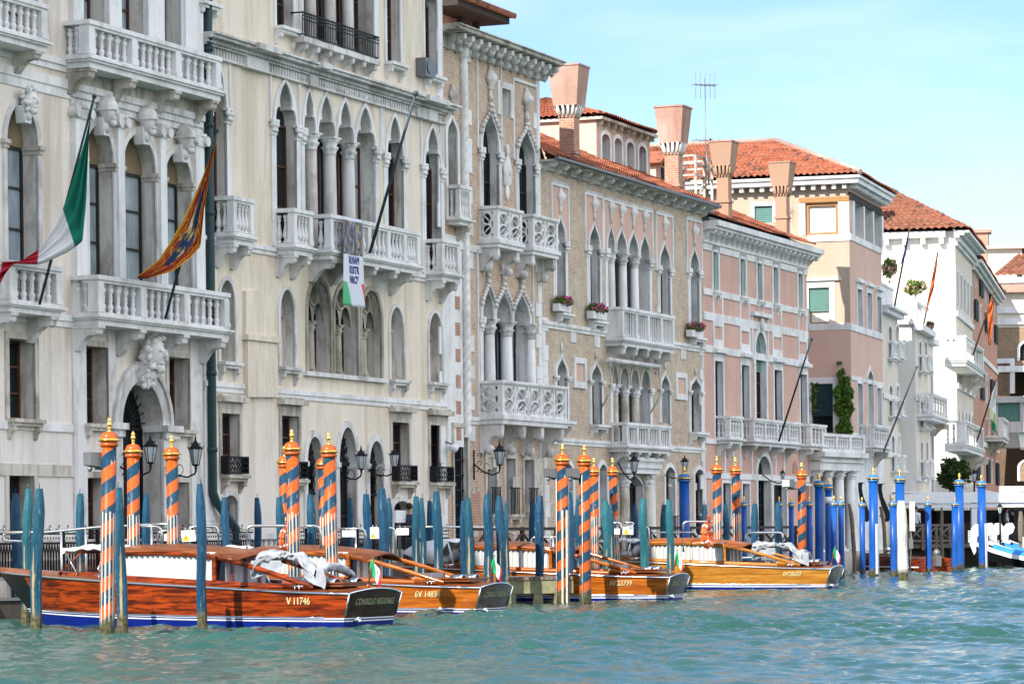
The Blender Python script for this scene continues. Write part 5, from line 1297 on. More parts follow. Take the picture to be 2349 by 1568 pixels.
# ================================================================== farther buildings
def simple_front(b, rows, cols, u0, u1, z0, z1, wd, hg, pane='shutter_d', kind='rect', depth=.35, sur=.14, smat='stone_w'):
    for r_ in range(rows):
        for q in range(cols):
            uc = u0 + (u1 - u0) * (q + .5) / cols; zc = z0 + (z1 - z0) * (r_ + .5) / rows
            b.winu(uc - wd / 2, uc + wd / 2, zc - hg / 2, zc + hg / 2 - (wd * .5 if kind != 'rect' else 0), zc + hg / 2, kind, depth, pane, 'frame_d', sur, .04, smat, mull=(0, 1))
def end(f, px): return on(f, px)
# cream house with a roof terrace
F7 = Fac(pl(2027, D6 + 8.5), 3050)
B = Bld('cream_house', 'slim cream house with a planted roof terrace, behind the corner house', F7, 'house', 'ivory', 'stone_w')
UR = F7.uz(2064, HY)[0]; ZT = B.Z('T5', 800, 1000)
for t, xs, yt, yb in (('T5', ((733, 752), (778, 796)), 1075, 1270), ('M5', ((738, 756), (783, 800)), 215, 400), ('M5', ((752, 770), (790, 806)), 520, 740)):
    for xl, xr in xs:
        u0, u1 = B.U(t, xl, yt), B.U(t, xr, yt); z1, z0 = B.Z(t, xl, yt), B.Z(t, xl, yb); B.winu(u0, u1, z0, z1 - .3, z1, 'round', .35, 'pane', 'frame_d', .16, .05, 'stone_w', mull=(0, 1))
        B.balcony(u0 - .15, u1 + .15, z0, .8, .3, .16, [], [3], [], .3, .2, 'slim', 'stone_w', 0, .12)
B.band(0, UR + .3, ZT - .35, ZT - .12, .3, 'stone_w', 'cornice'); B.band(0, UR + .5, ZT - .12, ZT, .5, 'stone_w', 'cornice'); 
for z in (.38, .62): B.band(0, UR, QZ + (ZT - QZ) * z, QZ + (ZT - QZ) * z + .25, .08, 'stone_w')
B.finish(0, UR, .2, ZT, 10); z_ = B.Z('T5', 750, 840)
k = MB(); k.box(.1, UR, .2, .35, ZT, z_); k.box(.0, UR + .1, .15, .4, z_, z_ + .12); B.part('parapet', k, 'stone_w')
B7 = B
# white house with balustraded roof terrace, flank in the sun
def flank_house(name, label, cat, px, D, vp, pxr, zt, wall, flankwall, back=12.0):
    f = Fac(pl(px, D), vp); b = Bld(name, label, f, cat, wall, 'stone_w'); b.UR = f.uz(pxr, HY)[0]
    b.ZT = H + (HY - zt[1]) / F * D if False else b.Z('P', zt[0], zt[1]); b.endmat = flankwall; return b
B = flank_house('white_house', 'low white house with balustraded roof terrace and a potted tree, flank in the sun', 'house', 2104, D6 + 16, 2900, 2133, (2104, 920), 'ivory', 'white')
ZT = B.Z('T5', 915, 1075)
for t, xs, yt, yb in (('T5', ((920, 934), (956, 968)), 1170, 1350), ('M5', ((928, 942), (962, 974)), 290, 470), ('M5', ((930, 944), (964, 976)), 560, 770)):
    for xl, xr in xs:
        u0, u1 = B.U(t, xl, yt), B.U(t, xr, yt); z1, z0 = B.Z(t, xl, yt), B.Z(t, xl, yb); B.winu(u0, u1, z0, z1 - .3, z1, 'round', .3, 'pane', 'frame_d', .14, .05, 'stone_w', mull=(0, 1))
        B.balcony(u0 - .12, u1 + .12, z0, .8, .3, .16, [], [3], [], .3, .2, 'slim', 'stone_w', 0, .12)
B.band(-.35, B.UR + .3, ZT - .3, ZT, .4, 'stone_w', 'cornice'); B.finish(0, B.UR, .2, ZT, 10, endmat='white')
z_ = B.Z('T5', 905, 925); k = MB(); k.box(-.2, B.UR, -.1, .1, z_ - .14, z_); k.box(-.2, 0, .1, 9, z_ - .14, z_); k.box(-.2, B.UR, -.1, .1, ZT, ZT + .12); k.box(-.2, 0, .1, 9, ZT, ZT + .12); bo = B.part('balustrade', k, 'stone_w'); me = baluster('vase', z_ - ZT - .26, 'stone_w')
for i in range(6): inst('baluster', me, bo, (-.1, .5 + i * .45, ZT + .12))
for i in range(5): inst('baluster', me, bo, (.4 + i * .6, 0, ZT + .12))
for y in (0, 3.2): k = MB(); k.box(-.25, .1, y - .14, y + .25, ZT, z_ + .05); B.part('pier', k, 'stone_w', bo)
for q in (.3, .66): B.band(-.05, B.UR, QZ + (ZT - QZ) * q, QZ + (ZT - QZ) * q + .22, .07, 'stone_w')
B8 = B
f = Fac(on(B.f, 2133), 2900); B = Bld('narrow_house', 'narrow pale house with a jutting balcony, beside the low white house', f, 'house', 'white', 'stone_w'); B.UR = f.uz(2146, HY)[0]; ZT = B.Z('T5', 1000, 1160)
simple_front(B, 3, 1, 0, B.UR, QZ + 1, ZT - .6, 1.1, 2.0); B.band(0, B.UR + .3, ZT - .3, ZT, .3, 'stone_w', 'cornice'); B.balcony(B.U('M5', 985, 320, .6), B.U('M5', 1075, 325, .6), B.Z('M5', 1000, 400, .6), 1.1, .8, .25, [], [5], [B.UR * .3, B.UR * .8], .6, .3, 'double', 'stone_w', 2, .2); B.finish(0, B.UR, .2, ZT, 9)
# tall white palace
B = flank_house('white_palace', 'tall white palace whose blank sunlit flank glares, with a brown tiled roof', 'palace', 2198, D6 + 33, 2760, 2236, (2198, 532), 'ivory', 'white')
ZT = B.Z('T5', 1165, 520); UR = B.UR
for fr, hg, kd in ((.08, 1.9, 'rect'), (.30, 2.4, 'round'), (.53, 2.6, 'round'), (.77, 1.8, 'rect')):
    for i in range(5):
        uc = UR * (i + .5) / 5; z0 = QZ + (ZT - QZ) * fr; B.winu(uc - .5, uc + .5, z0, z0 + hg - .5, z0 + hg, kd, .35, 'pane', 'frame_d', .18, .05, 'stone_w', mull=(0, 1))
for q in (.27, .50, .73): B.band(-.05, UR, QZ + (ZT - QZ) * q, QZ + (ZT - QZ) * q + .3, .12, 'stone_w')
B.band(-.1, UR + .3, ZT - .8, ZT - .4, .3, 'stone_w', 'cornice', 2); B.band(-.4, UR + .6, ZT - .4, ZT, .8, 'stone_w', 'cornice', 3)
for t, y0, y1 in (('T5', 1160, 1290), ('M5', 475, 580)):
    B.balcony(B.U(t, 1200, y0, 1.0), B.U(t, 1310, y0 + 50, 1.0), B.Z(t, 1215, y1, 1.0), 1.25, 1.1, .35, [], [7], [UR * .2, UR * .5, UR * .8], .9, .35, 'double', 'stone_w', 2, .5)
k = MB(); k.box(-.4, -.02, .5, 14, ZT - .35, ZT); 
for i in range(14): k.box(-.35, .0, .6 + i, .85 + i, ZT - .7, ZT - .351)
B.part('side_eaves', k, 'stone_w')
B.finish(0, UR, .2, ZT, 15, endmat='white'); zz = ZT + .05; m_ = UR / 2
k = MB(); tile_roof(k, (-.6, 15.2, zz), (-.6, -.8, zz), (m_, 12, zz + 2.9), (m_, 4, zz + 2.9), .4, .6, r=.11); tile_roof(k, (-.6, -.8, zz), (UR + .6, -.8, zz), (m_ - .02, 4, zz + 2.9), (m_ + .02, 4, zz + 2.9), .4, .6, r=.11); tile_roof(k, (UR + .6, -.8, zz), (UR + .6, 15.2, zz), (m_, 4, zz + 2.9), (m_, 12, zz + 2.9), .4, .6); B.part('roof', k, 'tile_o')
for y in (4.2, 9.5): k = MB(); k.box(.4, 1.3, y, y + .9, zz, zz + 2.3); k.box(.3, 1.4, y - .1, y + 1.0, zz + 2.3, zz + 2.45); B.part('chimney', k, 'white')
# salmon house with dark shutters
f = Fac(on(B.f, 2236), 2640); B = Bld('salmon_house', 'tall salmon house with dark green open shutters and two orange chimneys', f, 'house', 'salmon', 'stone_w'); UR = f.uz(2292, HY)[0]; ZT = B.Z('T5', 1262, 690)
for r_, (t, y0, y1) in enumerate((('T5', 770, 900), ('T5', 960, 1080), ('M5', 120, 300), ('M5', 650, 800))):
    for i in range(5):
        uc = UR * (i + .5) / 5; z1, z0 = B.Z(t, 1300, y0), B.Z(t, 1300, y1); wn = B.winu(uc - .55, uc + .55, z0, z1, z1, 'rect', .3, 'pane', 'frame_d', .16, .05, 'stone_w', mull=(1, 1))
        if (i + r_) % 2: 
            k = MB()
            for sg in (-1, 1): k = MB(); k.box(uc + sg * .95 - .45, uc + sg * .95 + .45, -.16, -.06, z0, z1); B.part('shutter', k, 'shutter_d', wn)
B.band(0, UR + .5, ZT - .6, ZT, .6, 'stone_w', 'cornice', 3); B.balcony(UR * .45, UR * .7, B.Z('M5', 1390, 560), 1.2, 1.1, .3, [], [7], [UR * .5, UR * .65], .8, .3, 'double', 'stone_w', 2, .3)
for q in (.36, .68): B.band(0, UR, QZ + (ZT - QZ) * q, QZ + (ZT - QZ) * q + .3, .08, 'stone_w')
B.finish(0, UR, .2, ZT, 12); k = MB(); tile_roof(k, (0, -.6, ZT + .05), (UR + .5, -.6, ZT + .05), (0, 6, ZT + 2.0), (UR + .5, 6, ZT + 2.0), .4, .6, r=.1); B.part('roof', k, 'tile_o')
for px, yt in ((1265, 535), (1360, 495)):
    u_ = B.U('T5', px, 700, -2); zt_ = B.Z('T5', px, yt, -2); k = MB(); k.box(u_ - 1.3, u_ + 1.3, 2, 4, ZT - .2, zt_ - 3); k.box(u_ - .8, u_ + .8, 2.1, 3.5, zt_ - 3, zt_ - .25); k.box(u_ - 1.0, u_ + 1.0, 1.9, 3.7, zt_ - .25, zt_); B.part('chimney', k, 'salmon')
# brick palace closing the view
p = pl(2293, D6 + 92); f = Fac2(p, (1, -.12)); B = Bld('brick_palace', 'sunlit brick palace with white trimmed arches closing the view at the bend', f, 'palace', 'brick_far', 'stone_w'); UR = 16
ZT = B.Z('T5', 1500, 800)
zz = [B.Z('T5', 1500, y) for y in (980, 1050, 1340)] + [B.Z('M5', 1500, 850)]
for z in zz: B.band(0, UR, z - .22, z + .22, .2, 'stone_w')
for t, x, y0, y1 in (('T5', 1558, 1140, 1290), ('M5', 1555, 250, 480), ('M5', 1560, 640, 800)):
    for d_ in (0, 3.2): u_ = B.U(t, x, y0) + d_ + .7; B.winu(u_ - .9, u_ + .9, B.Z(t, x, y1), B.Z(t, x, y0) - 1, B.Z(t, x, y0), 'ogee', .5, 'pane', 'frame_d', .2, .08, 'stone_w', mull=(1, 2))
u_ = B.U('T5', 1440, 1440); z_ = B.Z('T5', 1440, 1490); B.winu(u_ - .5, u_ + .5, z_, z_ + 2.2, z_ + 2.2, 'rect', .4, 'pane', 'frame_d', .35, .1, 'stone_w')
B.balcony(B.U('M5', 1545, 440), B.U('M5', 1640, 440), B.Z('M5', 1545, 500), 1.6, 1.2, .4, [], [6], [B.U('M5', 1560, 440)], .9, .4, 'double', 'stone_w', 2, .4)
B.finish(0, UR, .2, ZT, 10); k = MB(); k.box(-.3, UR, -.7, .02, ZT - .2, ZT + .2); B.part('cornice', k, 'stone_w'); k = MB(); tile_roof(k, (-.4, -.8, ZT + .25), (UR, -.8, ZT + .25), (2.5, 5, ZT + 3.0), (UR, 5, ZT + 3.0), .45, .7, r=.12); B.part('roof', k, 'tile_o')
k = MB(); u_, z_ = B.A('T5', 1480, 840, .1); k.box(0.2, u_ + 1.6, -.6, .1, z_ - .4, z_ + .3); B.part('striped_awning', k, 'copper')
k = MB(); k.box(0, UR, -.02, .02, ZT - 3.4, ZT - .2); B.part('white_top_storey', k, 'ivory')
u_ = B.U('T5', 1440, 720); k = MB(); k.box(u_ - 1, u_ + 1.5, 3, 6, ZT, ZT + 2.6); k.box(u_ - 1.5, u_ + 2, 2.6, 6.4, ZT + 2.6, ZT + 2.8); B.part('roof_room', k, 'ivory')
# bay window pavilion before it
p = world('M5', 1455, 480, D6 + 70); bw_ = thing('bay_window', 'white glazed bay window jutting out above the canal at the bend', 'bay window', (p.x, p.y, 0), F5.yaw())
z_ = p.z; zt_ = world('M5', 1455, 290, D6 + 70).z; k = MB(); k.box(-1.5, 1.5, -1.5, 6, z_ - .3, z_ + .4); k.box(-1.7, 1.7, -1.7, 6, zt_ - .4, zt_)
for x in (-1.5, -.1, 1.3): k.box(x, x + .2, -1.5, -1.3, z_ + .4, zt_ - .4)
for y in (.2, 2): k.box(-1.5, -1.3, y, y + .2, z_ + .4, zt_ - .4)
k.build('frame', [M['stone_w']], bw_); k = MB(); k.box(-1.4, 1.4, -1.4, 6, z_ + .4, zt_ - .4); k.build('panes', [M['shutter']], bw_)
k = MB(); k.prism([(-1.5, z_ - .3), (1.5, z_ - .3), (1.0, z_ - 1.3), (-1.0, z_ - 1.3)], -1.2, 6); k.build('corbel', [M['stone']], bw_)
# ================================================================== water, canal bed of air, quay
def water_mat():
    t = NT('canal_water')
    n1 = t.noise(3.0, t.map((.9, 1.6, 1)), 5, .6); n2 = t.noise(9.0, t.map((.8, 1.3, 1)), 4, .6)
    a = t.ramp(t.noise(.35, detail=4), .35, .65)
    col = t.mix(a, (.022, .071, .055), (.026, .079, .069))
    h = t.math('ADD', t.math('MULTIPLY', n1, .6), t.math('MULTIPLY', n2, .4)); t.bump(h, .45, .035)
    t.out(col, .07, spec=.5); t.b.inputs['IOR'].default_value = 1.333
    return t.mat
M['water'] = water_mat()
def make_water():
    rng = np.random.RandomState(5)
    D = [22.0]
    while D[-1] < 420: D.append(D[-1] + max(.09, D[-1] * D[-1] * 2.4e-5 * .9 + .03))
    D = np.array(D); nc = 580; s_ = np.linspace(-.33, .40, nc)
    Y = np.repeat(D[:, None], nc, 1); X = s_[None, :] * Y
    Z = np.zeros_like(X)
    for i in range(110):
        lam = np.exp(rng.uniform(np.log(.24), np.log(3.2))); k = 2 * np.pi / lam; th = rng.normal(1.25, .85)
        amp = .0115 * lam ** .72 * rng.uniform(.4, 1.3)
        if lam > 2: amp *= .4
        ph = rng.uniform(0, 6.28); step = np.gradient(D)[:, None]
        fade = np.clip(1.6 - 2.2 * step / lam, 0, 1)
        arg = k * (X * np.cos(th) + Y * np.sin(th)) + ph + .6 * np.sin(X * .37 + i) + .6 * np.sin(Y * .29 + 2 * i)
        Z += fade * amp * (1 - 2 * np.abs(np.sin(arg / 2)) + .273 if lam < 2.5 else np.sin(arg))
    patch = .6 + .5 * np.sin(X * .21 + 1.3) * np.sin(Y * .13) + .25 * np.sin(X * .5 + Y * .3)
    Z = Z * np.clip(patch, .35, 1.2) * .8
    nr = len(D); verts = np.stack([X, Y, Z], -1).reshape(-1, 3)
    idx = np.arange(nr * nc).reshape(nr, nc); q = np.stack([idx[:-1, :-1], idx[:-1, 1:], idx[1:, 1:], idx[1:, :-1]], -1).reshape(-1, 4)
    me = bpy.data.meshes.new('water'); me.vertices.add(len(verts)); me.vertices.foreach_set('co', verts.ravel()); me.loops.add(q.size); me.loops.foreach_set('vertex_index', q.ravel().astype(np.int32))
    me.polygons.add(len(q)); me.polygons.foreach_set('loop_start', np.arange(0, q.size, 4, dtype=np.int32)); me.polygons.foreach_set('use_smooth', np.ones(len(q), bool)); me.update(); me.validate()
    me.materials.append(M['water']); o = link(bpy.data.objects.new('water', me)); o['kind'] = 'structure'
    b = MB(); b.add([(-900, -200, -.35), (900, -200, -.35), (900, 1500, -.35), (-900, 1500, -.35)], [(0, 1, 2, 3)]); g = b.build('canal_bed', [M['water']]); g['kind'] = 'structure'
    return o
make_water()
# quay in front of the palaces: follows the fronts
def strip(name, pts_front, pts_back, z0, z1, mat):
    n = len(pts_front); b = MB(); v = []
    for p in pts_front: v += [(p[0], p[1], z0), (p[0], p[1], z1)]
    for p in pts_back: v += [(p[0], p[1], z1)]
    f = []
    for i in range(n - 1): f += [(2 * i, 2 * i + 2, 2 * i + 3, 2 * i + 1), (2 * i + 1, 2 * i + 3, 2 * n + i + 1, 2 * n + i)]
    b.add(v, f); o = b.build(name, [M[mat]]); o['kind'] = 'structure'; return o
QO = 2.0
def off2(fac, u, o): q = fac.W(u, o); return (q.x, q.y)
fr = [off2(FA, FA.uz(-800, HY)[0], QO), off2(FA, FA.uz(1026, HY)[0], QO), off2(F4, .5, QO), off2(F4, F4.uz(1618, HY)[0], QO), off2(F5, F5.uz(1857, HY)[0], QO), off2(F6, .3, 1.2), off2(F6, 7.6, 1.2), off2(F7, 0, .9), off2(F7, 6, .9)]
bk = [off2(FA, FA.uz(-800, HY)[0], -6), off2(FA, FA.uz(1026, HY)[0], -6), off2(F4, .5, -6), off2(F4, F4.uz(1618, HY)[0], -6), off2(F5, F5.uz(1857, HY)[0], -6), off2(F6, .3, -6), off2(F6, 7.6, -6), off2(F7, 0, -6), off2(F7, 6, -6)]
strip('quay', fr, bk, -.6, QZ, 'stone_d')
# land behind, carrying what lies beyond the roofs
b = MB(); b.add([(-60, 60, .15), (off2(F7, 6, -6)[0], off2(F7, 6, -6)[1], .15), (70, 320, .15), (-200, 400, .15)], [(0, 1, 2, 3)]); g = b.build('ground', [M['stone_d']]); g['kind'] = 'structure'
# ================================================================== mooring poles
def ang(t):
    x = t.xyz(); return x, t.math('ARCTAN2', x[1], x[0])
def algae(t, col, z, h=.34):
    q = t.n('ShaderNodeMapRange'); q.inputs['From Min'].default_value = h + .12; q.inputs['From Max'].default_value = h - .12
    t.l(t.math('ADD', z, t.math('MULTIPLY', t.math('SUBTRACT', t.noise(5.0, detail=6), .5), .35)), q.inputs['Value'])
    g = t.mix(t.ramp(t.noise(11.0), .35, .65), (.03, .036, .012), (.12, .105, .06)); return t.mix(q.outputs[0], col, g)
def spiral_mat(name, lower=True, rails=0.0):
    t = NT(name); x, a = ang(t); z = x[2]; turns = t.math('DIVIDE', a, 6.28318)
    ph = t.math('FRACT', t.math('SUBTRACT', t.math('MULTIPLY', z, 2.0), turns))
    s_ = t.math('LESS_THAN', ph, .5)
    orange = t.mix(t.ramp(t.noise(3.0, detail=5), .3, .7), (.45, .085, .011), (.37, .062, .008)); blue = t.mix(t.ramp(t.noise(4.0), .3, .7), (.005, .032, .066), (.009, .048, .088))
    col = t.mix(s_, blue, orange)
    if lower:
        st = t.math('LESS_THAN', t.math('FRACT', t.math('MULTIPLY', turns, 11.0)), .42); low = t.math('LESS_THAN', z, t.math('ADD', 2.23, t.math('MULTIPLY', t.math('FRACT', t.math('MULTIPLY', turns, 5.5)), .06)))
        wcol = t.mix(t.ramp(t.noise(7.0, t.map((1, 1, .3)), 5), .42, .66), (.46, .44, .40), (.30, .25, .17))
        col = t.mix(t.math('MULTIPLY', st, low), col, wcol)
    scr = t.ramp(t.noise(9.0, t.map((3, 3, .5)), 6, .7), .61, .68); col = t.mix(t.math('MULTIPLY', scr, .7), col, (.55, .48, .38))
    col = algae(t, col, z, .3); t.bump(t.noise(20, t.map((1, 1, .3))), .12, .01)
    return t.out(col, .42, spec=.2)
M['spiral'] = spiral_mat('striped_pole_paint'); M['spiral_full'] = spiral_mat('spiral_pole_paint', False)
M['orange'] = plain('orange_paint', (.44, .085, .012), .3, var=.15, vs=8, spec=.3)
def bluepole_mat():
    t = NT('cobalt_pole_paint'); x, a = ang(t); z = x[2]; turns = t.math('DIVIDE', a, 6.28318)
    col = t.mix(t.ramp(t.noise(3.0, t.map((1, 1, .4)), 5), .3, .7), (.005, .055, .26), (.009, .085, .34))
    col = t.mix(t.ramp(t.noise(14.0, t.map((2, 2, .4)), 6, .7), .68, .74), col, (.16, .24, .36))
    col = algae(t, col, z, .28); t.bump(t.noise(18, t.map((1, 1, .25))), .2, .01); return t.out(col, .36, spec=.25)
M['cobalt'] = bluepole_mat(); M['azure'] = plain('azure_cap_paint', (.05, .17, .36), .3, var=.1)
def teal_mat(name, ca, cb, peel):
    t = NT(name); x, a = ang(t); z = x[2]
    oi = t.n('ShaderNodeObjectInfo'); r = oi.outputs['Random']
    base = t.mix(r, ca, cb); base = t.mix(t.ramp(t.noise(2.6, t.map((1.5, 1.5, .35)), 6, .65), .4, .68), base, t.mix(1, base, (1.7, 1.75, 1.6), 'MULTIPLY'))
    gr = t.noise(6.0, t.map((6, 6, .5)), 6, .7)
    fine = t.ramp(gr, .60, .68); base = t.mix(t.math('MULTIPLY', fine, .75), base, (.30, .31, .28))
    strip = t.math('SUBTRACT', 1.0, t.math('MULTIPLY', t.math('ABSOLUTE', t.math('ADD', a, 1.75)), 2.4))
    hgt = t.n('ShaderNodeMapRange'); hgt.inputs['From Min'].default_value = 2.1; hgt.inputs['From Max'].default_value = .9; t.l(z, hgt.inputs['Value'])
    pm = t.math('MULTIPLY', t.math('ADD', strip, t.math('MULTIPLY', t.math('SUBTRACT', gr, .5), 2.6)), t.math('MULTIPLY', hgt.outputs[0], t.math('ADD', .35, r)))
    wood = t.mix(t.ramp(t.noise(9, t.map((5, 5, .5)), 5), .35, .65), (.36, .28, .155), (.24, .18, .10))
    col = t.mix(t.math('MULTIPLY', t.ramp(pm, .42, .5), peel), base, wood); col = algae(t, col, z, .33)
    t.bump(t.noise(7.0, t.map((2, 2, .4)), 6, .7), .9, .04); return t.out(col, t.math('ADD', .22, t.math('MULTIPLY', gr, .35)), spec=.22)
M['teal'] = teal_mat('teal_pile_paint', (.005, .038, .085), (.007, .052, .085), 1.0); M['teal_pale'] = teal_mat('pale_teal_pile_paint', (.012, .085, .11), (.010, .072, .10), 1.0)
def unit_pole(kind):
    b = MB()
    r = .132 if kind != 'thin' else .10
    if kind.startswith('o'): zs, cr = 3.46, .195
    else: zs, cr = 3.5, .18
    b.lathe(0, 0, [(r * 1.06, -.5), (r * 1.04, .3), (r, 1.5), (r * .97, zs)], 20); return b.mesh('shaft', [M[{'o': 'spiral', 'of': 'spiral_full', 'b': 'cobalt'}[kind]]])
SH = {k: unit_pole(k) for k in ('o', 'of', 'b')}
def cap_mesh(mat):
    b = MB(); b.lathe(0, 0, [(.135, -.03), (.17, .0), (.172, .025), (.15, .055), (.155, .07)], 20, 0); b.lathe(0, 0, [(.15, .07), (.2, .085), (.205, .115), (.16, .135)], 20, 1); b.lathe(0, 0, [(.16, .135), (.155, .17), (.13, .22), (.08, .245), (.04, .26)], 20, 0); return b.mesh('cap', [M[mat], M['gold']])
CAPO, CAPB = cap_mesh('orange'), cap_mesh('azure')
b = MB(); b.lathe(0, 0, [(.05, 0), (.03, .02), (.025, .05), (.045, .065), (.025, .08), (.03, .09), (.05, .12), (.048, .16), (.028, .175), (.042, .195), (.04, .22), (.02, .25), (.006, .28)], 12); FIN = b.mesh('finial', [M['gold']])
M['railstrip'] = plain('worn_white_batten', (.62, .56, .47), .7, var=.35, vs=12)
def pole(kind, base, ztip, label, group, fat=1.0, tilt=(0, 0), rot=0.0):
    k = ztip / (3.98 if kind != 'b' else 4.02)
    o = thing('mooring_pole', label, 'mooring pole', (base.x, base.y, 0), rot, group); o.rotation_euler = (tilt[0], tilt[1], rot)
    zs = 3.46 if kind != 'b' else 3.5
    inst('shaft', SH[kind], o, sc=(fat, fat, k)); cp = inst('cap', CAPO if kind != 'b' else CAPB, o, (0, 0, zs * k), sc=(fat, fat, k)); inst('finial', FIN, cp, (0, 0, .25))
    return o
def tipz(px, py, D): return at(px, py, D).z
def baseD(px, D): r = ray(px, HY); return Vector((r.x * D, D, 0))
GO = 'orange and blue striped mooring poles'
def pO(kind, tipc, basec, label, D=None, fat=1.0, xb=None, rot=0.0):
    tx, ty = c(*tipc)
    if basec: p = onw(*c(*basec)); D = p.y
    else:
        D = D or (3.94 - H) * F / -((ty - HY) + ROLL * (tx - CX)); p = None
    tip = at(tx, ty, D)
    if p is None: p = Vector((at(*(c(*xb) if xb else (tx, ty)), D).x, D, 0))
    tl = -math.atan2(p.x - tip.x, tip.z)
    return pole(kind, p, tip.z, label, GO, fat, (0, tl), rot)
pO('o', ('M1', 671, 1097), ('L1', 655, 1278), 'tallest looking orange and blue striped pole, standing before the middle of the dark mahogany boat', None, 1.0, rot=.4)
pO('o', ('L1', 823, 20), None, 'striped pole by the portal of the flagged palace, second from the left', None, 1.0, ('L1', 816, 740), rot=1.2)
pO('o', ('L1', 1082, 40), None, 'orange and blue striped pole left of a wall lantern, third from the left', None, 1.0, ('L1', 1065, 740), rot=2.0)
pO('o', ('L2', 432, 5), None, 'sunlit orange and blue striped pole behind the grey folded tarpaulin of the dark boat', None, 1.0, ('L2', 428, 800), rot=2.8)
pO('o', ('L2', 675, 25), None, 'sunlit striped pole in front of the arched portal of the cream gothic palace', None, 1.0, ('L2', 662, 800), rot=3.6)
pO('o', ('L2', 367, 108), None, 'shaded striped pole just left behind a sunlit one by the gothic palace', 78.5, .95, ('L2', 360, 700), rot=.9)
pO('o', ('L2', 628, 120), None, 'shaded orange and blue striped pole half hidden behind the sunlit one at the portal', 79.5, .95, ('L2', 612, 700), rot=4.4)
pO('of', ('L3', 688, 95), ('L3', 690, 1072), 'spiral striped pole with battens at the jetty, left of the pair with floodlights', None, 1.12, rot=.3)
pO('of', ('L3', 823, 100), ('L3', 830, 1078), 'spiral striped pole right of the pair with floodlights, by boat 23739', None, 1.1, rot=1.0)
pO('o', ('L3', 885, 180), None, 'shaded orange and blue striped pole just behind the floodlit pair', 93.0, .95, ('L3', 888, 740), rot=2.2)
pO('o', ('L3', 1030, 180), None, 'shaded orange and blue striped pole before the brick palace portal, near the warning sign', 94.0, .95, ('L3', 1018, 740), rot=3.3)
pO('o', ('M4', 563, 950), ('P', 1647, 1350), 'striped pole beside the orange lifebuoy, left of two on the blue pontoon', None, 1.05, rot=5.0)
pO('o', ('M4', 672, 958), ('P', 1694, 1348), 'striped pole right of the two on the blue pontoon, at the honey coloured boat', None, 1.05, rot=5.6)
pO('of', ('M4', 1075, 990), None, 'spiral pole carrying a white floodlight, farthest striped pole to the right', 103.0, 1.0, ('M4', 1085, 1540), rot=2.0)
GB = 'cobalt blue mooring poles'
def pB(tipc, basec, label, D=None, fat=1.0, tall=True, xb=None):
    tx, ty = c(*tipc); hgt = 4.1 if tall else 3.08
    if basec: p = onw(*c(*basec)); D = p.y
    else:
        D = D or (hgt - H) * F / -((ty - HY) + ROLL * (tx - CX)); p = None
    tip = at(tx, ty, D)
    if p is None: p = Vector((at(*(c(*xb) if xb else (tx, ty)), D).x, D, 0))
    return pole('b', p, tip.z, label, GB, fat, (0, -math.atan2(p.x - tip.x, tip.z)), random.uniform(0, 6))
pB(('M4', 358, 1015), None, 'tall shaded cobalt blue pole before the brick palace, under a wall lantern', 109, 1.35, xb=('M4', 364, 1400))
pB(('M4', 728, 1200), None, 'short cobalt blue pole right of the two striped poles on the blue pontoon', None, .8, False)
pB(('M4', 943, 1200), None, 'short cobalt blue pole hidden behind a teal pile before the pink palace', None, .8, False)
pB(('M4', 1017, 1203), None, 'short dark cobalt blue pole left of the farthest striped pole', None, .75, False)
pB(('M4', 1127, 1200), None, 'short cobalt blue pole just right of the farthest striped pole', None, .8, False)
pB(('M4', 1183, 1062), None, 'tall dark cobalt blue pole right of the farthest striped pole, before the porch', None, 1.3, xb=('M4', 1190, 1560))
pB(('M4', 1240, 1085), None, 'light blue pole with a white band near its top, before the porch columns', 128, 1.05, xb=('M4', 1248, 1560))
pB(('M4', 1278, 1195), None, 'short blue pole left of two close together before the porch', None, .9, False)
pB(('M4', 1322, 1197), None, 'short blue pole right of two close together before the porch', None, .85, False)
pB(('M4', 1451, 1204), None, 'short blue pole between a crooked brown post and the tallest sunlit blue pole', None, .85, False)
pB(('M5', 645, 715), ('M5', 648, 1385), 'tall sunlit blue pole with a white batten, left of the thick white pole', None, 1.3)
pB(('M5', 805, 725), None, 'tall sunlit blue pole standing right behind the thick white pole', 128, 1.4, xb=('M5', 812, 1300))
pB(('M5', 770, 890), ('M5', 772, 1382), 'short sunlit blue pole touching the thick white pole on its left', None, 1.0, False)
pB(('M5', 978, 893), ('M5', 986, 1366), 'short sunlit blue pole alone in front of the wooden terrace fence', None, .95, False)
pB(('M5', 1133, 897), ('M5', 1144, 1356), 'short sunlit blue pole overlapping a tall one that it shades', None, .95, False)
pB(('M5', 1165, 750), ('M5', 1176, 1352), 'tall blue pole whose lower half lies in the shadow of a short one', None, 1.35)
pB(('M5', 1302, 760), ('M5', 1318, 1343), 'tall sunlit blue pole before the white prow of the gondola', None, 1.35)
for o in [q for q in COL.objects if q.get('group') == GB and ('white batten' in q['label'] or 'shadow of a short' in q['label'] or 'prow' in q['label'])]:
    k = MB(); k.box(-.05, .03, -.19, -.165, .1, 2.0); k.box(.1, .14, -.14, -.11, .1, 2.0); k.build('batten', [M['whitep']], o)
for o in [q for q in COL.objects if q.get('group') == GB and 'white band' in q['label']]:
    k = MB(); k.lathe(0, 0, [(.147, 2.85), (.147, 3.1)], 16); k.build('band', [M['whitep']], o)
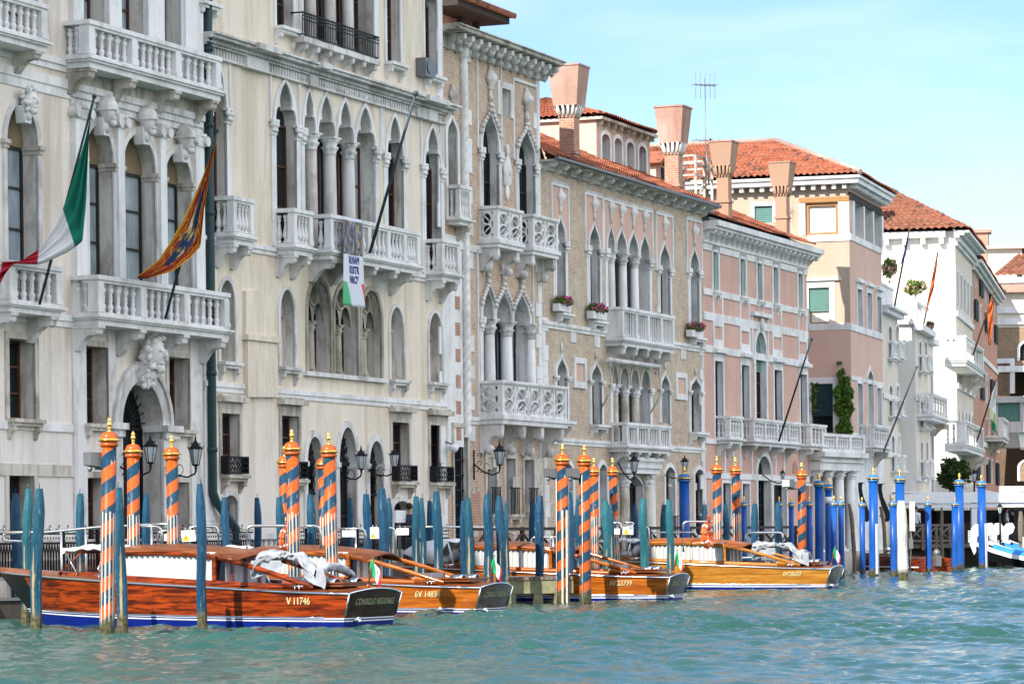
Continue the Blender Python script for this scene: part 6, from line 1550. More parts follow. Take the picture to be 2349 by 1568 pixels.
for o in [q for q in COL.objects if q.get('group') == GO and ('floodlights' in q['label'])]:
    k = MB()
    for a in (-1.9, -1.2, .2): k.box(.165 * math.cos(a) - .02, .165 * math.cos(a) + .02, .165 * math.sin(a) - .02, .165 * math.sin(a) + .02, -.3, 2.35 if 'left' in o['label'] else .0)
    for x in (-.17, .15): k.tube([(x, -.03, .0), (x, -.03, 3.2)], .012, 5)
    k.build('batten', [M['railstrip']], o)
# ---- rough timber piles
random.seed(21)
def rough(base, zt, r, lean, seed, mat='teal', name='mooring_pile', bend=0.0, rows=15, n=9, spike=True):
    b = MB(); P = []
    rn = random.Random(seed); ph = [rn.uniform(0, 6.28) for _ in range(4)]
    zz = [-.5 + (zt + .5) * i / rows for i in range(rows + 1)]
    for z in zz:
        f = z / zt; cx_ = lean[0] * f + bend * math.sin(f * 3.1) + .014 * math.sin(z * 3.1 + ph[0]); cy_ = lean[1] * f + .014 * math.sin(z * 2.7 + ph[1])
        rr = r * (1.03 - .06 * f); 
        if zt - z < .40: rr *= .62 + .38 * ((zt - z) / .40)
        P.append([(cx_ + rr * math.cos(2 * math.pi * j / n) * (1 + .16 * noise.noise(Vector((math.cos(2 * math.pi * j / n) * 1.3, math.sin(2 * math.pi * j / n) * 1.3, z * 1.4 + seed)))), cy_ + rr * math.sin(2 * math.pi * j / n) * (1 + .16 * noise.noise(Vector((math.cos(2 * math.pi * j / n) * 1.3, math.sin(2 * math.pi * j / n) * 1.3, z * 1.4 + seed)))), z) for j in range(n + 1)])
    b.grid(P, 0, False); b.add(P[-1][:-1], [tuple(range(n))])
    if spike: b.tube([(lean[0], lean[1], zt - .02), (lean[0] + .01, lean[1], zt + .11)], .008, 4)
    o = b.build(name, [M[mat]]); o.location = (base.x, base.y, 0); return o
GT = 'teal painted mooring piles'
def pT(topc, basec, wpx, label, D=None, mat='teal', zt=2.8):
    tx, ty = c(*topc)
    if basec: p = onw(*c(*basec)); D = p.y; tip = at(tx, ty, D)
    else:
        D = D or (zt - H) * F / -((ty - HY) + ROLL * (tx - CX)); tip = at(tx, ty, D); p = Vector((tip.x + .02, D, 0))
    r = wpx * .3745 / F * D / 2
    o = rough(p, tip.z, r, (tip.x - p.x, 0), len(label) * 1.7 + tx * .13, mat); tag(o, label, 'mooring pile', GT); return o
L = [
 (('L1', 172, 372), ('L1', 160, 1200), 58, 'pale turquoise peeling pile, left of the pair at the bow of the dark boat', None, 'teal_pale'),
 (('L1', 240, 372), ('L1', 216, 1252), 68, 'glossy blue teal pile, right of the pair at the bow of the dark boat', None),
 (('L1', 722, 365), ('L1', 752, 1255), 66, 'leaning teal pile close behind the tallest striped pole', None),
 (('L1', 1228, 342), ('L1', 1238, 1236), 60, 'teal pile with one long peeled streak before the cabin of the dark boat', None),
 (('L1', 95, 402), None, 60, 'dark shaded pile behind the left end of the iron fence, farthest left', 71.5),
 (('L1', 488, 402), None, 56, 'dark shaded pile left of the tallest striped pole, at the iron fence', 72),
 (('L1', 892, 408), None, 52, 'dark shaded pile right of the second striped pole, before the portal', 73),
 (('L1', 1378, 425), None, 52, 'sunlit pile right of the warning board behind the dark boat', 74),
 (('L2', 195, 427), None, 46, 'dark shaded pile before the yellowish palace, left of the shaded striped pole', 80),
 (('L2', 335, 425), None, 54, 'sunlit pile just left of the orange lifebuoy behind the dark boat', 76),
 (('L2', 523, 407), None, 54, 'sunlit teal pile between the two sunlit striped poles of the gothic palace', 77),
 (('L2', 763, 428), None, 40, 'thin dark shaded pile behind the lantern of the gothic palace portal', 84),
 (('L2', 867, 405), None, 54, 'sunlit pile left of the warning board before the gothic palace', 78),
 (('L2', 965, 370), None, 66, 'thickest sunlit teal pile, right of the warning board', 75),
 (('L2', 1003, 430), None, 34, 'thin pile peeping out behind the thickest teal pile', 80),
 (('L2', 1167, 420), None, 52, 'sunlit pile with a bare patch left of the white canopy, first of a tight cluster', 77),
 (('L2', 1207, 430), None, 38, 'thin pile squeezed behind the first of the tight cluster', 79),
 (('L2', 1252, 446), None, 44, 'dark shaded pile in the middle of the tight cluster', 86),
 (('L2', 1297, 388), None, 58, 'tallest blue sunlit pile of the tight cluster left of the white canopy', 76),
 (('L3', 76, 445), None, 38, 'thin sunlit pile just left behind another over the white canopy', 82),
 (('L3', 113, 430), None, 52, 'sunlit pile crossing the white canopy of the third boat, left one', 80),
 (('L3', 230, 405), None, 60, 'sunlit pile crossing the rear end of the white canopy', 80),
 (('L3', 303, 415), None, 56, 'sunlit pile just right of the stern flag of the orange boat', 81),
 (('L3', 342, 460), None, 32, 'thin pile peeping out right behind the one by the orange stern flag', 84),
 (('L3', 505, 455), None, 52, 'dark shaded pile behind the jetty, before the narrow brick palace', 92),
 (('L3', 550, 415), ('L3', 546, 1070), 56, 'sunlit pile with a long bare streak standing at the jetty front', None),
 (('L3', 738, 395), None, 40, 'slim pile squeezed between the two floodlit striped poles, taller one', 84),
 (('L3', 781, 437), None, 36, 'slim pile squeezed between the two floodlit striped poles, shorter one', 88),
 (('L3', 955, 445), None, 52, 'split turquoise pile behind the cabin of boat 23739', 88, 'teal_pale'),
 (('L3', 985, 468), None, 34, 'narrow dark pile hugging the split turquoise one', 90),
 (('L3', 1183, 432), None, 52, 'weathered patchy pile right of the grey warning sign', 90, 'teal_pale'),
 (('L3', 1310, 470), None, 46, 'dark shaded pile left of the turquoise pile near the white cabin', 104),
 (('L3', 1342, 437), None, 46, 'turquoise pile in front of the white cabin behind boat 23739', 92, 'teal_pale'),
 (('L3', 1130, 470), None, 40, 'dark shaded pile in front of the iron portal of the brick palace', 104),
 (('M4', 485, 1250), None, 42, 'teal pile left of the striped pole with the lifebuoy', 104),
 (('M4', 615, 1250), None, 40, 'teal pile between the two striped poles on the blue pontoon', 106),
 (('M4', 793, 1245), None, 48, 'teal pile left of two before the pink palace portal', 104),
 (('M4', 938, 1242), None, 46, 'teal pile streaked white right of two before the pink palace portal', 103),
]
for q in L: pT(q[0], q[1], q[2], q[3], q[4], q[5] if len(q) > 5 else 'teal')
# other single posts
M['whitepost'] = teal_mat('white_post_paint', (.40, .41, .40), (.40, .41, .40), 0.0)
p = onw(*c('M5', 828, 1405)); o = rough(p, at(*c('M5', 822, 920), p.y).z, .185, (-.03, 0), 3.3, 'whitepost', 'mooring_post', n=16, spike=False); tag(o, 'thick white post with a lamp box and cable on its side', 'mooring post')
e = MB(); k = MB(); d_ = p.y; 
k.box(.25, .42, -.12, .1, 1.75, 2.75); k.box(.24, .43, -.125, -.06, 1.72, 1.75); o2 = k.build('lamp_box', [M['ivory']], o); k = MB(); k.tube([(.3, -.05, 1.75), (.27, -.1, 1.2), (.24, -.15, .2)], .025, 5); k.box(.2, .34, -.2, -.05, 1.1, 1.45); k.build('cable', [M['grey']], o)
for topc, basec, D, w_, lab, bd in ((('M4', 1372, 1245), ('M4', 1402, 1560), 133, 26, 'crooked bare brown post before the porch columns', .08), (('M5', 690, 955), ('M5', 722, 1160), 140, 24, 'crooked brown post leaning at the dark iron scrolls', .06), (('M5', 1062, 960), ('M5', 1066, 1285), 150, 20, 'straight brown post with a rope at the terrace fence', .0), (('M5', 1545, 985), ('M5', 1558, 1190), 150, 36, 'thick bare post with a red and white notice, far right', 0.0)):
    tip = at(*c(*topc), D); bx = at(*c(*basec), D); o = rough(Vector((bx.x, D, 0)), tip.z, w_ * .3745 / F * D / 2, (tip.x - bx.x, 0), D * 1.1, 'greywood', 'mooring_post', bd, spike=False); tag(o, lab, 'mooring post')
    if 'notice' in lab:
        k = MB(); k.box(-.05, .35, -.45, -.40, tip.z - 1.9, tip.z - 1.2); k.build('notice', [M['whitep']], o); k = MB(); k.lathe(0, 0, [(.07, 0), (.07, .01)], 14); k.xf(Matrix.Translation((.15, -.46, tip.z - 1.45)) @ Matrix.Rotation(R(90), 4, 'X')); k.build('notice_ring', [plain('notice_red', (.6, .05, .05))], o)
# floodlights fixed to striped poles
def flood(t, x0, y0, x1, y1, D, label, yaw, lit=False):
    xm, ym = (x0 + x1) / 2, (y0 + y1) / 2; p = at(*c(t, xm, ym), D); hgt = (y1 - y0) * .3745 / F * D * .5; o = thing('floodlight', label, 'floodlight', p, yaw, 'floodlights on the striped poles')
    k = MB(); s_ = hgt; k.prism([(-s_ * .7, -s_ * .25), (-s_ * .7, s_ * .9), (s_ * .55, s_ * .35), (s_ * .5, -s_ * .45)], -s_ * .75, s_ * .75, ax='x')
    for i in range(6): a = -s_ * .7 + i * s_ * .25; k.box(a, a + .012, -s_ * .6, s_ * .5, s_ * .3, s_ * .86)
    k.build('housing', [M['grey']], o); k = MB(); k.box(-s_ * .66, s_ * .66, -s_ * .74, -s_ * .7, -s_ * .2, s_ * .8); k.build('lens', [M['grey'] if not lit else M['lampglass']], o)
    k = MB(); k.tube([(0, .0, -s_ * .5), (.05, .25, -s_ * .55), (.1, .3, -s_ * .5)], .03, 6); k.ball(0, -s_ * .5, -s_ * .55, .05, .05, .05, 8); k.build('arm', [M['grey']], o)
    return o
D1 = onw(*c('L1', 655, 1278)).y
flood('M1', 545, 1305, 618, 1448, D1 + .1, 'ribbed grey floodlight on the tallest striped pole, tilted down to the left', -.9)
D2 = onw(*c('L3', 690, 1072)).y
flood('L3', 592, 242, 650, 335, D2, 'grey floodlight on the left pole of the jetty pair', -1.0); flood('L3', 727, 242, 785, 335, D2 - 1.5, 'grey floodlight on the right pole of the jetty pair', -1.0)
flood('M4', 968, 1090, 1040, 1175, 102.6, 'white sunlit floodlight on the farthest striped pole', -.75, True)
# ================================================================== boats
def wood(name, c1, c2, planks=0.0, coat=.22):
    t = NT(name)
    g = t.noise(1.0, t.map((1.3, 5, 16)), 6, .62, .6); col = t.mix(t.ramp(g, .42, .58), c1, c2)
    g2 = t.noise(1.0, t.map((.6, 2, 5)), 4, .6); col = t.mix(t.math('MULTIPLY', t.ramp(g2, .5, .72), .55), col, tuple(q * .35 for q in c2))
    if planks:
        z = t.xyz()[2]; ln = t.math('LESS_THAN', t.math('FRACT', t.math('DIVIDE', z, planks)), .07); col = t.mix(t.math('MULTIPLY', ln, .6), col, tuple(q * .25 for q in c2))
    t.bump(t.noise(1.0, t.map((2, 6, 3)), 3), .05, .02)
    return t.out(col, .3, spec=.15, coat=coat)
M['mahogany'] = wood('dark_mahogany', (.28, .040, .005), (.055, .008, .002)); M['wood_o'] = wood('orange_varnish', (.36, .105, .011), (.22, .05, .005), .11); M['wood_y'] = wood('honey_varnish', (.37, .175, .026), (.28, .10, .012), .13)
M['transom'] = wood('transom_wood', (.040, .024, .016), (.022, .014, .010), 0, .05); M['transom_g'] = wood('grey_transom_wood', (.085, .065, .055), (.05, .04, .034), 0, .12)
M['deckwood'] = wood('deck_mahogany', (.20, .062, .02), (.12, .035, .012), 0, .25)
M['boot'] = plain('antifouling_blue', (.003, .012, .15), .4, var=.3, vs=3); M['bootw'] = plain('boot_stripe_white', (.75, .77, .78), .4); M['darkint'] = plain('dark_interior', (.02, .016, .013), .7)
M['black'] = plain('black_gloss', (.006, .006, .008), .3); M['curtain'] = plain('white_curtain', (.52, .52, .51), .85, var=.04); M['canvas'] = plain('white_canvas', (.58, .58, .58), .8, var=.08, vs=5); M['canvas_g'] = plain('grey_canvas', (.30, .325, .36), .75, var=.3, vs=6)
M['gilt'] = plain('gilt_lettering', (.80, .70, .38), .4, var=.06); M['paleg'] = plain('pale_green_lettering', (.45, .48, .30), .45, var=.06); M['chrome'] = plain('chrome', (.75, .76, .78), .12, 1.0, var=.05)
def glassm():
    t = NT('clear_glass'); t.b.inputs['Transmission Weight'].default_value = .0; 
    tr = t.n('ShaderNodeBsdfTransparent'); tr.inputs[0].default_value = (.93, .94, .95, 1); gl = t.n('ShaderNodeBsdfGlossy'); gl.inputs['Roughness'].default_value = .04
    mx_ = t.n('ShaderNodeMixShader'); lw_ = t.n('ShaderNodeLayerWeight'); lw_.inputs[0].default_value = .25; t.l(t.math('ADD', .03, t.math('MULTIPLY', lw_.outputs['Fresnel'], .3)), mx_.inputs[0]); t.l(tr.outputs[0], mx_.inputs[1]); t.l(gl.outputs[0], mx_.inputs[2])
    t.l(mx_.outputs[0], t.t.nodes['Material Output'].inputs[0]); return t.mat
M['glass'] = glassm()
def flagcols(name, cols, axis='x', bounds=(.333, .667), extra=None):
    t = NT(name); uv = t.n('ShaderNodeUVMap'); x = t.xyz(uv.outputs[0])
    f = x[0 if axis == 'x' else 1]
    col = t.mix(t.math('GREATER_THAN', f, bounds[0]), cols[0], cols[1]); col = t.mix(t.math('GREATER_THAN', f, bounds[1]), col, cols[2])
    if extra: col = extra(t, x, col)
    t.out(col, .8, spec=.15); 
    return t.mat
def emblem(t, x, col):
    d = t.math('ADD', t.math('POWER', t.math('SUBTRACT', x[0], .5), 2), t.math('POWER', t.math('MULTIPLY', t.math('SUBTRACT', x[1], .5), .75), 2)); ins = t.math('LESS_THAN', d, .013)
    q = t.n('ShaderNodeCombineXYZ'); a = t.math('GREATER_THAN', x[0], .5); b_ = t.math('GREATER_THAN', x[1], .5)
    em = t.mix(a, t.mix(b_, (.10, .14, .35), (.6, .1, .06)), t.mix(b_, (.65, .16, .1), (.12, .2, .5))); return t.mix(ins, col, em)
M['italy'] = flagcols('tricolour_flag', ((.02, .30, .12), (.74, .74, .72), (.62, .05, .05))); M['italy_e'] = flagcols('tricolour_ensign', ((.02, .30, .12), (.74, .74, .72), (.62, .05, .05)), extra=emblem)
def sheet(name, P, mat, parent=None):
    """cloth from a grid of points, with picture coordinates over it; u runs along each row"""
    nr, nc = len(P), len(P[0]); me = bpy.data.meshes.new(name); vs_ = [tuple(q) for r_ in P for q in r_]
    fs = [(i * nc + j, i * nc + j + 1, (i + 1) * nc + j + 1, (i + 1) * nc + j) for i in range(nr - 1) for j in range(nc - 1)]
    me.from_pydata(vs_, [], fs); uv = me.uv_layers.new(name='UVMap')
    for p_ in me.polygons:
        p_.use_smooth = True
        for li_ in p_.loop_indices: v = me.loops[li_].vertex_index; uv.data[li_].uv = ((v % nc) / (nc - 1), 1 - (v // nc) / (nr - 1))
    me.materials.append(mat); o = link(bpy.data.objects.new(name, me), parent)
    md = o.modifiers.new('cloth', 'SOLIDIFY'); md.thickness = .006; return o
def text_mesh(body, size, bold=.0, shear=0.0, squeeze=1.0):
    cu = bpy.data.curves.new('t', 'FONT'); cu.body = body; cu.size = size; cu.bevel_depth = bold; cu.bevel_resolution = 0; cu.shear = shear; cu.align_x = 'CENTER'; cu.align_y = 'CENTER'; cu.extrude = 0
    ob = bpy.data.objects.new('t', cu); COL.objects.link(ob); dg = bpy.context.evaluated_depsgraph_get(); me = bpy.data.meshes.new_from_object(ob.evaluated_get(dg)); bpy.data.objects.remove(ob)
    for v in me.vertices: v.co.x *= squeeze
    return me
SEC = [(0, .86, .80, .67), (1.2, .96, .86, .71), (2.5, 1.03, .93, .77), (4.0, 1.06, .96, .84), (5.5, 1.02, .86, .91), (6.8, .88, .62, .975), (7.9, .62, .32, 1.03), (8.7, .33, .10, 1.07), (9.2, .10, .02, 1.10), (9.4, .015, .0, 1.11)]
def sec(x):
    for a, b_ in zip(SEC, SEC[1:]):
        if x <= b_[0]:
            t = (x - a[0]) / (b_[0] - a[0]); t = max(0, t); return [a[i] + (b_[i] - a[i]) * t for i in (1, 2, 3)]
    return list(SEC[-1][1:])
def hull_y(x, z):
    d, w_, zd = sec(x); t = min(1, max(0, z / zd)); return w_ + (d - w_) * t ** .8
def stern_dx(z): return -.2 * max(0, z) / .67
def taxi(label, stern, head, num, mats, flag=True, canopy='rolled', tarp=True, bow_dark=False, sink=0.0, number_at=1.55, tr='transom', num_c='gilt', plate=True):
    wm, dk = mats; L = 9.4; rz = math.atan2(head[1], head[0])
    o = thing('water_taxi', label, 'motorboat', (stern[0], stern[1], -sink), rz, 'wooden water taxis moored in a row')
    xs = [0, .4, .8, 1.2, 1.8, 2.5, 3.2, 4.0, 4.8, 5.5, 6.2, 6.8, 7.4, 7.9, 8.3, 8.7, 9.0, 9.2, 9.4]
    b = MB()
    for sg in (1, -1):
        P = []
        for x in xs:
            zb = .13 + .14 * (x / L) ** 2; zd = sec(x)[2]; zr = [-.35, zb, zb + .022, zb + .05, zb + .072] + [zb + .072 + (zd - zb - .072) * k / 6 for k in range(1, 7)]
            P.append([(x + (stern_dx(z) * max(0, 1 - x / .5) if x < .5 else -1.15 * (1 - max(0, z) / zd) * (x / L) ** 6), sg * hull_y(x, max(z, -.1)) * (1 if z >= 0 else .9), z) for z in zr])
        nr = len(P[0])
        for i in range(len(xs) - 1):
            for j in range(nr - 1):
                m = 1 if j == 0 else (2 if j in (1, 3) else (1 if j == 2 else (3 if bow_dark and xs[i] >= 8.3 else 0)))  # panels near the bow tip are darker than the rest of the hull
                b.add([P[i][j], P[i + 1][j], P[i + 1][j + 1], P[i][j + 1]], [(0, 1, 2, 3)], m, True)
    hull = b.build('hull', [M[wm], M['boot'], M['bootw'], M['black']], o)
    # transom
    b = MB(); d, w_, zd = sec(0); n = 8
    zz = [-.35, .13, .152, .18, .202, .35, .5, zd]
    for j in range(len(zz) - 1):
        m = {0: 1, 1: 2, 2: 1, 3: 2}.get(j, 0)
        za, zb_ = zz[j], zz[j + 1]; row = []
        for z in (za, zb_):
            hw = hull_y(0, max(z, 0)); row.append([(stern_dx(z) - .07 * (1 - (2 * i / n - 1) ** 2), hw * (1 - 2 * i / n), z + (.09 * (1 - (2 * i / n - 1) ** 2) if z == zd else 0)) for i in range(n + 1)])
        b.grid(row, m)
    tm = b.build('transom', [M[tr], M['boot'], M['bootw']], o)
    # deck, camber, aft hatch
    b = MB(); P = []
    for x in xs: hw, _, zd = sec(x); P.append([((x - .2 * max(0, 1 - x / .5)) - (.07 * (1 - k * k) if x == 0 else 0), hw * k, zd + .09 * (1 - k * k) - .004) for k in (1, .75, .4, 0, -.4, -.75, -1)])
    b.grid(P); b.build('deck', [M['deckwood']], o)
    b = MB()
    for sg in (1, -1): b.tube([(x - .2 * max(0, 1 - x / .5), sg * (sec(x)[0] + .012), sec(x)[2] - .012) for x in xs[:-1]], .022, 6); b.tube([(x - .9 * (x / L) ** 6, sg * (hull_y(x,   .22 + .14 * (x / L) ** 2) + .008), .212 + .14 * (x / L) ** 2) for x in xs[1:-2]], .012, 5)
    b.tube([(stern_dx(.67) - .075 * (1 - k * k), sec(0)[0] * k, .665 + .09 * (1 - k * k)) for k in (1, .75, .5, .25, 0, -.25, -.5, -.75, -1)], .018, 6)
    for sg in (1, -1): b.tube([(stern_dx(z) - .012, sg * (hull_y(0, z) + .006), z) for z in (.23, .45, .66)], .018, 5)
    b.build('rub_rail', [M['chrome']], o)
    b = MB(); zd = .74; b.prism([(.22, -.5), (.22, .5), (1.35, .56), (1.35, -.56)], zd + .05, zd + .11, ax='z'); b.prism([(.18, -.53), (.18, .53), (1.4, .6), (1.4, -.6)], zd + .11, zd + .135, ax='z'); b.build('engine_hatch', [M['deckwood']], o)
    for yy in (.36, -.36):
        b = MB(); P = [[(x_, yy + .13 * math.cos(a), zd + .12 + .09 * math.sin(a)) for a in [math.pi * i / 8 for i in range(9)]] for x_ in (.42, .72)]; b.grid(P); b.add([P[1][i] for i in range(9)], [tuple(range(9))]); v_ = b.build('vent', [M['chrome']], o); v_.modifiers.new('t', 'SOLIDIFY').thickness = .015
    for x_, sg in ((1.05, 1), (1.05, -1), (5.9, 1)):
        b = MB(); y_ = sg * (sec(x_)[0] - .12); z_ = sec(x_)[2] + .02; b.tube([(x_ - .15, y_, z_ + .08), (x_ + .15, y_, z_ + .08)], .018, 6)
        for q in (-.05, .05): b.tube([(x_ + q, y_, z_), (x_ + q, y_, z_ + .08)], .015, 5)
        b.build('cleat', [M['chrome']], o)
    # coaming + side screens + cabin
    def rail(x): 
        pts = [(.75, .80), (1.2, .93), (1.8, 1.11), (2.4, 1.27), (3.0, 1.39), (3.6, 1.46), (4.4, 1.50), (5.6, 1.49)]
        for a, q in zip(pts, pts[1:]):
            if x <= q[0]: t = (x - a[0]) / (q[0] - a[0]); return a[1] + (q[1] - a[1]) * t
        return pts[-1][1]
    def cy(x): return sec(x)[0] - .20 - .02 * (x > 4)
    ca = [.75, 1.0, 1.3, 1.6, 2.0, 2.4, 2.8, 3.2, 3.6, 4.0, 4.4, 4.8, 5.2, 5.6]
    for sg in (1, -1):
        b = MB(); w_ = .035
        def strip(xs_, lo, hi, dy=0):
            A = [[(x, sg * (cy(x) - (z_(x) - sec(x)[2]) * .10 + dy), z_(x)) for x in xs_] for z_ in (lo, hi)]; B_ = [[(x, sg * (cy(x) - (z_(x) - sec(x)[2]) * .10 - w_), z_(x)) for x in xs_] for z_ in (lo, hi)]
            b.grid(A); b.grid(B_); b.grid([A[1], B_[1]]); b.grid([A[0], B_[0]])
        strip(ca, lambda x: sec(x)[2] - .01, lambda x: min(sec(x)[2] + .12, rail(x)))
        strip(ca, lambda x: max(rail(x) - .075, sec(x)[2]), lambda x: rail(x) + .02, .006)
        A0 = [x for x in ca if x <= 1.45] + [1.45]; A0 = sorted(set(A0)); strip(A0, lambda x: sec(x)[2], lambda x: rail(x), .002)
        for x in (3.05, 5.45): b.prism([(x - .04, sec(x)[2] + .1), (x - .04 + (.0 if x < 5 else -.0), rail(x)), (x + .05, rail(x)), (x + .05 + (.14 if x > 5 else 0), sec(x)[2] + .1)], sg * (cy(x) - .07), sg * (cy(x) + .0))
        b.build('side_screen', [M[wm]], o)
        b = MB(); xs_ = [3.1, 3.5, 4.0, 4.5, 5.0, 5.4]
        P = [[(3.1 + 2.3 * i / 90, sg * (cy(3.1 + 2.3 * i / 90) - .11 - .03 * math.sin(i * 1.15 + .6 * math.sin(i * .31))), z) for i in range(91)] for z in (.9, 1.2, 1.47)]; b.grid(P); b.build('curtain', [M['curtain']], o)
        b = MB(); xs_ = [1.5, 2.0, 2.5, 3.0]; b.grid([[(x, sg * (cy(x) - .02 - (z - sec(x)[2]) * .1), z) for x in xs_] for z in ()] or [[(x, sg * (cy(x) - .035), sec(x)[2] + .12) for x in xs_], [(x, sg * (cy(x) - .035 - (rail(x) - sec(x)[2]) * .1), rail(x) - .06) for x in xs_]], 0, False); b.build('side_glass', [M['glass']], o)
        b = MB(); xs_ = [3.1, 4.0, 5.0, 5.6]; b.grid([[(x, sg * (cy(x) - .05), sec(x)[2] + .12) for x in xs_], [(x, sg * (cy(x) - .05 - .05), rail(x) - .06) for x in xs_]], 0, False); b.build('window_glass', [M['glass']], o)
    b = MB(); P = []; Q_ = []
    for x in (2.55, 2.8, 3.2, 3.8, 4.4, 5.0, 5.5, 5.72):
        hw = cy(min(x, 5.6)) - .04; z0 = rail(x) + .01; k0 = .13 if x < 5.6 else .10
        P.append([(x - .12 * (1 - k * k) * (x < 2.9), hw * k, z0 + k0 * (1 - k * k) + (.0)) for k in (1, .8, .5, .2, 0, -.2, -.5, -.8, -1)])
    b.grid(P); r_ = b.build('cabin_roof', [M[dk]], o); r_.modifiers.new('t', 'SOLIDIFY').thickness = .04
    b = MB(); hw = cy(3.0) - .08; b.add([(2.95, hw, .3), (2.95, -hw, .3), (2.95, -hw, 1.42), (2.95, hw, 1.42)], [(0, 1, 2, 3)]); b.box(1.4, 2.95, -.75, .75, .35, .4); b.build('bulkhead', [M['darkint']], o)
    b = MB(); P = [[(2.93 - .012 * math.sin(i * 1.3), hw - .12 - (2 * hw - .24) * i / 40, z) for i in range(41)] for z in (.85, 1.4)]; b.grid(P); b.build('door_curtain', [M['curtain']], o)
    b = MB()
    for yy in (.42, -.02, -.46): b.box(2.88, 2.92, yy, yy + .06, .4, 1.42)
    b.box(2.87, 2.925, -.46, .48, 1.36, 1.44); b.build('cabin_door', [M[wm]], o)
    b = MB(); b.box(1.45, 1.9, -.7, .7, .4, .78); b.box(1.4, 1.5, -.7, .7, .78, .98); b.build('stern_seat', [M['canvas_g']], o)
    b = MB(); hw = cy(5.5) - .06; b.grid([[(5.72, hw * k, .98) for k in (1, 0, -1)], [(5.5, (hw - .05) * k, 1.5 + (.1 if k == 0 else 0)) for k in (1, 0, -1)]], 0, False); b.build('front_glass', [M['glass']], o)
    # helmsman's well with windscreen and hood
    zd = sec(6.8)[2]; b = MB(); b.box(6.0, 7.2, -.5, .5, zd + .02, zd + .10); b.box(6.08, 7.1, -.42, .42, zd + .1, zd + .105, 0); b.build('well_coaming', [M[wm]], o)
    b = MB(); b.ball(6.3, 0, zd + .18, .3, .36, .14, 10); b.ball(6.05, 0, zd + .26, .12, .36, .2, 10); b.build('helm_seat', [M['canvas']], o)
    b = MB(); b.grid([[(7.55 - .35 * abs(k), .62 * k, zd + .08) for k in (1, .5, 0, -.5, -1)], [(7.0 - .3 * abs(k), .5 * k, zd + .50) for k in (1, .5, 0, -.5, -1)]], 0, False); b.build('windscreen', [M['glass']], o)
    b = MB(); b.tube([(7.0 - .3 * abs(k), .5 * k, zd + .51) for k in (1, .5, 0, -.5, -1)], .018, 6); b.tube([(7.55 - .35 * abs(k), .62 * k, zd + .09) for k in (1, .5, 0, -.5, -1)], .025, 6)
    for k in (1, -1): b.tube([(7.2, .62 * k, zd + .08), (6.7, .5 * k, zd + .51)], .016, 5)
    b.build('windscreen_frame', [M[wm]], o)
    if canopy == 'rolled':
        b = MB(); P = []
        for i in range(13):
            x = 7.15 - 1.25 * i / 12; zc = zd + .55 + .06 * math.sin(i * .26 * 1.0) ; P.append([(x + .02 * math.sin(j * 2 + i), .56 * k, zc + .06 * (1 - k * k) + .022 * math.sin(i * 1.7 + j)) for j, k in enumerate((1, .7, .35, 0, -.35, -.7, -1))])
        b.grid(P); b.tube([(7.15, .56 * k, zd + .54) for k in (1, 0, -1)], .06, 8); b.tube([(6.0, .56 * k, zd + .56) for k in (1, 0, -1)], .05, 8)
        h_ = b.build('hood', [M['canvas']], o); h_.modifiers.new('t', 'SOLIDIFY').thickness = .05
        for k in (1, -1):
            for p_, q_ in ((6.75, 7.05), (6.2, 6.1)): MB().tube([(p_, .58 * k, zd + .06), (q_, .56 * k, zd + .5)], .016, 6).build('hood_strut', [M['chrome']], o)
    else:
        b = MB(); P = []
        for x, z_, hw in ((7.3, .42, .60), (7.0, .58, .60), (6.5, .66, .60), (6.0, .68, .60), (5.75, .64, .60)): P.append([(x, hw * k, zd + z_ - (.0 if abs(k) < .99 else .0) + .07 * (1 - k * k)) for k in (1, .6, .3, 0, -.3, -.6, -1)])
        b.grid(P)
        for sg in (1, -1): b.grid([[(7.3, sg * .6, zd + .40), (7.0, sg * .6, zd + .56), (6.5, sg * .6, zd + .64), (6.0, sg * .6, zd + .66)], [(7.32, sg * .6, zd + .36), (6.95, sg * .6, zd + .22), (6.6, sg * .6, zd + .10), (6.45, sg * .6, zd + .06)]])
        h_ = b.build('hood', [M['whitep']], o); h_.modifiers.new('t', 'SOLIDIFY').thickness = .02
        b = MB()
        for k in (1, -1): b.tube([(6.0, .6 * k, zd + .64), (5.85, .6 * k, zd + .05)], .022, 6)
        b.build('hood_frame', [M['whitep']], o)
    if tarp:
        b = MB(); P = []; nv = Vector
        for i in range(46):
            f = i / 45; x = 2.2 - 1.5 * f; zc = 1.30 + .09 * math.sin(f * 3.1) - .30 * max(0, f - .72) / .28 - .26 * max(0, .1 - f) / .1; rr = .085 + .03 * math.sin(f * 9)
            P.append([(x + .05 * noise.noise(nv((f * 9, j, 3))), .62 + rr * 1.2 * math.cos(a) + .09 * noise.noise(nv((f * 8, math.cos(a) * 1.5, math.sin(a) * 1.5))), zc + rr * math.sin(a) + .07 * noise.noise(nv((f * 11, 5 + math.cos(a) * 2, math.sin(a) * 2)))) for j, a in enumerate([2 * math.pi * (q % 14) / 14 for q in range(15)])])
        b.grid(P)
        for x0, z_ in ((2.18, 1.27), (.82, 1.0)):
            b.grid([[(x0 + .10 * math.cos(a) + .06 * noise.noise(nv((k * .7, a, x0))), .62 - 1.24 * k / 16, z_ + .08 * math.sin(a) + .16 * (1 - (k / 8 - 1) ** 2) + .06 * noise.noise(nv((k * .9, a * .7, 4 + x0)))) for a in [2 * math.pi * (q % 9) / 9 for q in range(10)]] for k in range(17)])
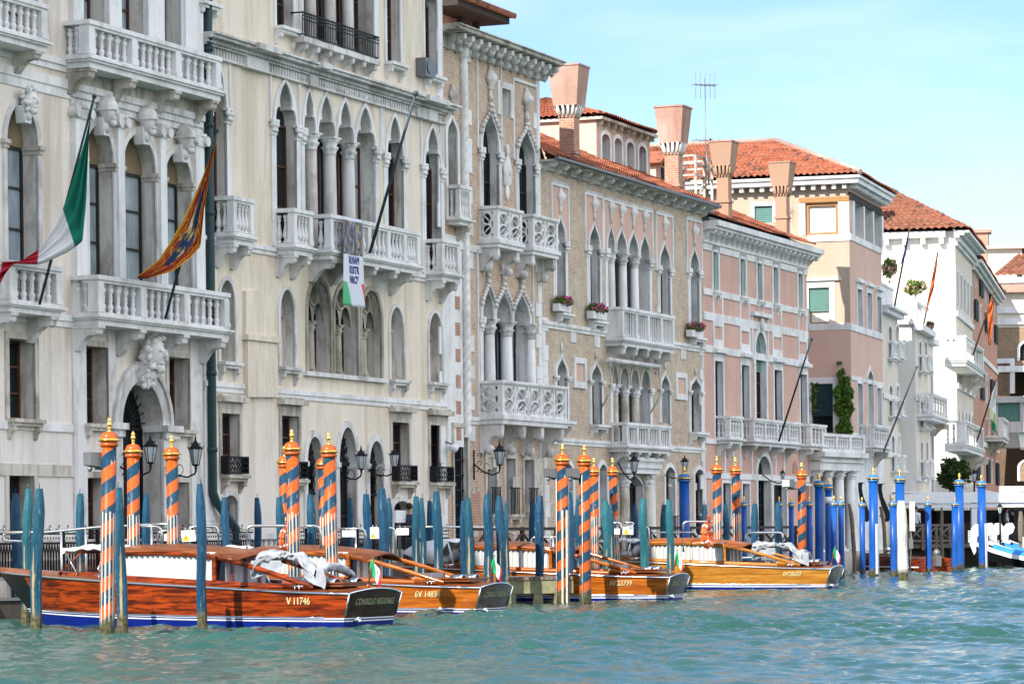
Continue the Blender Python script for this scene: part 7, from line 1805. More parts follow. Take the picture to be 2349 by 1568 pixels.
        b.grid([[(2.24 - .18 * j + .04 * noise.noise(nv((i, j, 1))), .70 + .05 * math.sin(j * 2.3 + i * .5), 1.30 - (.36 - .05 * j) * i / 7) for j in range(5)] for i in range(8)]); b.grid([[(.98 - .12 * j + .04 * noise.noise(nv((i, j, 7))), .68 + .05 * math.sin(j * 2.1 + i * .6), 1.16 - (.22 + .05 * j) * i / 7) for j in range(5)] for i in range(8)])
        b.build('folded_tarpaulin', [M['canvas_g']], o)
        b = MB()
        for k in (1, -1): b.tube([(1.75, .72 * k, .82), (2.1, .62 * k, 1.3)], .014, 5); b.tube([(1.1, .72 * k, .8), (.9, .62 * k, 1.1)], .014, 5)
        b.build('tarpaulin_frame', [M['chrome']], o)
    # lettering on hull and transom
    if num:
        me = text_mesh(num, .19, .005, .12, .82)
        for v in me.vertices:
            x, z = number_at - v.co.x, .52 + v.co.y; v.co = (x, hull_y(x, z) + .016, z)
        me.materials.append(M[num_c]); q = link(bpy.data.objects.new('registration_number', me), hull)
    if plate:
        me = text_mesh('CONSIGLIO REGIONALE', .165, .004, .18, .70); hw = sec(0)[0]
        for v in me.vertices: y, z = -v.co.x, .50 + v.co.y; v.co = (stern_dx(z) - .07 * (1 - (y / hw) ** 2) - .008, y, z)
        me.materials.append(M['paleg']); q = link(bpy.data.objects.new('transom_lettering', me), tm)
    b = MB(); b.lathe(0, 0, [(.05, -.1), (.05, .12), (.035, .12), (.035, .02)], 12); b.xf(Matrix.Translation((-.08, .52, .17)) @ Matrix.Rotation(R(-90), 4, 'Y')); b.build('exhaust', [M['chrome']], o)
    if flag:
        s_ = MB(); s_.tube([(-.02, 0, .74), (-.08, 0, 1.0), (-.17, -.0, 1.38)], .02, 6, r2=.012); s_.tube([(-.02, 0, .72), (-.03, 0, .84)], .035, 8, 0); st_ = s_.build('flagstaff', [M['deckwood']], o)
        P = []
        for i in range(12):
            f = i / 11; P.append([(-.17 + .10 * f * .9 - g * (.10 + .14 * f) + .03 * math.sin(5 * g + f * 3), .03 * math.sin(7 * g + 4 * f) - .07 * g, 1.35 - .34 * f - g * (.34 - .05 * f)) for g in [j / 11 for j in range(12)]])
        sheet('flag', P, M['italy_e'], st_)
    return o
def stern_at(px, py, head, hw=.8):
    p = onw(px, py); side = Vector((-head[1], head[0])); q = Vector((p.x, p.y)) - side * hw; return q
def hd(deg): return (-math.cos(R(deg)), math.sin(R(deg)))
h1 = hd(33); taxi('dark red mahogany water taxi with number V 11746 and a grey folded tarpaulin, nearest boat', stern_at(786, 1441, h1), h1, 'V 11746', ('mahogany', 'deckwood'), bow_dark=True, number_at=.95)
h2 = hd(24); taxi('orange varnished water taxi with number 6V 14834, second behind the dark one', stern_at(1086, 1409, h2), h2, '6V 14834', ('wood_o', 'deckwood'), tarp=False, number_at=1.05, sink=.07, tr='transom_g')
h3 = hd(20); taxi('orange water taxi 6V.23739 with an open white helm hood, third in the row', stern_at(1521, 1377, h3), h3, '6V.23739', ('wood_o', 'deckwood'), canopy='open', tarp=False, number_at=1.1, sink=.06, tr='transom_g')
h4 = hd(19); taxi('honey coloured water taxi with number 6V28607, rightmost of the moored row', stern_at(1891, 1352, h4), h4, '6V28607', ('wood_y', 'wood_o'), tarp=True, number_at=.95, sink=.04, tr='transom_g')
# ================================================================== things on the quay, on walls and on the water
def wpos(t, x, y, D): return at(*c(t, x, y), D)
# ---- wrought iron fence along the quay
def run(fac, pa, pb, off): return fac.uz(pa, HY, off)[0], fac.uz(pb, HY, off)[0]
u0, u1 = run(FA, -25, 1030, 1.75)
fo = thing('iron_fence', 'dark wrought iron fence with pointed lattice and curled finials along the quay', 'fence', (FA.o.x, FA.o.y, 0), FA.yaw())
zt = 1.98; n = 16; L_ = (u1 - u0) / n
for i in range(n):
    a = u0 + i * L_
    if 7.6 < i < 8.4 or i == 13: continue
    k = MB(); k.box(a, a + L_, -1.77, -1.73, QZ + .08, QZ + .2); k.box(a, a + L_, -1.77, -1.73, zt - .34, zt - .29); k.box(a, a + L_, -1.775, -1.725, zt - .12, zt - .08)
    m_ = 13
    for j in range(m_):
        x = a + L_ * (j + .5) / m_; w_ = L_ / m_
        k.box(x - .016, x + .016, -1.77, -1.73, QZ + .14, zt - .7)
        for sg in (-1, 1): k.tube([(x, -1.75, zt - .7), (x + sg * w_ * .12, -1.75, zt - .55), (x + sg * w_ * .55, -1.75, zt - .3)], .017, 4)
        k.ball(x, -1.75, zt - .2, .025, .015, .03, 6)
    for j in range(4):
        x = a + L_ * (j + .5) / 4; k.tube([(x, -1.75, zt - .1), (x, -1.75, zt + .06), (x + .04, -1.75, zt + .1), (x + .07, -1.75, zt + .07), (x + .045, -1.75, zt + .05)], .010, 4)
    k.tube([(a + L_ * q / 12, -1.75, zt - .02 + .03 * math.sin(q * 2)) for q in range(13)], .009, 4)
    k.build('panel', [M['iron']], fo)
    k = MB(); k.box(a - .035, a + .035, -1.79, -1.71, QZ, zt); k.build('post', [M['iron']], fo)
# white stone balustrade in the gap
def lbal(u0, u1, label):
    o = thing('balustrade', label, 'balustrade', (FA.o.x, FA.o.y, 0), FA.yaw()); k = MB(); k.box(u0, u1, -1.9, -1.6, QZ, QZ + .15); k.build('base', [M['stone_w']], o); k = MB(); k.box(u0, u1, -1.92, -1.58, QZ + .85, QZ + 1.0); k.build('coping', [M['stone_w']], o)
    me = baluster('vase', .7, 'stone_w'); n = int((u1 - u0) / .3)
    for i in range(n): inst('baluster', me, o, (u0 + (u1 - u0) * (i + .5) / n, -1.75, QZ + .15))
lbal(u0 + 7.75 * L_, u0 + 8.9 * L_, 'low white stone balustrade in a gap of the iron fence')
# ---- dark timber fences with crossed braces
def xfence(p0, p1, z0, z1, n, label, mat='darkwood', name='timber_fence'):
    d = Vector(p1) - Vector(p0); Ln = d.length; o = thing(name, label, 'fence', (p0[0], p0[1], 0), math.atan2(d.y, d.x)); w_ = Ln / n
    for i in range(n + 1): k = MB(); k.box(i * w_ - .06, i * w_ + .06, -.06, .06, z0 - .3, z1 + .03); k.build('post', [M[mat]], o)
    for z in (z1 - .08, z0 + .1): k = MB(); k.box(0, Ln, -.075, -.02, z, z + .1); k.build('rail', [M[mat]], o)
    for i in range(n):
        for a, b_ in ((z0 + .2, z1 - .1), (z1 - .1, z0 + .2)): k = MB(); k.tube([(i * w_, -.03 if a < b_ else .02, a), ((i + 1) * w_, -.03 if a < b_ else .02, b_)], .045, 6); k.build('brace', [M[mat]], o)
    return o
q = lambda f, px, off: off2(f, f.uz(px, HY, off)[0], off)
xfence(q(F3, 1070, 2.6), q(F4, 1420, 1.9), QZ, 1.95, 9, 'dark brown timber fence with crossed braces before the brick palaces')
xfence(q(F4, 1440, 1.9), q(F5, 1860, 1.8), QZ, 1.95, 10, 'dark timber fence with crossed braces before the pink palace, behind the yellow boat')
# ---- steel handrails
def hoop(label, pts, D, r=.028, posts=(), name='handrail', D2=None, mat='steel'):
    P = [at(*c(*p), D + ((D2 or D) - D) * i / max(1, len(pts) - 1)) for i, p in enumerate(pts)]; o0 = P[0].copy(); o = thing(name, label, 'handrail', (o0.x, o0.y, 0), 0, 'steel handrails of the landing stages')
    k = MB(); pts_ = []
    for i, p in enumerate(P):
        if 0 < i < len(P) - 1:
            a, b_ = (P[i - 1] - p), (P[i + 1] - p); ra = min(.14, a.length * .4); rb = min(.14, b_.length * .4)
            for t in (0, .33, .67, 1): pts_.append(p + a.normalized() * ra * (1 - t) ** 2 + b_.normalized() * rb * t ** 2)
        else: pts_.append(p)
    k.tube([(q_.x - o0.x, q_.y - o0.y, q_.z) for q_ in pts_], r, 8); k.build('rail', [M[mat]], o)
    for t_, x, y, zb in posts: p = at(*c(t_, x, y), D); k = MB(); k.tube([(p.x - o0.x, p.y - o0.y, zb), (p.x - o0.x, p.y - o0.y, p.z)], r * .9, 8); k.build('post', [M[mat]], o)
    return o
hoop('long sloping steel handrail before the iron fence at the far left', [('L1', -30, 640), ('L1', 280, 640), ('L1', 620, 606), ('L1', 780, 600), ('L1', 1060, 585)], 69.5, .03, [('L1', 375, 628, .4), ('L1', 525, 616, .4), ('L1', 755, 602, .4)])
hoop('short looped steel handrail end beside the leftmost shaded pile', [('L1', 130, 642), ('L1', 20, 645), ('L1', 20, 690), ('L1', 130, 695)], 70, .028)
hoop('steel handrail hoop right of the second striped pole', [('L1', 865, 603), ('L1', 990, 605), ('L1', 992, 760)], 69, .03, [('L1', 928, 604, .3)])
hoop('bent steel handrail loop holding a blank white board', [('L1', 968, 740), ('L1', 966, 632), ('L1', 1080, 628), ('L1', 1082, 586), ('L1', 925, 592)], 69.2, .03)
hoop('steel handrail hoop at the yellow warning board behind the dark boat', [('L1', 1160, 745), ('L1', 1150, 606), ('L1', 1338, 602), ('L1', 1338, 760)], 69.5, .03)
hoop('long steel handrail from the dark boat cabin to the lifebuoy', [('L2', 135, 760), ('L2', 132, 600), ('L2', 480, 600)], 70.5, .032)
hoop('steel handrail between the two sunlit striped poles of the gothic palace', [('L2', 470, 600), ('L2', 585, 600), ('L2', 588, 740)], 71, .028)
hoop('level steel handrail right of the portal pole, with a blank board', [('L2', 700, 618), ('L2', 860, 616), ('L2', 862, 720)], 77, .026, [('L2', 800, 617, .5)])
hoop('steel handrail hoop right of the thickest teal pile', [('L2', 940, 612), ('L2', 1044, 612), ('L2', 1046, 800)], 76, .03)
hoop('steel handrail behind the tight cluster of piles', [('L2', 1050, 606), ('L2', 1330, 606), ('L3', 300, 610)], 82, .028)
hoop('steel hoop standing on the green jetty, left of its pile', [('L3', 497, 915), ('L3', 497, 668), ('L3', 612, 670)], 85, .032)
hoop('steel hoop standing on the green jetty, right of its pile', [('L3', 612, 880), ('L3', 612, 668), ('L3', 655, 668)], 84.5, .03, [('L3', 632, 668, .7)])
hoop('bent steel hoop left of the cabin of boat 23739', [('L3', 350, 820), ('L3', 405, 645), ('L3', 345, 645)], 90, .026)
hoop('double steel loops by the grey warning sign', [('L3', 985, 582), ('L3', 1050, 580), ('L3', 1050, 745)], 91, .032)
hoop('steel loop carrying the grey warning sign', [('L3', 1082, 750), ('L3', 1080, 605), ('L3', 1120, 605), ('L3', 1125, 580), ('L3', 1062, 580)], 92, .03)
hoop('steel hoop right of the patchy turquoise pile', [('L3', 1222, 790), ('L3', 1218, 608), ('L3', 1180, 600)], 93, .026)
hoop('tall steel hoop beside the lifebuoy on the blue pontoon', [('M4', 358, 1540), ('M4', 355, 1355), ('M4', 540, 1355)], 97, .034)
hoop('steel handrail hoop behind the white cabin', [('M4', 165, 1480), ('M4', 165, 1420), ('M4', 300, 1420), ('M4', 440, 1420), ('M4', 440, 1470)], 102, .026)
hoop('bright steel handrail hoop right of the blue pontoon poles', [('M4', 738, 1520), ('M4', 738, 1422), ('M4', 968, 1422), ('M4', 968, 1500)], 101, .034)
# ---- notices
M['yellow'] = plain('warning_yellow', (.85, .52, .02), .5, var=.05); M['signw'] = plain('sign_white', (.74, .75, .76), .5, var=.04); M['signg'] = plain('sign_grey', (.50, .52, .54), .5, var=.04); M['ink'] = plain('sign_ink', (.02, .02, .02), .6)
def board(label, t, x0, y0, x1, y1, D, warn=None, mat='signw', text=None, tilt=0.0):
    a, b_ = at(*c(t, x0, y1), D), at(*c(t, x1, y0), D); o = thing('notice_board', label, 'sign', (a.x, a.y, a.z), 0, 'boards on the landing stage rails'); w_, h_ = b_.x - a.x, b_.z - a.z; o.rotation_euler = (0, tilt, 0)
    k = MB(); k.box(0, w_, 0, .015, 0, h_); k.build('board', [M[mat]], o)
    k = MB(); k.tube([(w_ * .3, .03, h_), (w_ * .3, .03, h_ + .05)], .012, 5); k.tube([(w_ * .7, .03, h_), (w_ * .7, .03, h_ + .05)], .012, 5); k.build('clips', [M['steel']], o)
    if warn:
        x, wd = warn; x *= w_; s_ = wd * w_; k = MB(); k.prism([(x, h_ * .08), (x + s_, h_ * .08), (x + s_ / 2, h_ * .08 + s_ * .87)], -.006, -.001); k.build('warning_triangle', [M['yellow']], o)
        k = MB(); cx_, cz = x + s_ * .5, h_ * .08 + s_ * .34; r = s_ * .028
        k.ball(cx_ - s_ * .02, -.009, cz + s_ * .2, s_ * .045, .003, s_ * .045, 8)
        for p0, p1, p2 in (((0, .15), (.0, .02), (-.14, -.18)), ((0, .02), (.07, -.1), (.16, -.2)), ((-.14, .08), (0, .1), (.15, .04))): k.tube([(cx_ + s_ * v[0], -.009, cz + s_ * v[1]) for v in (p0, p1, p2)], r, 4)
        k.build('falling_figure', [M['ink']], o)
        for j in range(3 if mat == 'signg' else 0): k = MB(); k.box(w_ * .55, w_ * .95, -.004, -.001, h_ * (.9 - j * .1), h_ * (.93 - j * .1)); k.build('small_print', [M['ink']], o)
    return o
board('blank white board on a bent rail behind the dark boat', 'L1', 1005, 648, 1092, 692, 68.9)
board('white board with a yellow falling figure triangle, behind the dark boat', 'L1', 1112, 628, 1198, 698, 69.0, (.05, .55), tilt=-.05)
board('blank white board between the portal pole and a teal pile', 'L2', 717, 627, 800, 668, 76.8)
board('white board with a yellow falling figure triangle, left of the thickest teal pile', 'L2', 889, 608, 945, 678, 76.5, (.0, .6))
board('blank white board behind the thickest teal pile', 'L2', 1050, 614, 1125, 656, 81.5)
board('blank white board before the shaded striped pole of the brick palace', 'L3', 990, 616, 1040, 652, 90.5)
board('grey board with a yellow falling figure triangle and small print', 'L3', 1056, 604, 1122, 652, 91.5, (.05, .55), 'signg', tilt=.04)
# ---- lifebuoys on rails
M['buoy'] = plain('lifebuoy_orange', (.78, .13, .03), .5, var=.12)
def buoy(label, t, x, y, D, r, rz=0.0):
    p = at(*c(t, x, y), D); o = thing('lifebuoy', label, 'lifebuoy', p, rz); k = MB(); k.tube([(r * math.cos(a), 0, r * math.sin(a)) for a in [2 * math.pi * i / 24 for i in range(25)]], r * .3, 10); k.build('ring', [M['buoy']], o)
    k = MB()
    for a in (.6, 2.2, 3.8, 5.4): k.tube([(r * math.cos(a + e) , 0, r * math.sin(a + e)) for e in (-.12, 0, .12)], r * .315, 10)
    k.build('bands', [M['signw']], o); k = MB(); k.tube([(r * 1.35 * math.cos(a) , -.02, r * 1.35 * math.sin(a)) for a in [2 * math.pi * i / 16 for i in range(17)]], .012, 4)
    rn = random.Random(3)
    for i in range(8): k.tube([(rn.uniform(-.12, .12), rn.uniform(-.1, -.03), r * 1.3 + rn.uniform(-.05, .25)) for _ in range(5)], .012, 4)
    k.build('rope', [M['buoy']], o); return o
buoy('orange lifebuoy with tangled rope hanging left of the sunlit striped pole', 'L2', 372, 685, 69.5, .20, 1.15)
buoy('orange lifebuoy with a rope at the left pole of the blue pontoon', 'M4', 500, 1440, 96.5, .30, 1.2)
# ---- wooden jetty, pontoons
ja = onw(*c('L3', 505, 1075)); jy = ja.y
o = thing('jetty', 'old green stained timber jetty on short legs between the second and third boats', 'jetty', (at(*c('L3', 340, 1050), jy).x, jy, 0), .12)
W_ = at(*c('L3', 760, 1050), jy).x - o.location.x; M['slime'] = algae_m = plain('slimy_timber', (.22, .21, .12), .75, var=.5, vs=3, bump=.3)
z1_ = at(*c('L3', 500, 912), jy).z
k = MB(); 
for i in range(14): a = W_ * i / 14; k.box(a, a + W_ / 14 - .015, -.05, 2.4, z1_ - .08, z1_)
k.build('deck', [M['greywood']], o); k = MB(); k.box(0, W_, -.02, .12, z1_ - .42, z1_ - .085); k.build('front_beam', [M['slime']], o)
for x in (.05, W_ * .42, W_ * .72): k = MB(); k.box(x, x + .22, .0, .22, -.5, z1_ - .42); k.build('leg', [M['slime']], o)
def ponton(label, px0, px1, D, z, depth, mat, rz=.3, name='pontoon', z0=-.3):
    a, b_ = baseD(px0, D), baseD(px1, D); o = thing(name, label, 'pontoon', (a.x, a.y, 0), rz); w_ = (b_.x - a.x) / math.cos(rz)
    k = MB(); k.box(0, w_, 0, depth, z0, z); k.build('hull', [M[mat]], o); k = MB(); k.box(-.04, w_ + .04, -.05, depth, z, z + .06); k.build('deck', [M['grey']], o); return o, w_
ponton('long dark floating landing stage behind the dark boat', -40, 560, 70.5, .42, 2.0, 'darkwood', .5)
ponton('dark floating landing stage behind the orange boat', 570, 1010, 80, .42, 2.0, 'darkwood', .45)
ponton('dark floating landing stage behind boat 23739', 1120, 1480, 92, .42, 2.2, 'darkwood', .4)
M['bargeblue'] = plain('barge_blue', (.03, .13, .27), .5, var=.3, vs=2); M['redlead'] = plain('red_lead', (.45, .11, .05), .7, var=.3, vs=3)
a = onw(*c('L3', 1465, 985)); b_ = onw(*c('M4', 700, 1560)); o = thing('blue_pontoon', 'blue steel pontoon with a red waterline between boat 23739 and the yellow boat', 'pontoon', (a.x - 1.2, a.y + 1.0, 0), .15)
zt_ = at(*c('L3', 1465, 800), a.y).z; k = MB(); k.box(0, 4.0, 0, 3, .12, zt_ - .09); k.build('hull', [M['bargeblue']], o); k = MB(); k.box(.01, 3.99, -.01, 2.99, -.4, .12); k.build('bottom', [M['redlead']], o); k = MB(); k.box(-.05, 4.05, -.05, 3, zt_ - .09, zt_); k.build('deck', [M['ivory']], o)
for x in (1.1, 3.4): k = MB(); k.box(x, x + .16, -.2, -.04, -.3, zt_ + .25); k.build('fender', [M['darkwood']], o)
k = MB()
for x in (1.7, 2.6): k.add([(x, -.05, .3), (x + .35, -.05, .9), (x + .35, -.75, .9), (x + .05, -.05, .9)], [(0, 1, 2), (0, 2, 3), (1, 2, 3)])
k.box(1.6, 3.3, -.8, -.06, .86, .93); k.build('bracket', [M['bargeblue']], o)
k = MB(); k.box(-.3, 12.5, 0, .9, .3, .42); 
o = thing('low_landing', 'low dark timber landing with steps at the right before the porch', 'landing', tuple(onw(*c('M5', 350, 1320))[:2]) + (0,), .1); k.build('deck', [M['greywood']], o); k = MB(); k.box(-.3, 12.5, .1, .8, -.3, .3); k.build('frame', [M['darkwood']], o); k = MB(); k.box(4, 7.2, -1.2, -.1, -.05, .18); k.build('step', [M['darkwood']], o)
# ---- wall lanterns
def lantern_parts():
    P = {}
    k = MB(); n = 6
    k.lathe(0, 0, [(.13, 0), (.14, .03), (.12, .05)], 6, sm=False); k.lathe(0, 0, [(.26, .60), (.27, .63), (.2, .70), (.13, .76), (.12, .80), (.07, .84), (.05, .92), (.02, .95)], 6, sm=False); k.ball(0, 0, .98, .04, .04, .05, 8); k.ball(0, 0, 1.05, .02, .02, .04, 6)
    for i in range(6):
        a = 2 * math.pi * i / 6; k.tube([(.125 * math.cos(a), .125 * math.sin(a), .04), (.245 * math.cos(a), .245 * math.sin(a), .61)], .013, 4)
        k.tube([(.26 * math.cos(a), .26 * math.sin(a), .62), (.30 * math.cos(a), .30 * math.sin(a), .69), (.27 * math.cos(a), .27 * math.sin(a), .73)], .014, 4); k.ball(.16 * math.cos(a), .16 * math.sin(a), .80, .025, .025, .05, 6)
    k.lathe(0, 0, [(.05, -.2), (.03, -.16), (.06, -.1), (.04, -.05), (.1, 0)], 8)
    P['cage'] = k.mesh('cage', [M['iron']]); k = MB(); k.lathe(0, 0, [(.115, .045), (.232, .605)], 6, sm=False, cap=False); P['glass'] = k.mesh('glass', [M['lampglass']]); return P
LP = lantern_parts()
def lantern(label, t, x, ytop, ybot, fac, off, mt=None, mat=None, scroll=True, D=None):
    xm = x; u_, z1 = fac.uz(*c(t, x, ytop), off); _, z0 = fac.uz(*c(t, x, ybot), off); k_ = (z1 - z0) / 1.28
    p = fac.W(u_, off, z0 + .2 * k_); o = thing('wall_lantern', label, 'lantern', p, fac.yaw(), 'iron lanterns on the palace walls'); o.rotation_euler = (0, 0, fac.yaw())
    cg = inst('lantern_cage', LP['cage'], o, sc=(k_,) * 3); inst('lantern_glass', LP['glass'], o, sc=(k_,) * 3)
    if mt:
        um, zm = fac.uz(*c(t, *mt), 0.02); du, dy, dz = um - u_, off - .02, zm - p.z
        k = MB(); k.tube([(0, 0, -.2 * k_), (0, .03, -.3 * k_), (du * .25, dy * .25, -.42 * k_ + dz * .05), (du * .6, dy * .6, -.34 * k_ + dz * .3), (du, dy, dz * .6)], .024, 6)
        if scroll:
            for s_, z_ in ((.0, .25), (.0, -.25), (.0, .0)):
                k.tube([(du * .92 + (.13 - .018 * i) * math.cos(i * .75) * .4, dy * .9 - .12 + (.13 - .018 * i) * math.cos(i * .75), dz * .6 + z_ + (.13 - .018 * i) * math.sin(i * .75)) for i in range(8)], .014, 4)
            k.tube([(du, dy, dz * .6 - .5), (du, dy, dz * .6 + .45)], .03, 6); k.tube([(du * .5 + .1 * math.cos(i * .7), dy * .5 + .16 * math.cos(i * .7), dz * .35 - .1 + .14 * math.sin(i * .7)) for i in range(9)], .012, 4)
        k.build('bracket', [M['iron']], o)
    return o
lantern('black iron wall lantern between the second and third striped poles from the left', 'M1', 920, 1200, 1415, FA, .95, (725, 1400))
lantern('black iron wall lantern just right of the third striped pole', 'M1', 1197, 1215, 1428, FA, .95, (1000, 1400))
lantern('black iron wall lantern left of the pair at the gothic palace portal', 'M2', 986, 1195, 1370, FA, .95, (865, 1370))
lantern('black iron wall lantern at the gothic palace portal, right one beside a balconette', 'M2', 1190, 1195, 1352, FA, .95, (1022, 1350))
lantern('iron wall lantern on a long scrolled bracket of the narrow brick palace', 'M3', 456, 1165, 1345, F3, 1.2, (300, 1300))
lantern('large blue grey lantern hanging before the brick palace portal', 'M4', 55, 930, 1080, F4, .9, (-60, 900), scroll=False)
lantern('lantern on a bracket behind the tall shaded blue pole', 'M4', 365, 945, 1065, F4, 1.3, (245, 1080), scroll=False)
lantern('small dark lantern on a thin curved arm at the pink palace portal', 'M4', 965, 1030, 1110, F5, 1.2, (842, 1045), scroll=False)
for lab, x, y0, y1, D in (('pale lamp before the little dark tree', 1132, 705, 785, 165), ('pale lamp just right of the little dark tree', 1262, 715, 805, 165), ('dark lamp over the far terrace', 1420, 925, 1000, 150)):
    a, b_ = wpos('M5', x, y0, D), wpos('M5', x, y1, D); o = thing('street_lamp', lab, 'street lamp', (a.x, a.y, 0), .2); k_ = (a.z - b_.z) / 1.1
    inst('lantern_cage', LP['cage'], o, (0, 0, b_.z), sc=(k_,) * 3); inst('lantern_glass', LP['glass'], o, (0, 0, b_.z), sc=(k_,) * 3); MB().tube([(0, 0, .5), (0, 0, b_.z)], .05, 8).build('post', [M['iron']], o)
# small fittings at the corner of the gothic palace
u_, z_ = FA.uz(*c('M3', 175, 1210), .3); p = FA.W(u_, .3, z_); o = thing('dome_camera', 'white dome security camera on the corner of the gothic palace', 'camera', p, FA.yaw()); k = MB(); k.lathe(0, 0, [(.02, .12), (.16, .06), (.17, 0), (.12, -.1), (.03, -.15)], 14); k.build('dome', [M['signw']], o); k = MB(); k.tube([(0, 0, .1), (0, .15, .15), (0, .3, .2)], .03, 6); k.build('arm', [M['grey']], o)
# ---- flags
def pole_flag(name, label, t0, b0, t1, tip, fac, o0, o1, group=None, r=.035, mat='pipe'):
    a_u, a_z = fac.uz(*c(t0, *b0), o0); A_ = fac.W(a_u, o0, a_z); b_u, b_z = fac.uz(*c(t1, *tip), o1); B_ = fac.W(b_u, o1, b_z)
    o = thing(name, label, 'flagpole', A_, 0, group); d = B_ - A_; k = MB(); k.tube([(0, 0, 0), tuple(d)], r, 8, r2=r * .75); k.ball(d.x, d.y, d.z, r * 1.6, r * 1.6, r * 1.6, 8); k.build('staff', [M[mat]], o); return o, A_, d
def flag_from(o, A_, fac, top, bot, offs, mat, folds=5, amp=.07, nc=26, nr=16, name='flag', ph=0.0):
    """cloth between two picture polylines (tag,x,y), each point at its own distance from the wall"""
    def lin(P, n):
        Q_ = []
        for i in range(n):
            f = i / (n - 1) * (len(P) - 1); j = min(int(f), len(P) - 2); g = f - j; Q_.append(tuple(P[j][q_] + (P[j + 1][q_] - P[j][q_]) * g for q_ in (0, 1)))
        return Q_
    T_, B_ = lin([c(*p) for p in top], nc), lin([c(*p) for p in bot], nc); G = []
    for i in range(nr):
        g = i / (nr - 1); row = []
        for j in range(nc):
            f = j / (nc - 1); px, py = T_[j][0] + (B_[j][0] - T_[j][0]) * g, T_[j][1] + (B_[j][1] - T_[j][1]) * g; of = offs[0] + (offs[1] - offs[0]) * f
            of += amp * math.sin(g * folds * 3.1 + f * 2.5 + ph) * (.35 + f) + amp * .5 * math.sin(f * 7 + g * 2)
            u_, z_ = fac.uz(px, py, of); w_ = fac.W(u_, of, z_); row.append(w_ - A_)
        G.append(row)
    return sheet(name, G, mat, o)
o, A_, d = pole_flag('flagpole', 'flagpole on the small left balcony with a drooping green white red flag', 'M1', (242, 408), 'T1', (578, 592), FA, .85, 2.6)
M['italy_b'] = flagcols('tricolour_cloth', ((.01, .15, .10), (.56, .56, .57), (.36, .02, .04)), 'x', (.50, .73))
flag_from(o, A_, FA, [('T1', 572, 640), ('T1', 520, 860), ('T1', 465, 1040), ('T1', 420, 1190), ('T1', 350, 1370), ('T1', 250, 1520), ('M1', 130, 145), ('M1', 15, 150)], [('T1', 556, 660), ('T1', 540, 950), ('T1', 528, 1250), ('T1', 505, 1480), ('T1', 415, 1545), ('M1', 250, 165), ('M1', 60, 160), ('M1', -25, 335)], (2.5, 1.0), M['italy_b'], 5, .05, 34)
o, A_, d = pole_flag('flagpole', 'flagpole slanting from the main balcony with a dark red and gold lion banner', 'M1', (1012, 498), 'T1', (1328, 802), FA, .85, 2.6)
def venet():
    t = NT('red_gold_banner'); uv = t.n('ShaderNodeUVMap'); x = t.xyz(uv.outputs[0]); v = t.n('ShaderNodeTexVoronoi'); v.inputs['Scale'].default_value = 9; v.feature = 'DISTANCE_TO_EDGE'; t.l(uv.outputs[0], v.inputs[0])
    red, gold = (.26, .018, .02), (.52, .28, .02)
    col = t.mix(t.math('LESS_THAN', v.outputs[0], .03), red, gold)
    st = t.math('LESS_THAN', t.math('FRACT', t.math('MULTIPLY', x[1], 9)), .3); edge = t.math('GREATER_THAN', t.math('ABSOLUTE', t.math('SUBTRACT', x[1], .5)), .30); col = t.mix(t.math('MULTIPLY', edge, st), col, gold)
    nzv = t.noise(7.0, uv.outputs[0], 4); ins = t.math('LESS_THAN', t.math('ADD', t.math('POWER', t.math('MULTIPLY', t.math('SUBTRACT', x[0], .55), 2.2), 2), t.math('POWER', t.math('MULTIPLY', t.math('SUBTRACT', x[1], .5), 3.2), 2)), .42)
    em = t.mix(t.math('GREATER_THAN', nzv, .54), (.02, .05, .11), (.40, .26, .04)); em = t.mix(t.math('GREATER_THAN', nzv, .62), em, (.55, .52, .45)); col = t.mix(ins, col, em)
    b1 = t.math('GREATER_THAN', t.math('ABSOLUTE', t.math('SUBTRACT', x[1], .5)), .455); col = t.mix(b1, col, gold)
    return t.out(col, .75, spec=.15)
M['venet'] = venet()
flag_from(o, A_, FA, [('T1', 1325, 840), ('T1', 1270, 1010), ('T1', 1200, 1180), ('T1', 1120, 1350), ('T1', 1040, 1490), ('M1', 970, 140), ('M1', 835, 245)], [('T1', 1328, 845), ('T1', 1285, 1060), ('T1', 1250, 1280), ('T1', 1228, 1510), ('M1', 1170, 120), ('M1', 1060, 205), ('M1', 900, 252)], (2.5, 1.3), M['venet'], 6, .05, 34)
pole_flag('flagpole', 'bare blue grey flagpole slanting up from the long balcony of the gothic palace', 'T2', (1040, 1548), 'T2', (1322, 572), FA, .95, 3.2, None, .05, 'iron_g')
pole_flag('flagpole', 'bare green flagpole slanting from the pink palace balcony', 'M4', (942, 862), 'M4', (1143, 238), F5, .75, 3.0, None, .045)
pole_flag('flagpole', 'bare greenish flagpole slanting from the corner house balcony', 'M5', (708, 620), 'M5', (912, 100), F6, .8, 3.2, None, .05, 'grey')
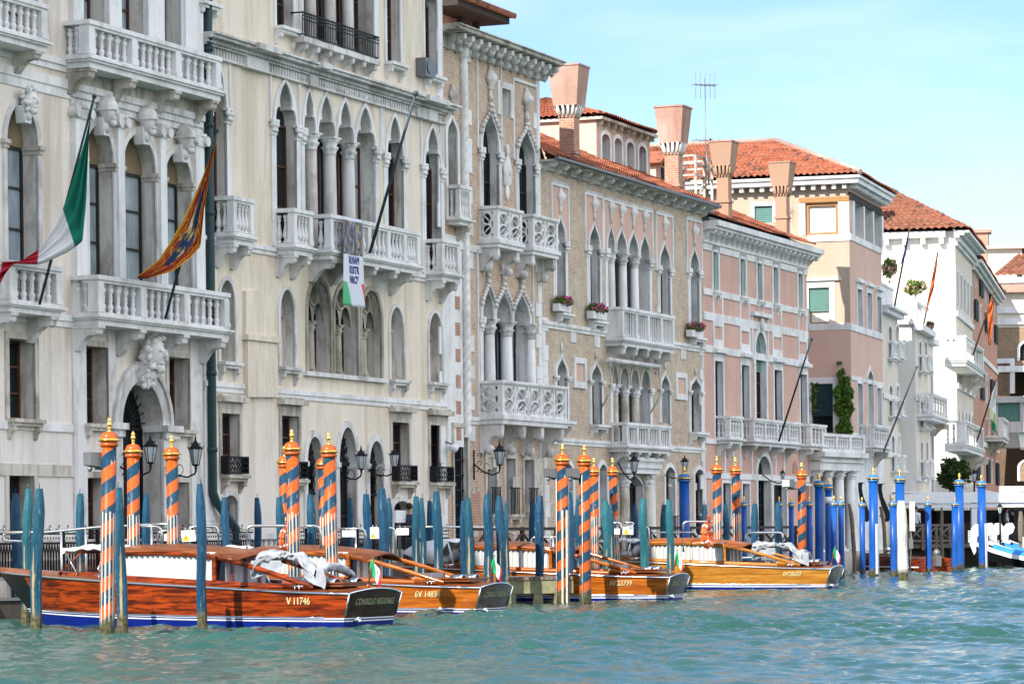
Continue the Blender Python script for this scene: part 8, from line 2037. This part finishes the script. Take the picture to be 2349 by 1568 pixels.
def far_flag(label, t, b0, tip, D, poly_t, poly_b, mat):
    A_ = wpos(t, *b0, D); B_ = wpos(t, *tip, D - 1.5); o = thing('flagpole', label, 'flagpole', A_, 0); k = MB(); d = B_ - A_; k.tube([(0, 0, 0), tuple(d)], .05, 6); k.build('staff', [M['frame']], o)
    G = []
    for i in range(8):
        g = i / 7; row = []
        for j in range(14):
            f = j / 13 * (len(poly_t) - 1); q_ = min(int(f), len(poly_t) - 2); h_ = f - q_
            a = [poly_t[q_][m] + (poly_t[q_ + 1][m] - poly_t[q_][m]) * h_ for m in (0, 1)]; b_ = [poly_b[q_][m] + (poly_b[q_ + 1][m] - poly_b[q_][m]) * h_ for m in (0, 1)]
            row.append(wpos(t, a[0] + (b_[0] - a[0]) * g, a[1] + (b_[1] - a[1]) * g, D - 1.3 + .12 * math.sin(g * 9 + j)) - A_)
        G.append(row)
    sheet('flag', G, mat, o); return o
M['cl_or'] = plain('orange_red_cloth', (.55, .12, .03), .8, var=.5, vs=2.5); M['cl_pu'] = plain('violet_blue_cloth', (.16, .15, .42), .8, var=.3); M['gw'] = flagcols('green_white_cloth', ((.72, .74, .70), (.55, .62, .35), (.05, .30, .14)), 'x', (.5, .75))
far_flag('leaning flagpole with a furled violet flag before the white palace flank', 'T5', (772, 970), (868, 475), D6 + 12, [(860, 500), (838, 600), (815, 690)], [(862, 510), (846, 640), (812, 706)], M['cl_pu'])
far_flag('leaning flagpole with an orange red flag on the white house terrace', 'T5', (952, 1075), (1040, 628), D6 + 22, [(1036, 660), (1004, 800), (970, 960)], [(1038, 680), (1015, 850), (968, 1005)], M['cl_or'])
far_flag('flagpole with an orange flag on the white palace balcony', 'T5', (1255, 1255), (1385, 862), D6 + 32, [(1372, 900), (1345, 990), (1350, 1190)], [(1380, 920), (1375, 1060), (1362, 1200)], M['cl_or'])
far_flag('flagpole with hanging white and green flag at the white palace lower balcony', 'M5', (1278, 560), (1400, 172), D6 + 32, [(1385, 200), (1352, 350), (1375, 490)], [(1392, 230), (1395, 400), (1398, 508)], M['gw'])
# ---- banner over the balcony of the gothic palace
def banner():
    of = 1.02; cs = [B2.f.uz(*c('M2', x, y), of) for x, y in ((886, 0), (1000, 0), (890, 337), (998, 335))]; top = B2.f.uz(*c('T2', 875, 1325), of)[1]
    u0, u1 = B2.f.uz(*c('T2', 874, 1450), of)[0], B2.f.uz(*c('T2', 998, 1480), of)[0]; z0 = cs[2][1]; h_ = top - z0; w_ = u1 - u0
    t = NT('printed_banner'); x = t.xyz(); f = t.math('DIVIDE', t.math('SUBTRACT', x[2], z0), h_); fu = t.math('DIVIDE', t.math('SUBTRACT', x[0], u0), w_)
    nzv = t.noise(5.0, t.map((1.0, 1, .5)), 5, .6); pic = t.mix(t.ramp(nzv, .42, .5), (.20, .24, .30), (.10, .10, .12)); pic = t.mix(t.ramp(t.noise(7.0, t.map((1.2, 1, .6), (3, 0, 1)), 4), .56, .62), pic, (.40, .30, .20)); pic = t.mix(t.ramp(t.noise(8.0, t.map((1.4, 1, .6), (9, 0, 4)), 4), .60, .66), pic, (.42, .42, .16))
    wht = (.60, .63, .68); col = t.mix(t.math('MULTIPLY', t.math('GREATER_THAN', f, .58), t.math('LESS_THAN', f, .965)), wht, pic)
    wave = t.math('ADD', f, t.math('MULTIPLY', t.math('POWER', fu, 2.0), .25)); gr = t.math('MULTIPLY', t.math('LESS_THAN', t.math('ADD', fu, t.math('MULTIPLY', f, .9)), .36), t.math('LESS_THAN', f, .27)); col = t.mix(gr, col, (.10, .42, .20))
    rd = t.math('MULTIPLY', t.math('GREATER_THAN', t.math('ADD', fu, t.math('MULTIPLY', f, .8)), 1.03), t.math('LESS_THAN', f, .265)); col = t.mix(rd, col, (.62, .08, .09)); t.out(col, .8, spec=.15)
    o = link(bpy.data.objects.new('banner', None)); o.location = (B2.f.o.x, B2.f.o.y, 0); o.rotation_euler = (0, 0, B2.f.yaw()); tag(o, 'tall printed banner hung over the balcony of the gothic palace', 'banner')
    fy = lambda u_, z_: -of - .05 * math.sin((u_ - u0) / w_ * 9 + z_ * .7) * (.5 + .5 * (top - z_) / h_)
    P = [[(u0 + w_ * i / 24, fy(u0 + w_ * i / 24, top - h_ * j / 30), top - h_ * j / 30) for i in range(25)] for j in range(31)]
    s_ = sheet('cloth', P, t.mat, o)
    M['bluetxt'] = plain('banner_blue', (.07, .06, .36), .7, var=.05)
    for body, f in (('SALVIAM', .52), ('I NOSTR', .41), ("MARO'", .30)):
        me = text_mesh(body, h_ * .115, .012, 0, .60 if body != "MARO'" else .70)
        xs = [v.co.x for v in me.vertices]; wx = max(xs) - min(xs); k_ = min(1.0, .86 * w_ / wx)
        for v in me.vertices: uu, zz = u0 + w_ * .5 + v.co.x * k_, z0 + h_ * f + v.co.y; v.co = (uu, fy(uu, zz) - .012, zz)
        me.materials.append(M['bluetxt']); link(bpy.data.objects.new('lettering', me), s_)
banner()
# ---- plants
def leafmat(name, c1, c2):
    t = NT(name); oi = t.noise(6.0, detail=2); g = t.n('ShaderNodeNewGeometry'); rnd = g.outputs['Random Per Island']; col = t.mix(rnd, c1, c2); return t.out(col, .65, spec=.1)
M['leaf'] = leafmat('leaf_green', (.05, .11, .02), (.11, .20, .035)); M['leaf_d'] = leafmat('dark_leaf', (.018, .035, .012), (.05, .075, .02)); M['leaf_l'] = leafmat('light_leaf', (.12, .20, .05), (.25, .32, .10)); M['petal'] = leafmat('pink_petal', (.55, .03, .20), (.70, .20, .42)); M['petal_p'] = leafmat('pale_pink_petal', (.62, .32, .28), (.60, .45, .35)); M['bark'] = plain('bark', (.10, .075, .05), .9, var=.3, vs=8)
def leaves(b, n, fn, s0, s1, m=0, rn=random):
    for i in range(n):
        p = Vector(fn()); s_ = rn.uniform(s0, s1); a = Vector((rn.gauss(0, 1), rn.gauss(0, 1), rn.gauss(0, 1))).normalized(); q_ = a.orthogonal().normalized(); q_.rotate(Matrix.Rotation(rn.uniform(0, 6.28), 3, a)); r_ = a.cross(q_)
        b.add([p - q_ * s_, p + r_ * s_ * .5, p + q_ * s_, p - r_ * s_ * .5], [(0, 1, 2, 3)], m)
def ell(cx_, cy_, cz, rx, ry, rz_, rn, lump=.0):
    def f():
        while True:
            v = Vector((rn.uniform(-1, 1), rn.uniform(-1, 1), rn.uniform(-1, 1)))
            if v.length < 1 + lump * noise.noise(v * 2.2 + Vector((cx_, cz, 1))) * 2 and noise.noise(v * 2.6 + Vector((cz, cx_, 3))) > -.28: return (cx_ + v.x * rx, cy_ + v.y * ry, cz + v.z * rz_)
    return f
rn = random.Random(8)
for lab, t, x0, x1, y0, y1 in (('flower box of magenta blossoms on the leftmost sill of the brick palace', 'M3', 800, 888, 262, 345), ('flower box of magenta blossoms on the sill beside the white balcony of the brick palace', 'M3', 1008, 1102, 308, 392), ('flower box of magenta blossoms on the rightmost sill of the brick palace', 'M4', 392, 472, 118, 195)):
    of = .25; u0, z1 = B4.f.uz(*c(t, x0, y0), of); u1, z0 = B4.f.uz(*c(t, x1, y1), of); o = thing('flower_box', lab, 'flower box', (B4.f.o.x, B4.f.o.y, 0), B4.f.yaw(), 'flower boxes on the brick palace'); zz = B4.f.uz(*c(t, x1, y1 + 40), of)[1]
    k = MB(); k.box(u0 + .1, u1 - .1, -.34, -.1, zz, zz + .26); k.build('box', [M['stone_w']], o); um = (u0 + u1) / 2
    k = MB(); leaves(k, 260, ell(um, -.25, (z0 + z1) / 2 - .05, (u1 - u0) / 2, .3, (z1 - z0) / 2, rn), .05, .10, 0, rn); k.build('foliage', [M['leaf']], o); k = MB(); leaves(k, 230, ell(um, -.3, (z0 + z1) / 2 - .02, (u1 - u0) / 2 * .9, .3, (z1 - z0) / 2 * .9, rn), .03, .065, 0, rn); k.build('blossoms', [M['petal']], o)
# ivy on the corner house flank
o = thing('ivy', 'bright green ivy column climbing the corner house beside the dark blind', 'ivy', (F6s.o.x, F6s.o.y, 0), F6s.yaw())
u0, zt_ = S.A('M5', 408, 170); u1, zb_ = S.A('M5', 520, 505); k = MB()
def iv():
    while True:
        u_, z_, y_ = rn.uniform(u0 - .1, u1 + .1), rn.uniform(zb_, zt_ + .7), rn.uniform(-.38, 0)
        e = .10 + .1 * math.sin(z_ * 3.1) + .1 * math.sin(z_ * 7.7)
        if z_ > zt_ and noise.noise(Vector((u_ * 3, z_ * 3, 1))) < .05: continue
        if u0 + e < u_ < u1 - e * .7 + .05: return (u_, y_, z_)
leaves(k, 2600, iv, .06, .12, 0, rn); k.build('foliage', [M['leaf']], o)
uL, _ = S.A('M5', 285, 300); k = MB(); leaves(k, 120, lambda: (uL + rn.gauss(0, .1), rn.uniform(-.2, 0), rn.uniform(zb_ + .9, zt_ - .2)), .06, .11, 0, rn); k.build('side_tendrils', [M['leaf']], o); k = MB(); um = (u0 + u1) / 2; k.tube([(um, -.05, zb_ - 1.5), (um + .1, -.08, zb_ + 1), (um - .1, -.06, zt_)], .04, 5); k.build('stem', [M['bark']], o)
def tree(label, t, x, ybase, ytop, wpx, D, mat, n=900, name='tree', cat='tree', zb=None, flowers=None, trunk_r=.12, frac=.45):
    a, b_ = wpos(t, x, ytop, D), wpos(t, x, ybase, D); h_ = a.z - b_.z; rw = wpx * .3745 / F * D / 2; o = thing(name, label, cat, (a.x, a.y, b_.z if zb is None else zb), 0); z0 = 0 if zb is None else b_.z - zb
    k = MB(); k.tube([(0, 0, 0), (.05, 0, z0 + h_ * .25), (-.05, 0, z0 + h_ * .55)], trunk_r, 7, r2=trunk_r * .5)
    for i in range(5): an = i * 1.3; k.tube([(0, 0, z0 + h_ * (.2 + .06 * i)), (rw * .5 * math.cos(an), rw * .5 * math.sin(an), z0 + h_ * (.5 + .07 * i))], trunk_r * .4, 5)
    k.build('trunk', [M['bark']], o); k = MB()
    for i in range(9):
        an = i * 2.4; rr = rw * .55 * (i / 8) ** .5; cz = z0 + h_ * (frac + .42 * ((i * 5) % 9) / 9); leaves(k, n // 9, ell(rr * math.cos(an), rr * math.sin(an), cz, rw * .5, rw * .5, h_ * .2, rn, .3), .08 * D / 140, .16 * D / 140, 0, rn)
    cr = k.build('crown', [M[mat]], o)
    if flowers: k = MB(); leaves(k, 160, ell(0, 0, z0 + h_ * .65, rw, rw, h_ * .35, rn), .08, .15, 0, rn); k.build('blossoms', [M[flowers]], o)
    return o
tree('small dark bushy tree behind the lamps of the far terrace', 'M5', 1135, 900, 638, 215, 160, 'leaf_d', 2600, zb=1.0, trunk_r=.16, frac=.35)
tree('pale green oleander with pinkish blossom on the cream house terrace', 'T5', 742, 815, 672, 95, D6 + 11, 'leaf_l', 500, 'potted_shrub', 'shrub', None, 'petal_p', .06)
tree('round pale shrub with pinkish blossom in the terrace corner of the white house', 'T5', 898, 915, 800, 150, D6 + 18, 'leaf_l', 600, 'potted_shrub', 'shrub', None, 'petal_p', .06)
tree('small green shrub peeping over the narrow house beside the white house', 'T5', 990, 1115, 1055, 45, D6 + 20, 'leaf', 200, 'potted_shrub', 'shrub', None, 'petal_p', .05)
# ---- terrace with white awning at the bend
TD = D6 + 10
def tp(x, y, D=TD): return wpos('M5', x, y, D)
o = thing('terrace', 'wooden restaurant terrace with a white awning at the bend of the canal', 'terrace', (tp(830, 1190).x, TD, 0), .12)
W_ = tp(1600, 1190).x - o.location.x + 4; zd = tp(1000, 1185).z
k = MB(); k.box(-.5, W_, 0, 14, zd - .2, zd); k.build('deck', [M['greywood']], o)
for i in range(9): k = MB(); x = i * 2.3; k.box(x, x + .25, .1, .35, -.5, zd - .2); k.build('pile', [M['darkwood']], o)
k = MB(); k.box(-.5, W_, .3, .4, 0, zd - .2); k.build('skirt', [M['darkint']], o)
za, zb_ = tp(860, 865).z, tp(860, 940).z
k = MB(); k.prism([(0, za), (6.5, za - .1), (6.5, za - .4), (0, zb_ + .55), ], 1.0, 12); k.build('awning', [M['whitep']], o); k = MB(); k.box(0, 8.5, .9, 1.05, zb_ - .2, zb_); k.build('beam', [M['whitep']], o); k = MB(); k.box(-.4, 8.6, .8, .92, za - .55, za - .1); k.build('fascia', [M['whitep']], o); k = MB(); k.box(8.62, W_, 1.85, 1.97, zb_ - .1, zb_ + .62); k.build('second_fascia', [M['whitep']], o)
for x in (0, 3.6, 7.2, 8.4): k = MB(); k.box(x, x + .28, .95, 1.2, zd, zb_ - .2); k.build('post', [M['whitep']], o)
k = MB(); k.box(8.6, W_, 2.0, 12, zb_ + .1, zb_ + .5); k.build('second_awning', [M['whitep']], o)
for x in (11, 14): k = MB(); k.box(x, x + .25, 2.2, 2.5, zd, zb_ + .1); k.build('post', [M['whitep']], o)
k = MB()
for i in range(8): x = 9.2 + i * .22; k.box(x, x + .1, 1.9, 2.0, zd, zb_ + .1)
k.build('screen', [M['grey']], o)
k = MB(); k.box(1.2, 8.2, 5, 5.1, zd, zb_ - .3); k.build('glass_wall', [M['pane']], o)
for i in range(6): k = MB(); k.box(1.3 + i * 1.15, 2.2 + i * 1.15, 3.0, 3.4, zd, zd + 1.0); k.build('planter', [M['frame_d']], o)
k = MB(); leaves(k, 900, lambda: (rn.uniform(9, W_), rn.uniform(6, 7), rn.uniform(zd, zd + 2.2)), .12, .22, 0, rn); k.build('hedge', [M['leaf']], o); k = MB(); leaves(k, 260, lambda: (rn.uniform(9, W_), rn.uniform(.4, .9), rn.uniform(zd - .3, zd + .5)), .08, .16, 0, rn); k.build('flower_bed', [M['leaf']], o); k = MB(); leaves(k, 120, lambda: (rn.uniform(9, W_), rn.uniform(.3, .7), rn.uniform(zd - .3, zd + .4)), .08, .13, 0, rn); k.build('blossoms', [M['petal']], o)
a, b_ = tp(862, 1190), tp(1130, 1190); xfence((a.x, TD - .2), (b_.x + .6, TD + .8), zd, tp(900, 1068).z, 4, 'grey weathered fence with crossed braces edging the restaurant terrace', 'greywood')
p = wpos('M5', 1250, 855, D6 + 22); o = thing('parasol', 'flat cream parasol above the far terrace', 'parasol', (p.x, p.y, 0), .3); k = MB(); z_ = p.z; k.lathe(0, 0, [(2.6, z_ - .5), (1.4, z_ - .15), (.05, z_ + .15)], 8, sm=False); k.build('canopy', [M['ivory']], o); MB().tube([(0, 0, 1), (0, 0, z_)], .05, 8).build('pole', [M['grey']], o)
# dark iron scrolls flanking the water gate
for lab, x0, x1, y0, y1 in (('big dark iron scroll left of two at the corner house water gate', 558, 622, 808, 1050), ('big dark iron scroll right of two at the corner house water gate', 678, 748, 815, 1050)):
    a, b_ = wpos('M5', x0, y1, D6 - .6), wpos('M5', x1, y0, D6 - .6); o = thing('iron_scroll', lab, 'ironwork', (a.x, a.y, a.z), .1, 'iron scrolls at the water gate'); w_, h_ = b_.x - a.x, b_.z - a.z; k = MB()
    L1_ = [(.0, 1), (.02, .8), (.12, .62), (.3, .42), (.5, .25), (.62, .12), (.55, .03), (.35, 0)]; L2_ = [(.6, 1), (.35, .97), (.3, .85), (.42, .65), (.7, .45), (.95, .25), (1, .1), (.85, 0)]
    k.prism([(x * w_, z * h_) for x, z in L1_] + [(x * w_, z * h_) for x, z in reversed(L2_)], 0, .15); k.build('scroll', [M['iron']], o); k = MB()
    for cx_, cz, r in ((.2, .35, .15), (.2, .15, .12), (.32, .55, .1)): k.tube([(w_ * (cx_ + r * (1 - i / 14) * math.cos(i * .8)), .05, h_ * cz + w_ * r * (1 - i / 14) * math.sin(i * .8)) for i in range(12)], .02, 5)
    k.build('curls', [M['iron']], o)
# ---- far wooden motorboat and gondolas
def small_boat(label, bow, stern, zf, beam):
    d = Vector((stern.x - bow.x, stern.y - bow.y)); L = d.length; o = thing('motorboat', label, 'motorboat', (bow.x, bow.y, 0), math.atan2(d.y, d.x)); b = MB()
    xs = [0, .08, .2, .4, .7, 1]; hw = [.02, .35, .7, .95, 1, .92]
    for sg in (1, -1): b.grid([[(L * x - (.25 * z if x < .05 else 0), sg * beam / 2 * h_ * (.75 + .25 * z / zf), z * (1.25 - .35 * x)) for z in (-.3, .12, .16, zf)] for x, h_ in zip(xs, hw)])
    b.add([(L, beam / 2 * .9, zf * .9), (L, -beam / 2 * .9, zf * .9), (L, -beam / 2 * .7, -.3), (L, beam / 2 * .7, -.3)], [(0, 1, 2, 3)]); b.build('hull', [M['mahogany']], o)
    b = MB(); b.grid([[(L * x, beam / 2 * h_ * k * .97, zf * (1.25 - .35 * x) - .06) for k in (1, 0, -1)] for x, h_ in zip(xs, hw)]); b.build('deck', [M['deckwood']], o); b = MB(); b.box(L * .99, L * 1.04, -.12, .12, zf * .4, zf * 1.1); b.ball(L * 1.01, 0, zf * 1.25, .2, .16, .2, 8); b.build('outboard_motor', [M['grey']], o)
    b = MB()
    for sg in (1, -1): b.tube([(L * x, sg * (beam / 2 * h_ + .02), .2) for x, h_ in zip(xs, hw)], .03, 5)
    b.build('white_line', [M['whitep']], o); b = MB(); b.ball(L * .35, 0, zf * 1.5, .14, .14, .14, 8); b.tube([(L * .35, 0, zf), (L * .35, 0, zf * 1.5)], .03, 5); b.build('searchlight', [M['chrome']], o); return o
a, b_ = onw(*c('M5', 640, 1305)), onw(*c('M5', 1030, 1292)); bb = baseD(c('M5', 612, 1300)[0], 139); small_boat('dark brown wooden motorboat moored under the restaurant terrace fence', Vector((bb.x, 141, 0)), Vector((at(*c('M5', 1028, 1290), 134).x, 134, 0)), .62, 1.7)
M['gonblue'] = plain('gondola_cover_blue', (.04, .22, .62), .6, var=.15, vs=3); M['ferro'] = plain('bright_steel_prow', (.80, .82, .84), .3, .3, var=.05)
def gondola(label, tip, head, full=True):
    o = thing('gondola', label, 'gondola', (tip.x, tip.y, 0), math.atan2(head[1], head[0]), 'gondolas by the far terrace'); L = 10.5; b = MB(); xs = [i / 14 for i in range(15)]
    def zk(x): return .42 + .75 * max(0, 1 - x * 3.2) ** 2 + .9 * max(0, x - .72) ** 2 * 6
    def hw(x): return .72 * math.sin(math.pi * min(1, max(0, x * .94 + .03))) ** .75
    for sg in (1, -1): b.grid([[(L * x, sg * hw(x) * q_, z) for q_, z in ((.55, min(zk(x) - .35, -.2 + 2.2 * max(0, .3 - x))), (.85, zk(x) - .28), (1, zk(x) - .14))] for x in xs])
    b.build('hull', [M['black']], o); b = MB()
    for sg in (1, -1): b.grid([[(L * x, sg * (hw(x) * 1.0 + .015), zk(x) - .16), (L * x, sg * (hw(x) * 1.02 + .02), zk(x) + .02)] for x in xs])
    b.build('gunwale', [M['whitep']], o)
    b = MB(); b.grid([[(L * x, hw(x) * k * .96, zk(x) + .02 + .22 * (1 - k * k)) for k in (1, .6, 0, -.6, -1)] for x in xs[1:-1]]); b.build('cover', [M['gonblue']], o)
    z0 = zk(0); b = MB(); pr = [(-.10, z0 - .55), (-.28, z0 - .1), (-.30, z0 + .1), (-.22, z0 + .2), (-.22, z0 + .62), (-.05, z0 + .8), (.22, z0 + .82), (.34, z0 + .62), (.24, z0 + .35), (.02, z0 + .25), (.0, z0 + .0), (.05, z0 - .3)]; b.prism(pr, -.03, .03)
    for i in range(6): b.box(-.36, -.2, -.025, .025, z0 + .02 + i * .09, z0 + .075 + i * .09)
    b.build('prow_iron', [M['ferro']], o); return o
tpz = onw(*c('M5', 1275, 1290)); g0 = gondola('white edged gondola with blue cover, its comb prow behind a tall blue pole', Vector((at(*c('M5', 1276, 1200), 143).x, 143, 0)), (.97, -.25))
for i, (x, lab) in enumerate(((1345, 'gondola whose round white prow iron shows first right of the tall blue pole'), (1400, 'gondola whose pale blue prow iron shows second right of the tall blue pole'), (1470, 'gondola whose shaded prow iron shows farthest right'))):
    q_ = copy_tree(g0); p = at(*c('M5', x, 1200), 148 + i * 2.5); q_.location = (p.x, 148 + i * 2.5, .05); q_.rotation_euler = (0, 0, .25); q_['label'] = lab
# ---- people
M['skin'] = plain('skin', (.42, .24, .17), .6, var=.06); M['hair'] = plain('dark_hair', (.02, .015, .012), .6); M['shirt_w'] = plain('white_shirt', (.62, .62, .70), .8, var=.05); M['cloth_d'] = plain('dark_clothing', (.015, .017, .03), .8); M['shirt_r'] = plain('red_top', (.5, .06, .06), .8)
def person(label, base, rz, hgt, shirt, trousers, sit=False, arm=0.0):
    o = thing('person', label, 'person', base, rz); s_ = hgt / 1.75; hip = .95 if not sit else .5
    V = [(0, 0, hip), (0, .0, hip + .25), (0, .0, hip + .48), (0, -.01, hip + .56), (0, -.03, hip + .72), (.17, 0, hip + .46), (.23, .03, hip + .2), (.2, -.12 - arm * .1, hip + .02 + arm * .3), (-.17, 0, hip + .46), (-.23, .03, hip + .2), (-.2, -.12, hip + .02), (.1, 0, hip - .04), (.11, -.03 if not sit else -.4, hip * .52 if not sit else hip - .02), (.11, .02 if not sit else -.4, .08), (.12, -.13 if not sit else -.55, .04), (-.1, 0, hip - .04), (-.11, .02 if not sit else -.4, hip * .52 if not sit else hip - .02), (-.11, .04 if not sit else -.4, .08), (-.12, -.11 if not sit else -.55, .04)]
    E = [(0, 1), (1, 2), (2, 3), (3, 4), (2, 5), (5, 6), (6, 7), (2, 8), (8, 9), (9, 10), (0, 11), (11, 12), (12, 13), (13, 14), (0, 15), (15, 16), (16, 17), (17, 18)]
    Rr = [.16, .16, .17, .06, .10, .08, .05, .035, .08, .05, .035, .1, .075, .045, .045, .1, .075, .045, .045]
    me = bpy.data.meshes.new('body'); me.from_pydata([tuple(q_ * s_ for q_ in v) for v in V], E, []); q_ = link(bpy.data.objects.new('body', me), o)
    md = q_.modifiers.new('skin', 'SKIN'); me.skin_vertices[0].data[0].use_root = True
    for i, r in enumerate(Rr): me.skin_vertices[0].data[i].radius = (r * s_, r * .8 * s_)
    q_.modifiers.new('sub', 'SUBSURF').levels = 2; q_.modifiers['sub'].render_levels = 2
    t = NT('figure_' + label[:10].replace(' ', '_')); z = t.xyz()[2]; x = t.xyz()[0]; zz = t.math('DIVIDE', z, s_)
    col = t.mix(t.math('GREATER_THAN', zz, hip + .02), M[trousers].node_tree.nodes['Principled BSDF'].inputs['Base Color'].default_value[:3] if False else trousers_c[trousers], trousers_c[shirt]); col = t.mix(t.math('GREATER_THAN', zz, hip + .53), col, (.42, .24, .17)); t.out(col, .75); me.materials.append(t.mat)
    k = MB(); k.ball(0, .015 * s_, (hip + .76) * s_, .098 * s_, .105 * s_, .10 * s_, 10); k.build('hair', [M['hair']], o)
    k = MB(); k.ball(0, -.115 * s_, (hip + .70) * s_, .016, .025, .02, 6); k.build('nose', [M['skin']], o); return o
trousers_c = {'dark': (.015, .017, .03), 'white': (.62, .62, .70), 'red': (.5, .06, .06), 'blue': (.03, .04, .08)}
zt_ = tp(900, 1185).z
p = wpos('M5', 905, 1185, TD + .9); person('man in white shirt and dark trousers, back turned, behind the terrace fence', (p.x, p.y, zt_), 2.6, 1.78, 'white', 'dark')
p = wpos('M5', 1460, 1100, TD + 5); person('person in a white shirt standing on the far right terrace', (p.x, p.y, zt_), 1.6, 1.7, 'white', 'dark', arm=.8)
p = wpos('M5', 1500, 1100, TD + 5.2); person('person in dark clothes facing the white shirt on the far right terrace', (p.x, p.y, zt_ - .05), -1.4, 1.66, 'dark', 'dark')
p = wpos('M5', 1425, 1100, TD + 5.2); person('seated person in a red top on the far right terrace', (p.x, p.y, zt_ + .0), 1.2, 1.7, 'red', 'dark', True)
u_, _ = FA.uz(*c('L2', 1132, 560), 1.0); p = FA.W(u_, 1.0, QZ); person('man in dark blue beside the white notice at the low door of the gothic palace', tuple(p), FA.yaw() + 1.2, 1.8, 'blue', 'dark')
u_, z_ = FA.uz(*c('L2', 1082, 580), .9); z1_ = FA.uz(*c('L2', 1082, 505), .9)[1]; p = FA.W(u_, .9, 0); o = thing('notice_stand', 'white framed notice on a post by the low door of the gothic palace', 'sign', (p.x, p.y, 0), FA.yaw()); k = MB(); k.box(-.42, .42, 0, .05, z_, z1_); k.build('panel', [M['signw']], o); MB().box(-.05, .05, .05, .1, QZ, z1_).build('post', [M['grey']], o)
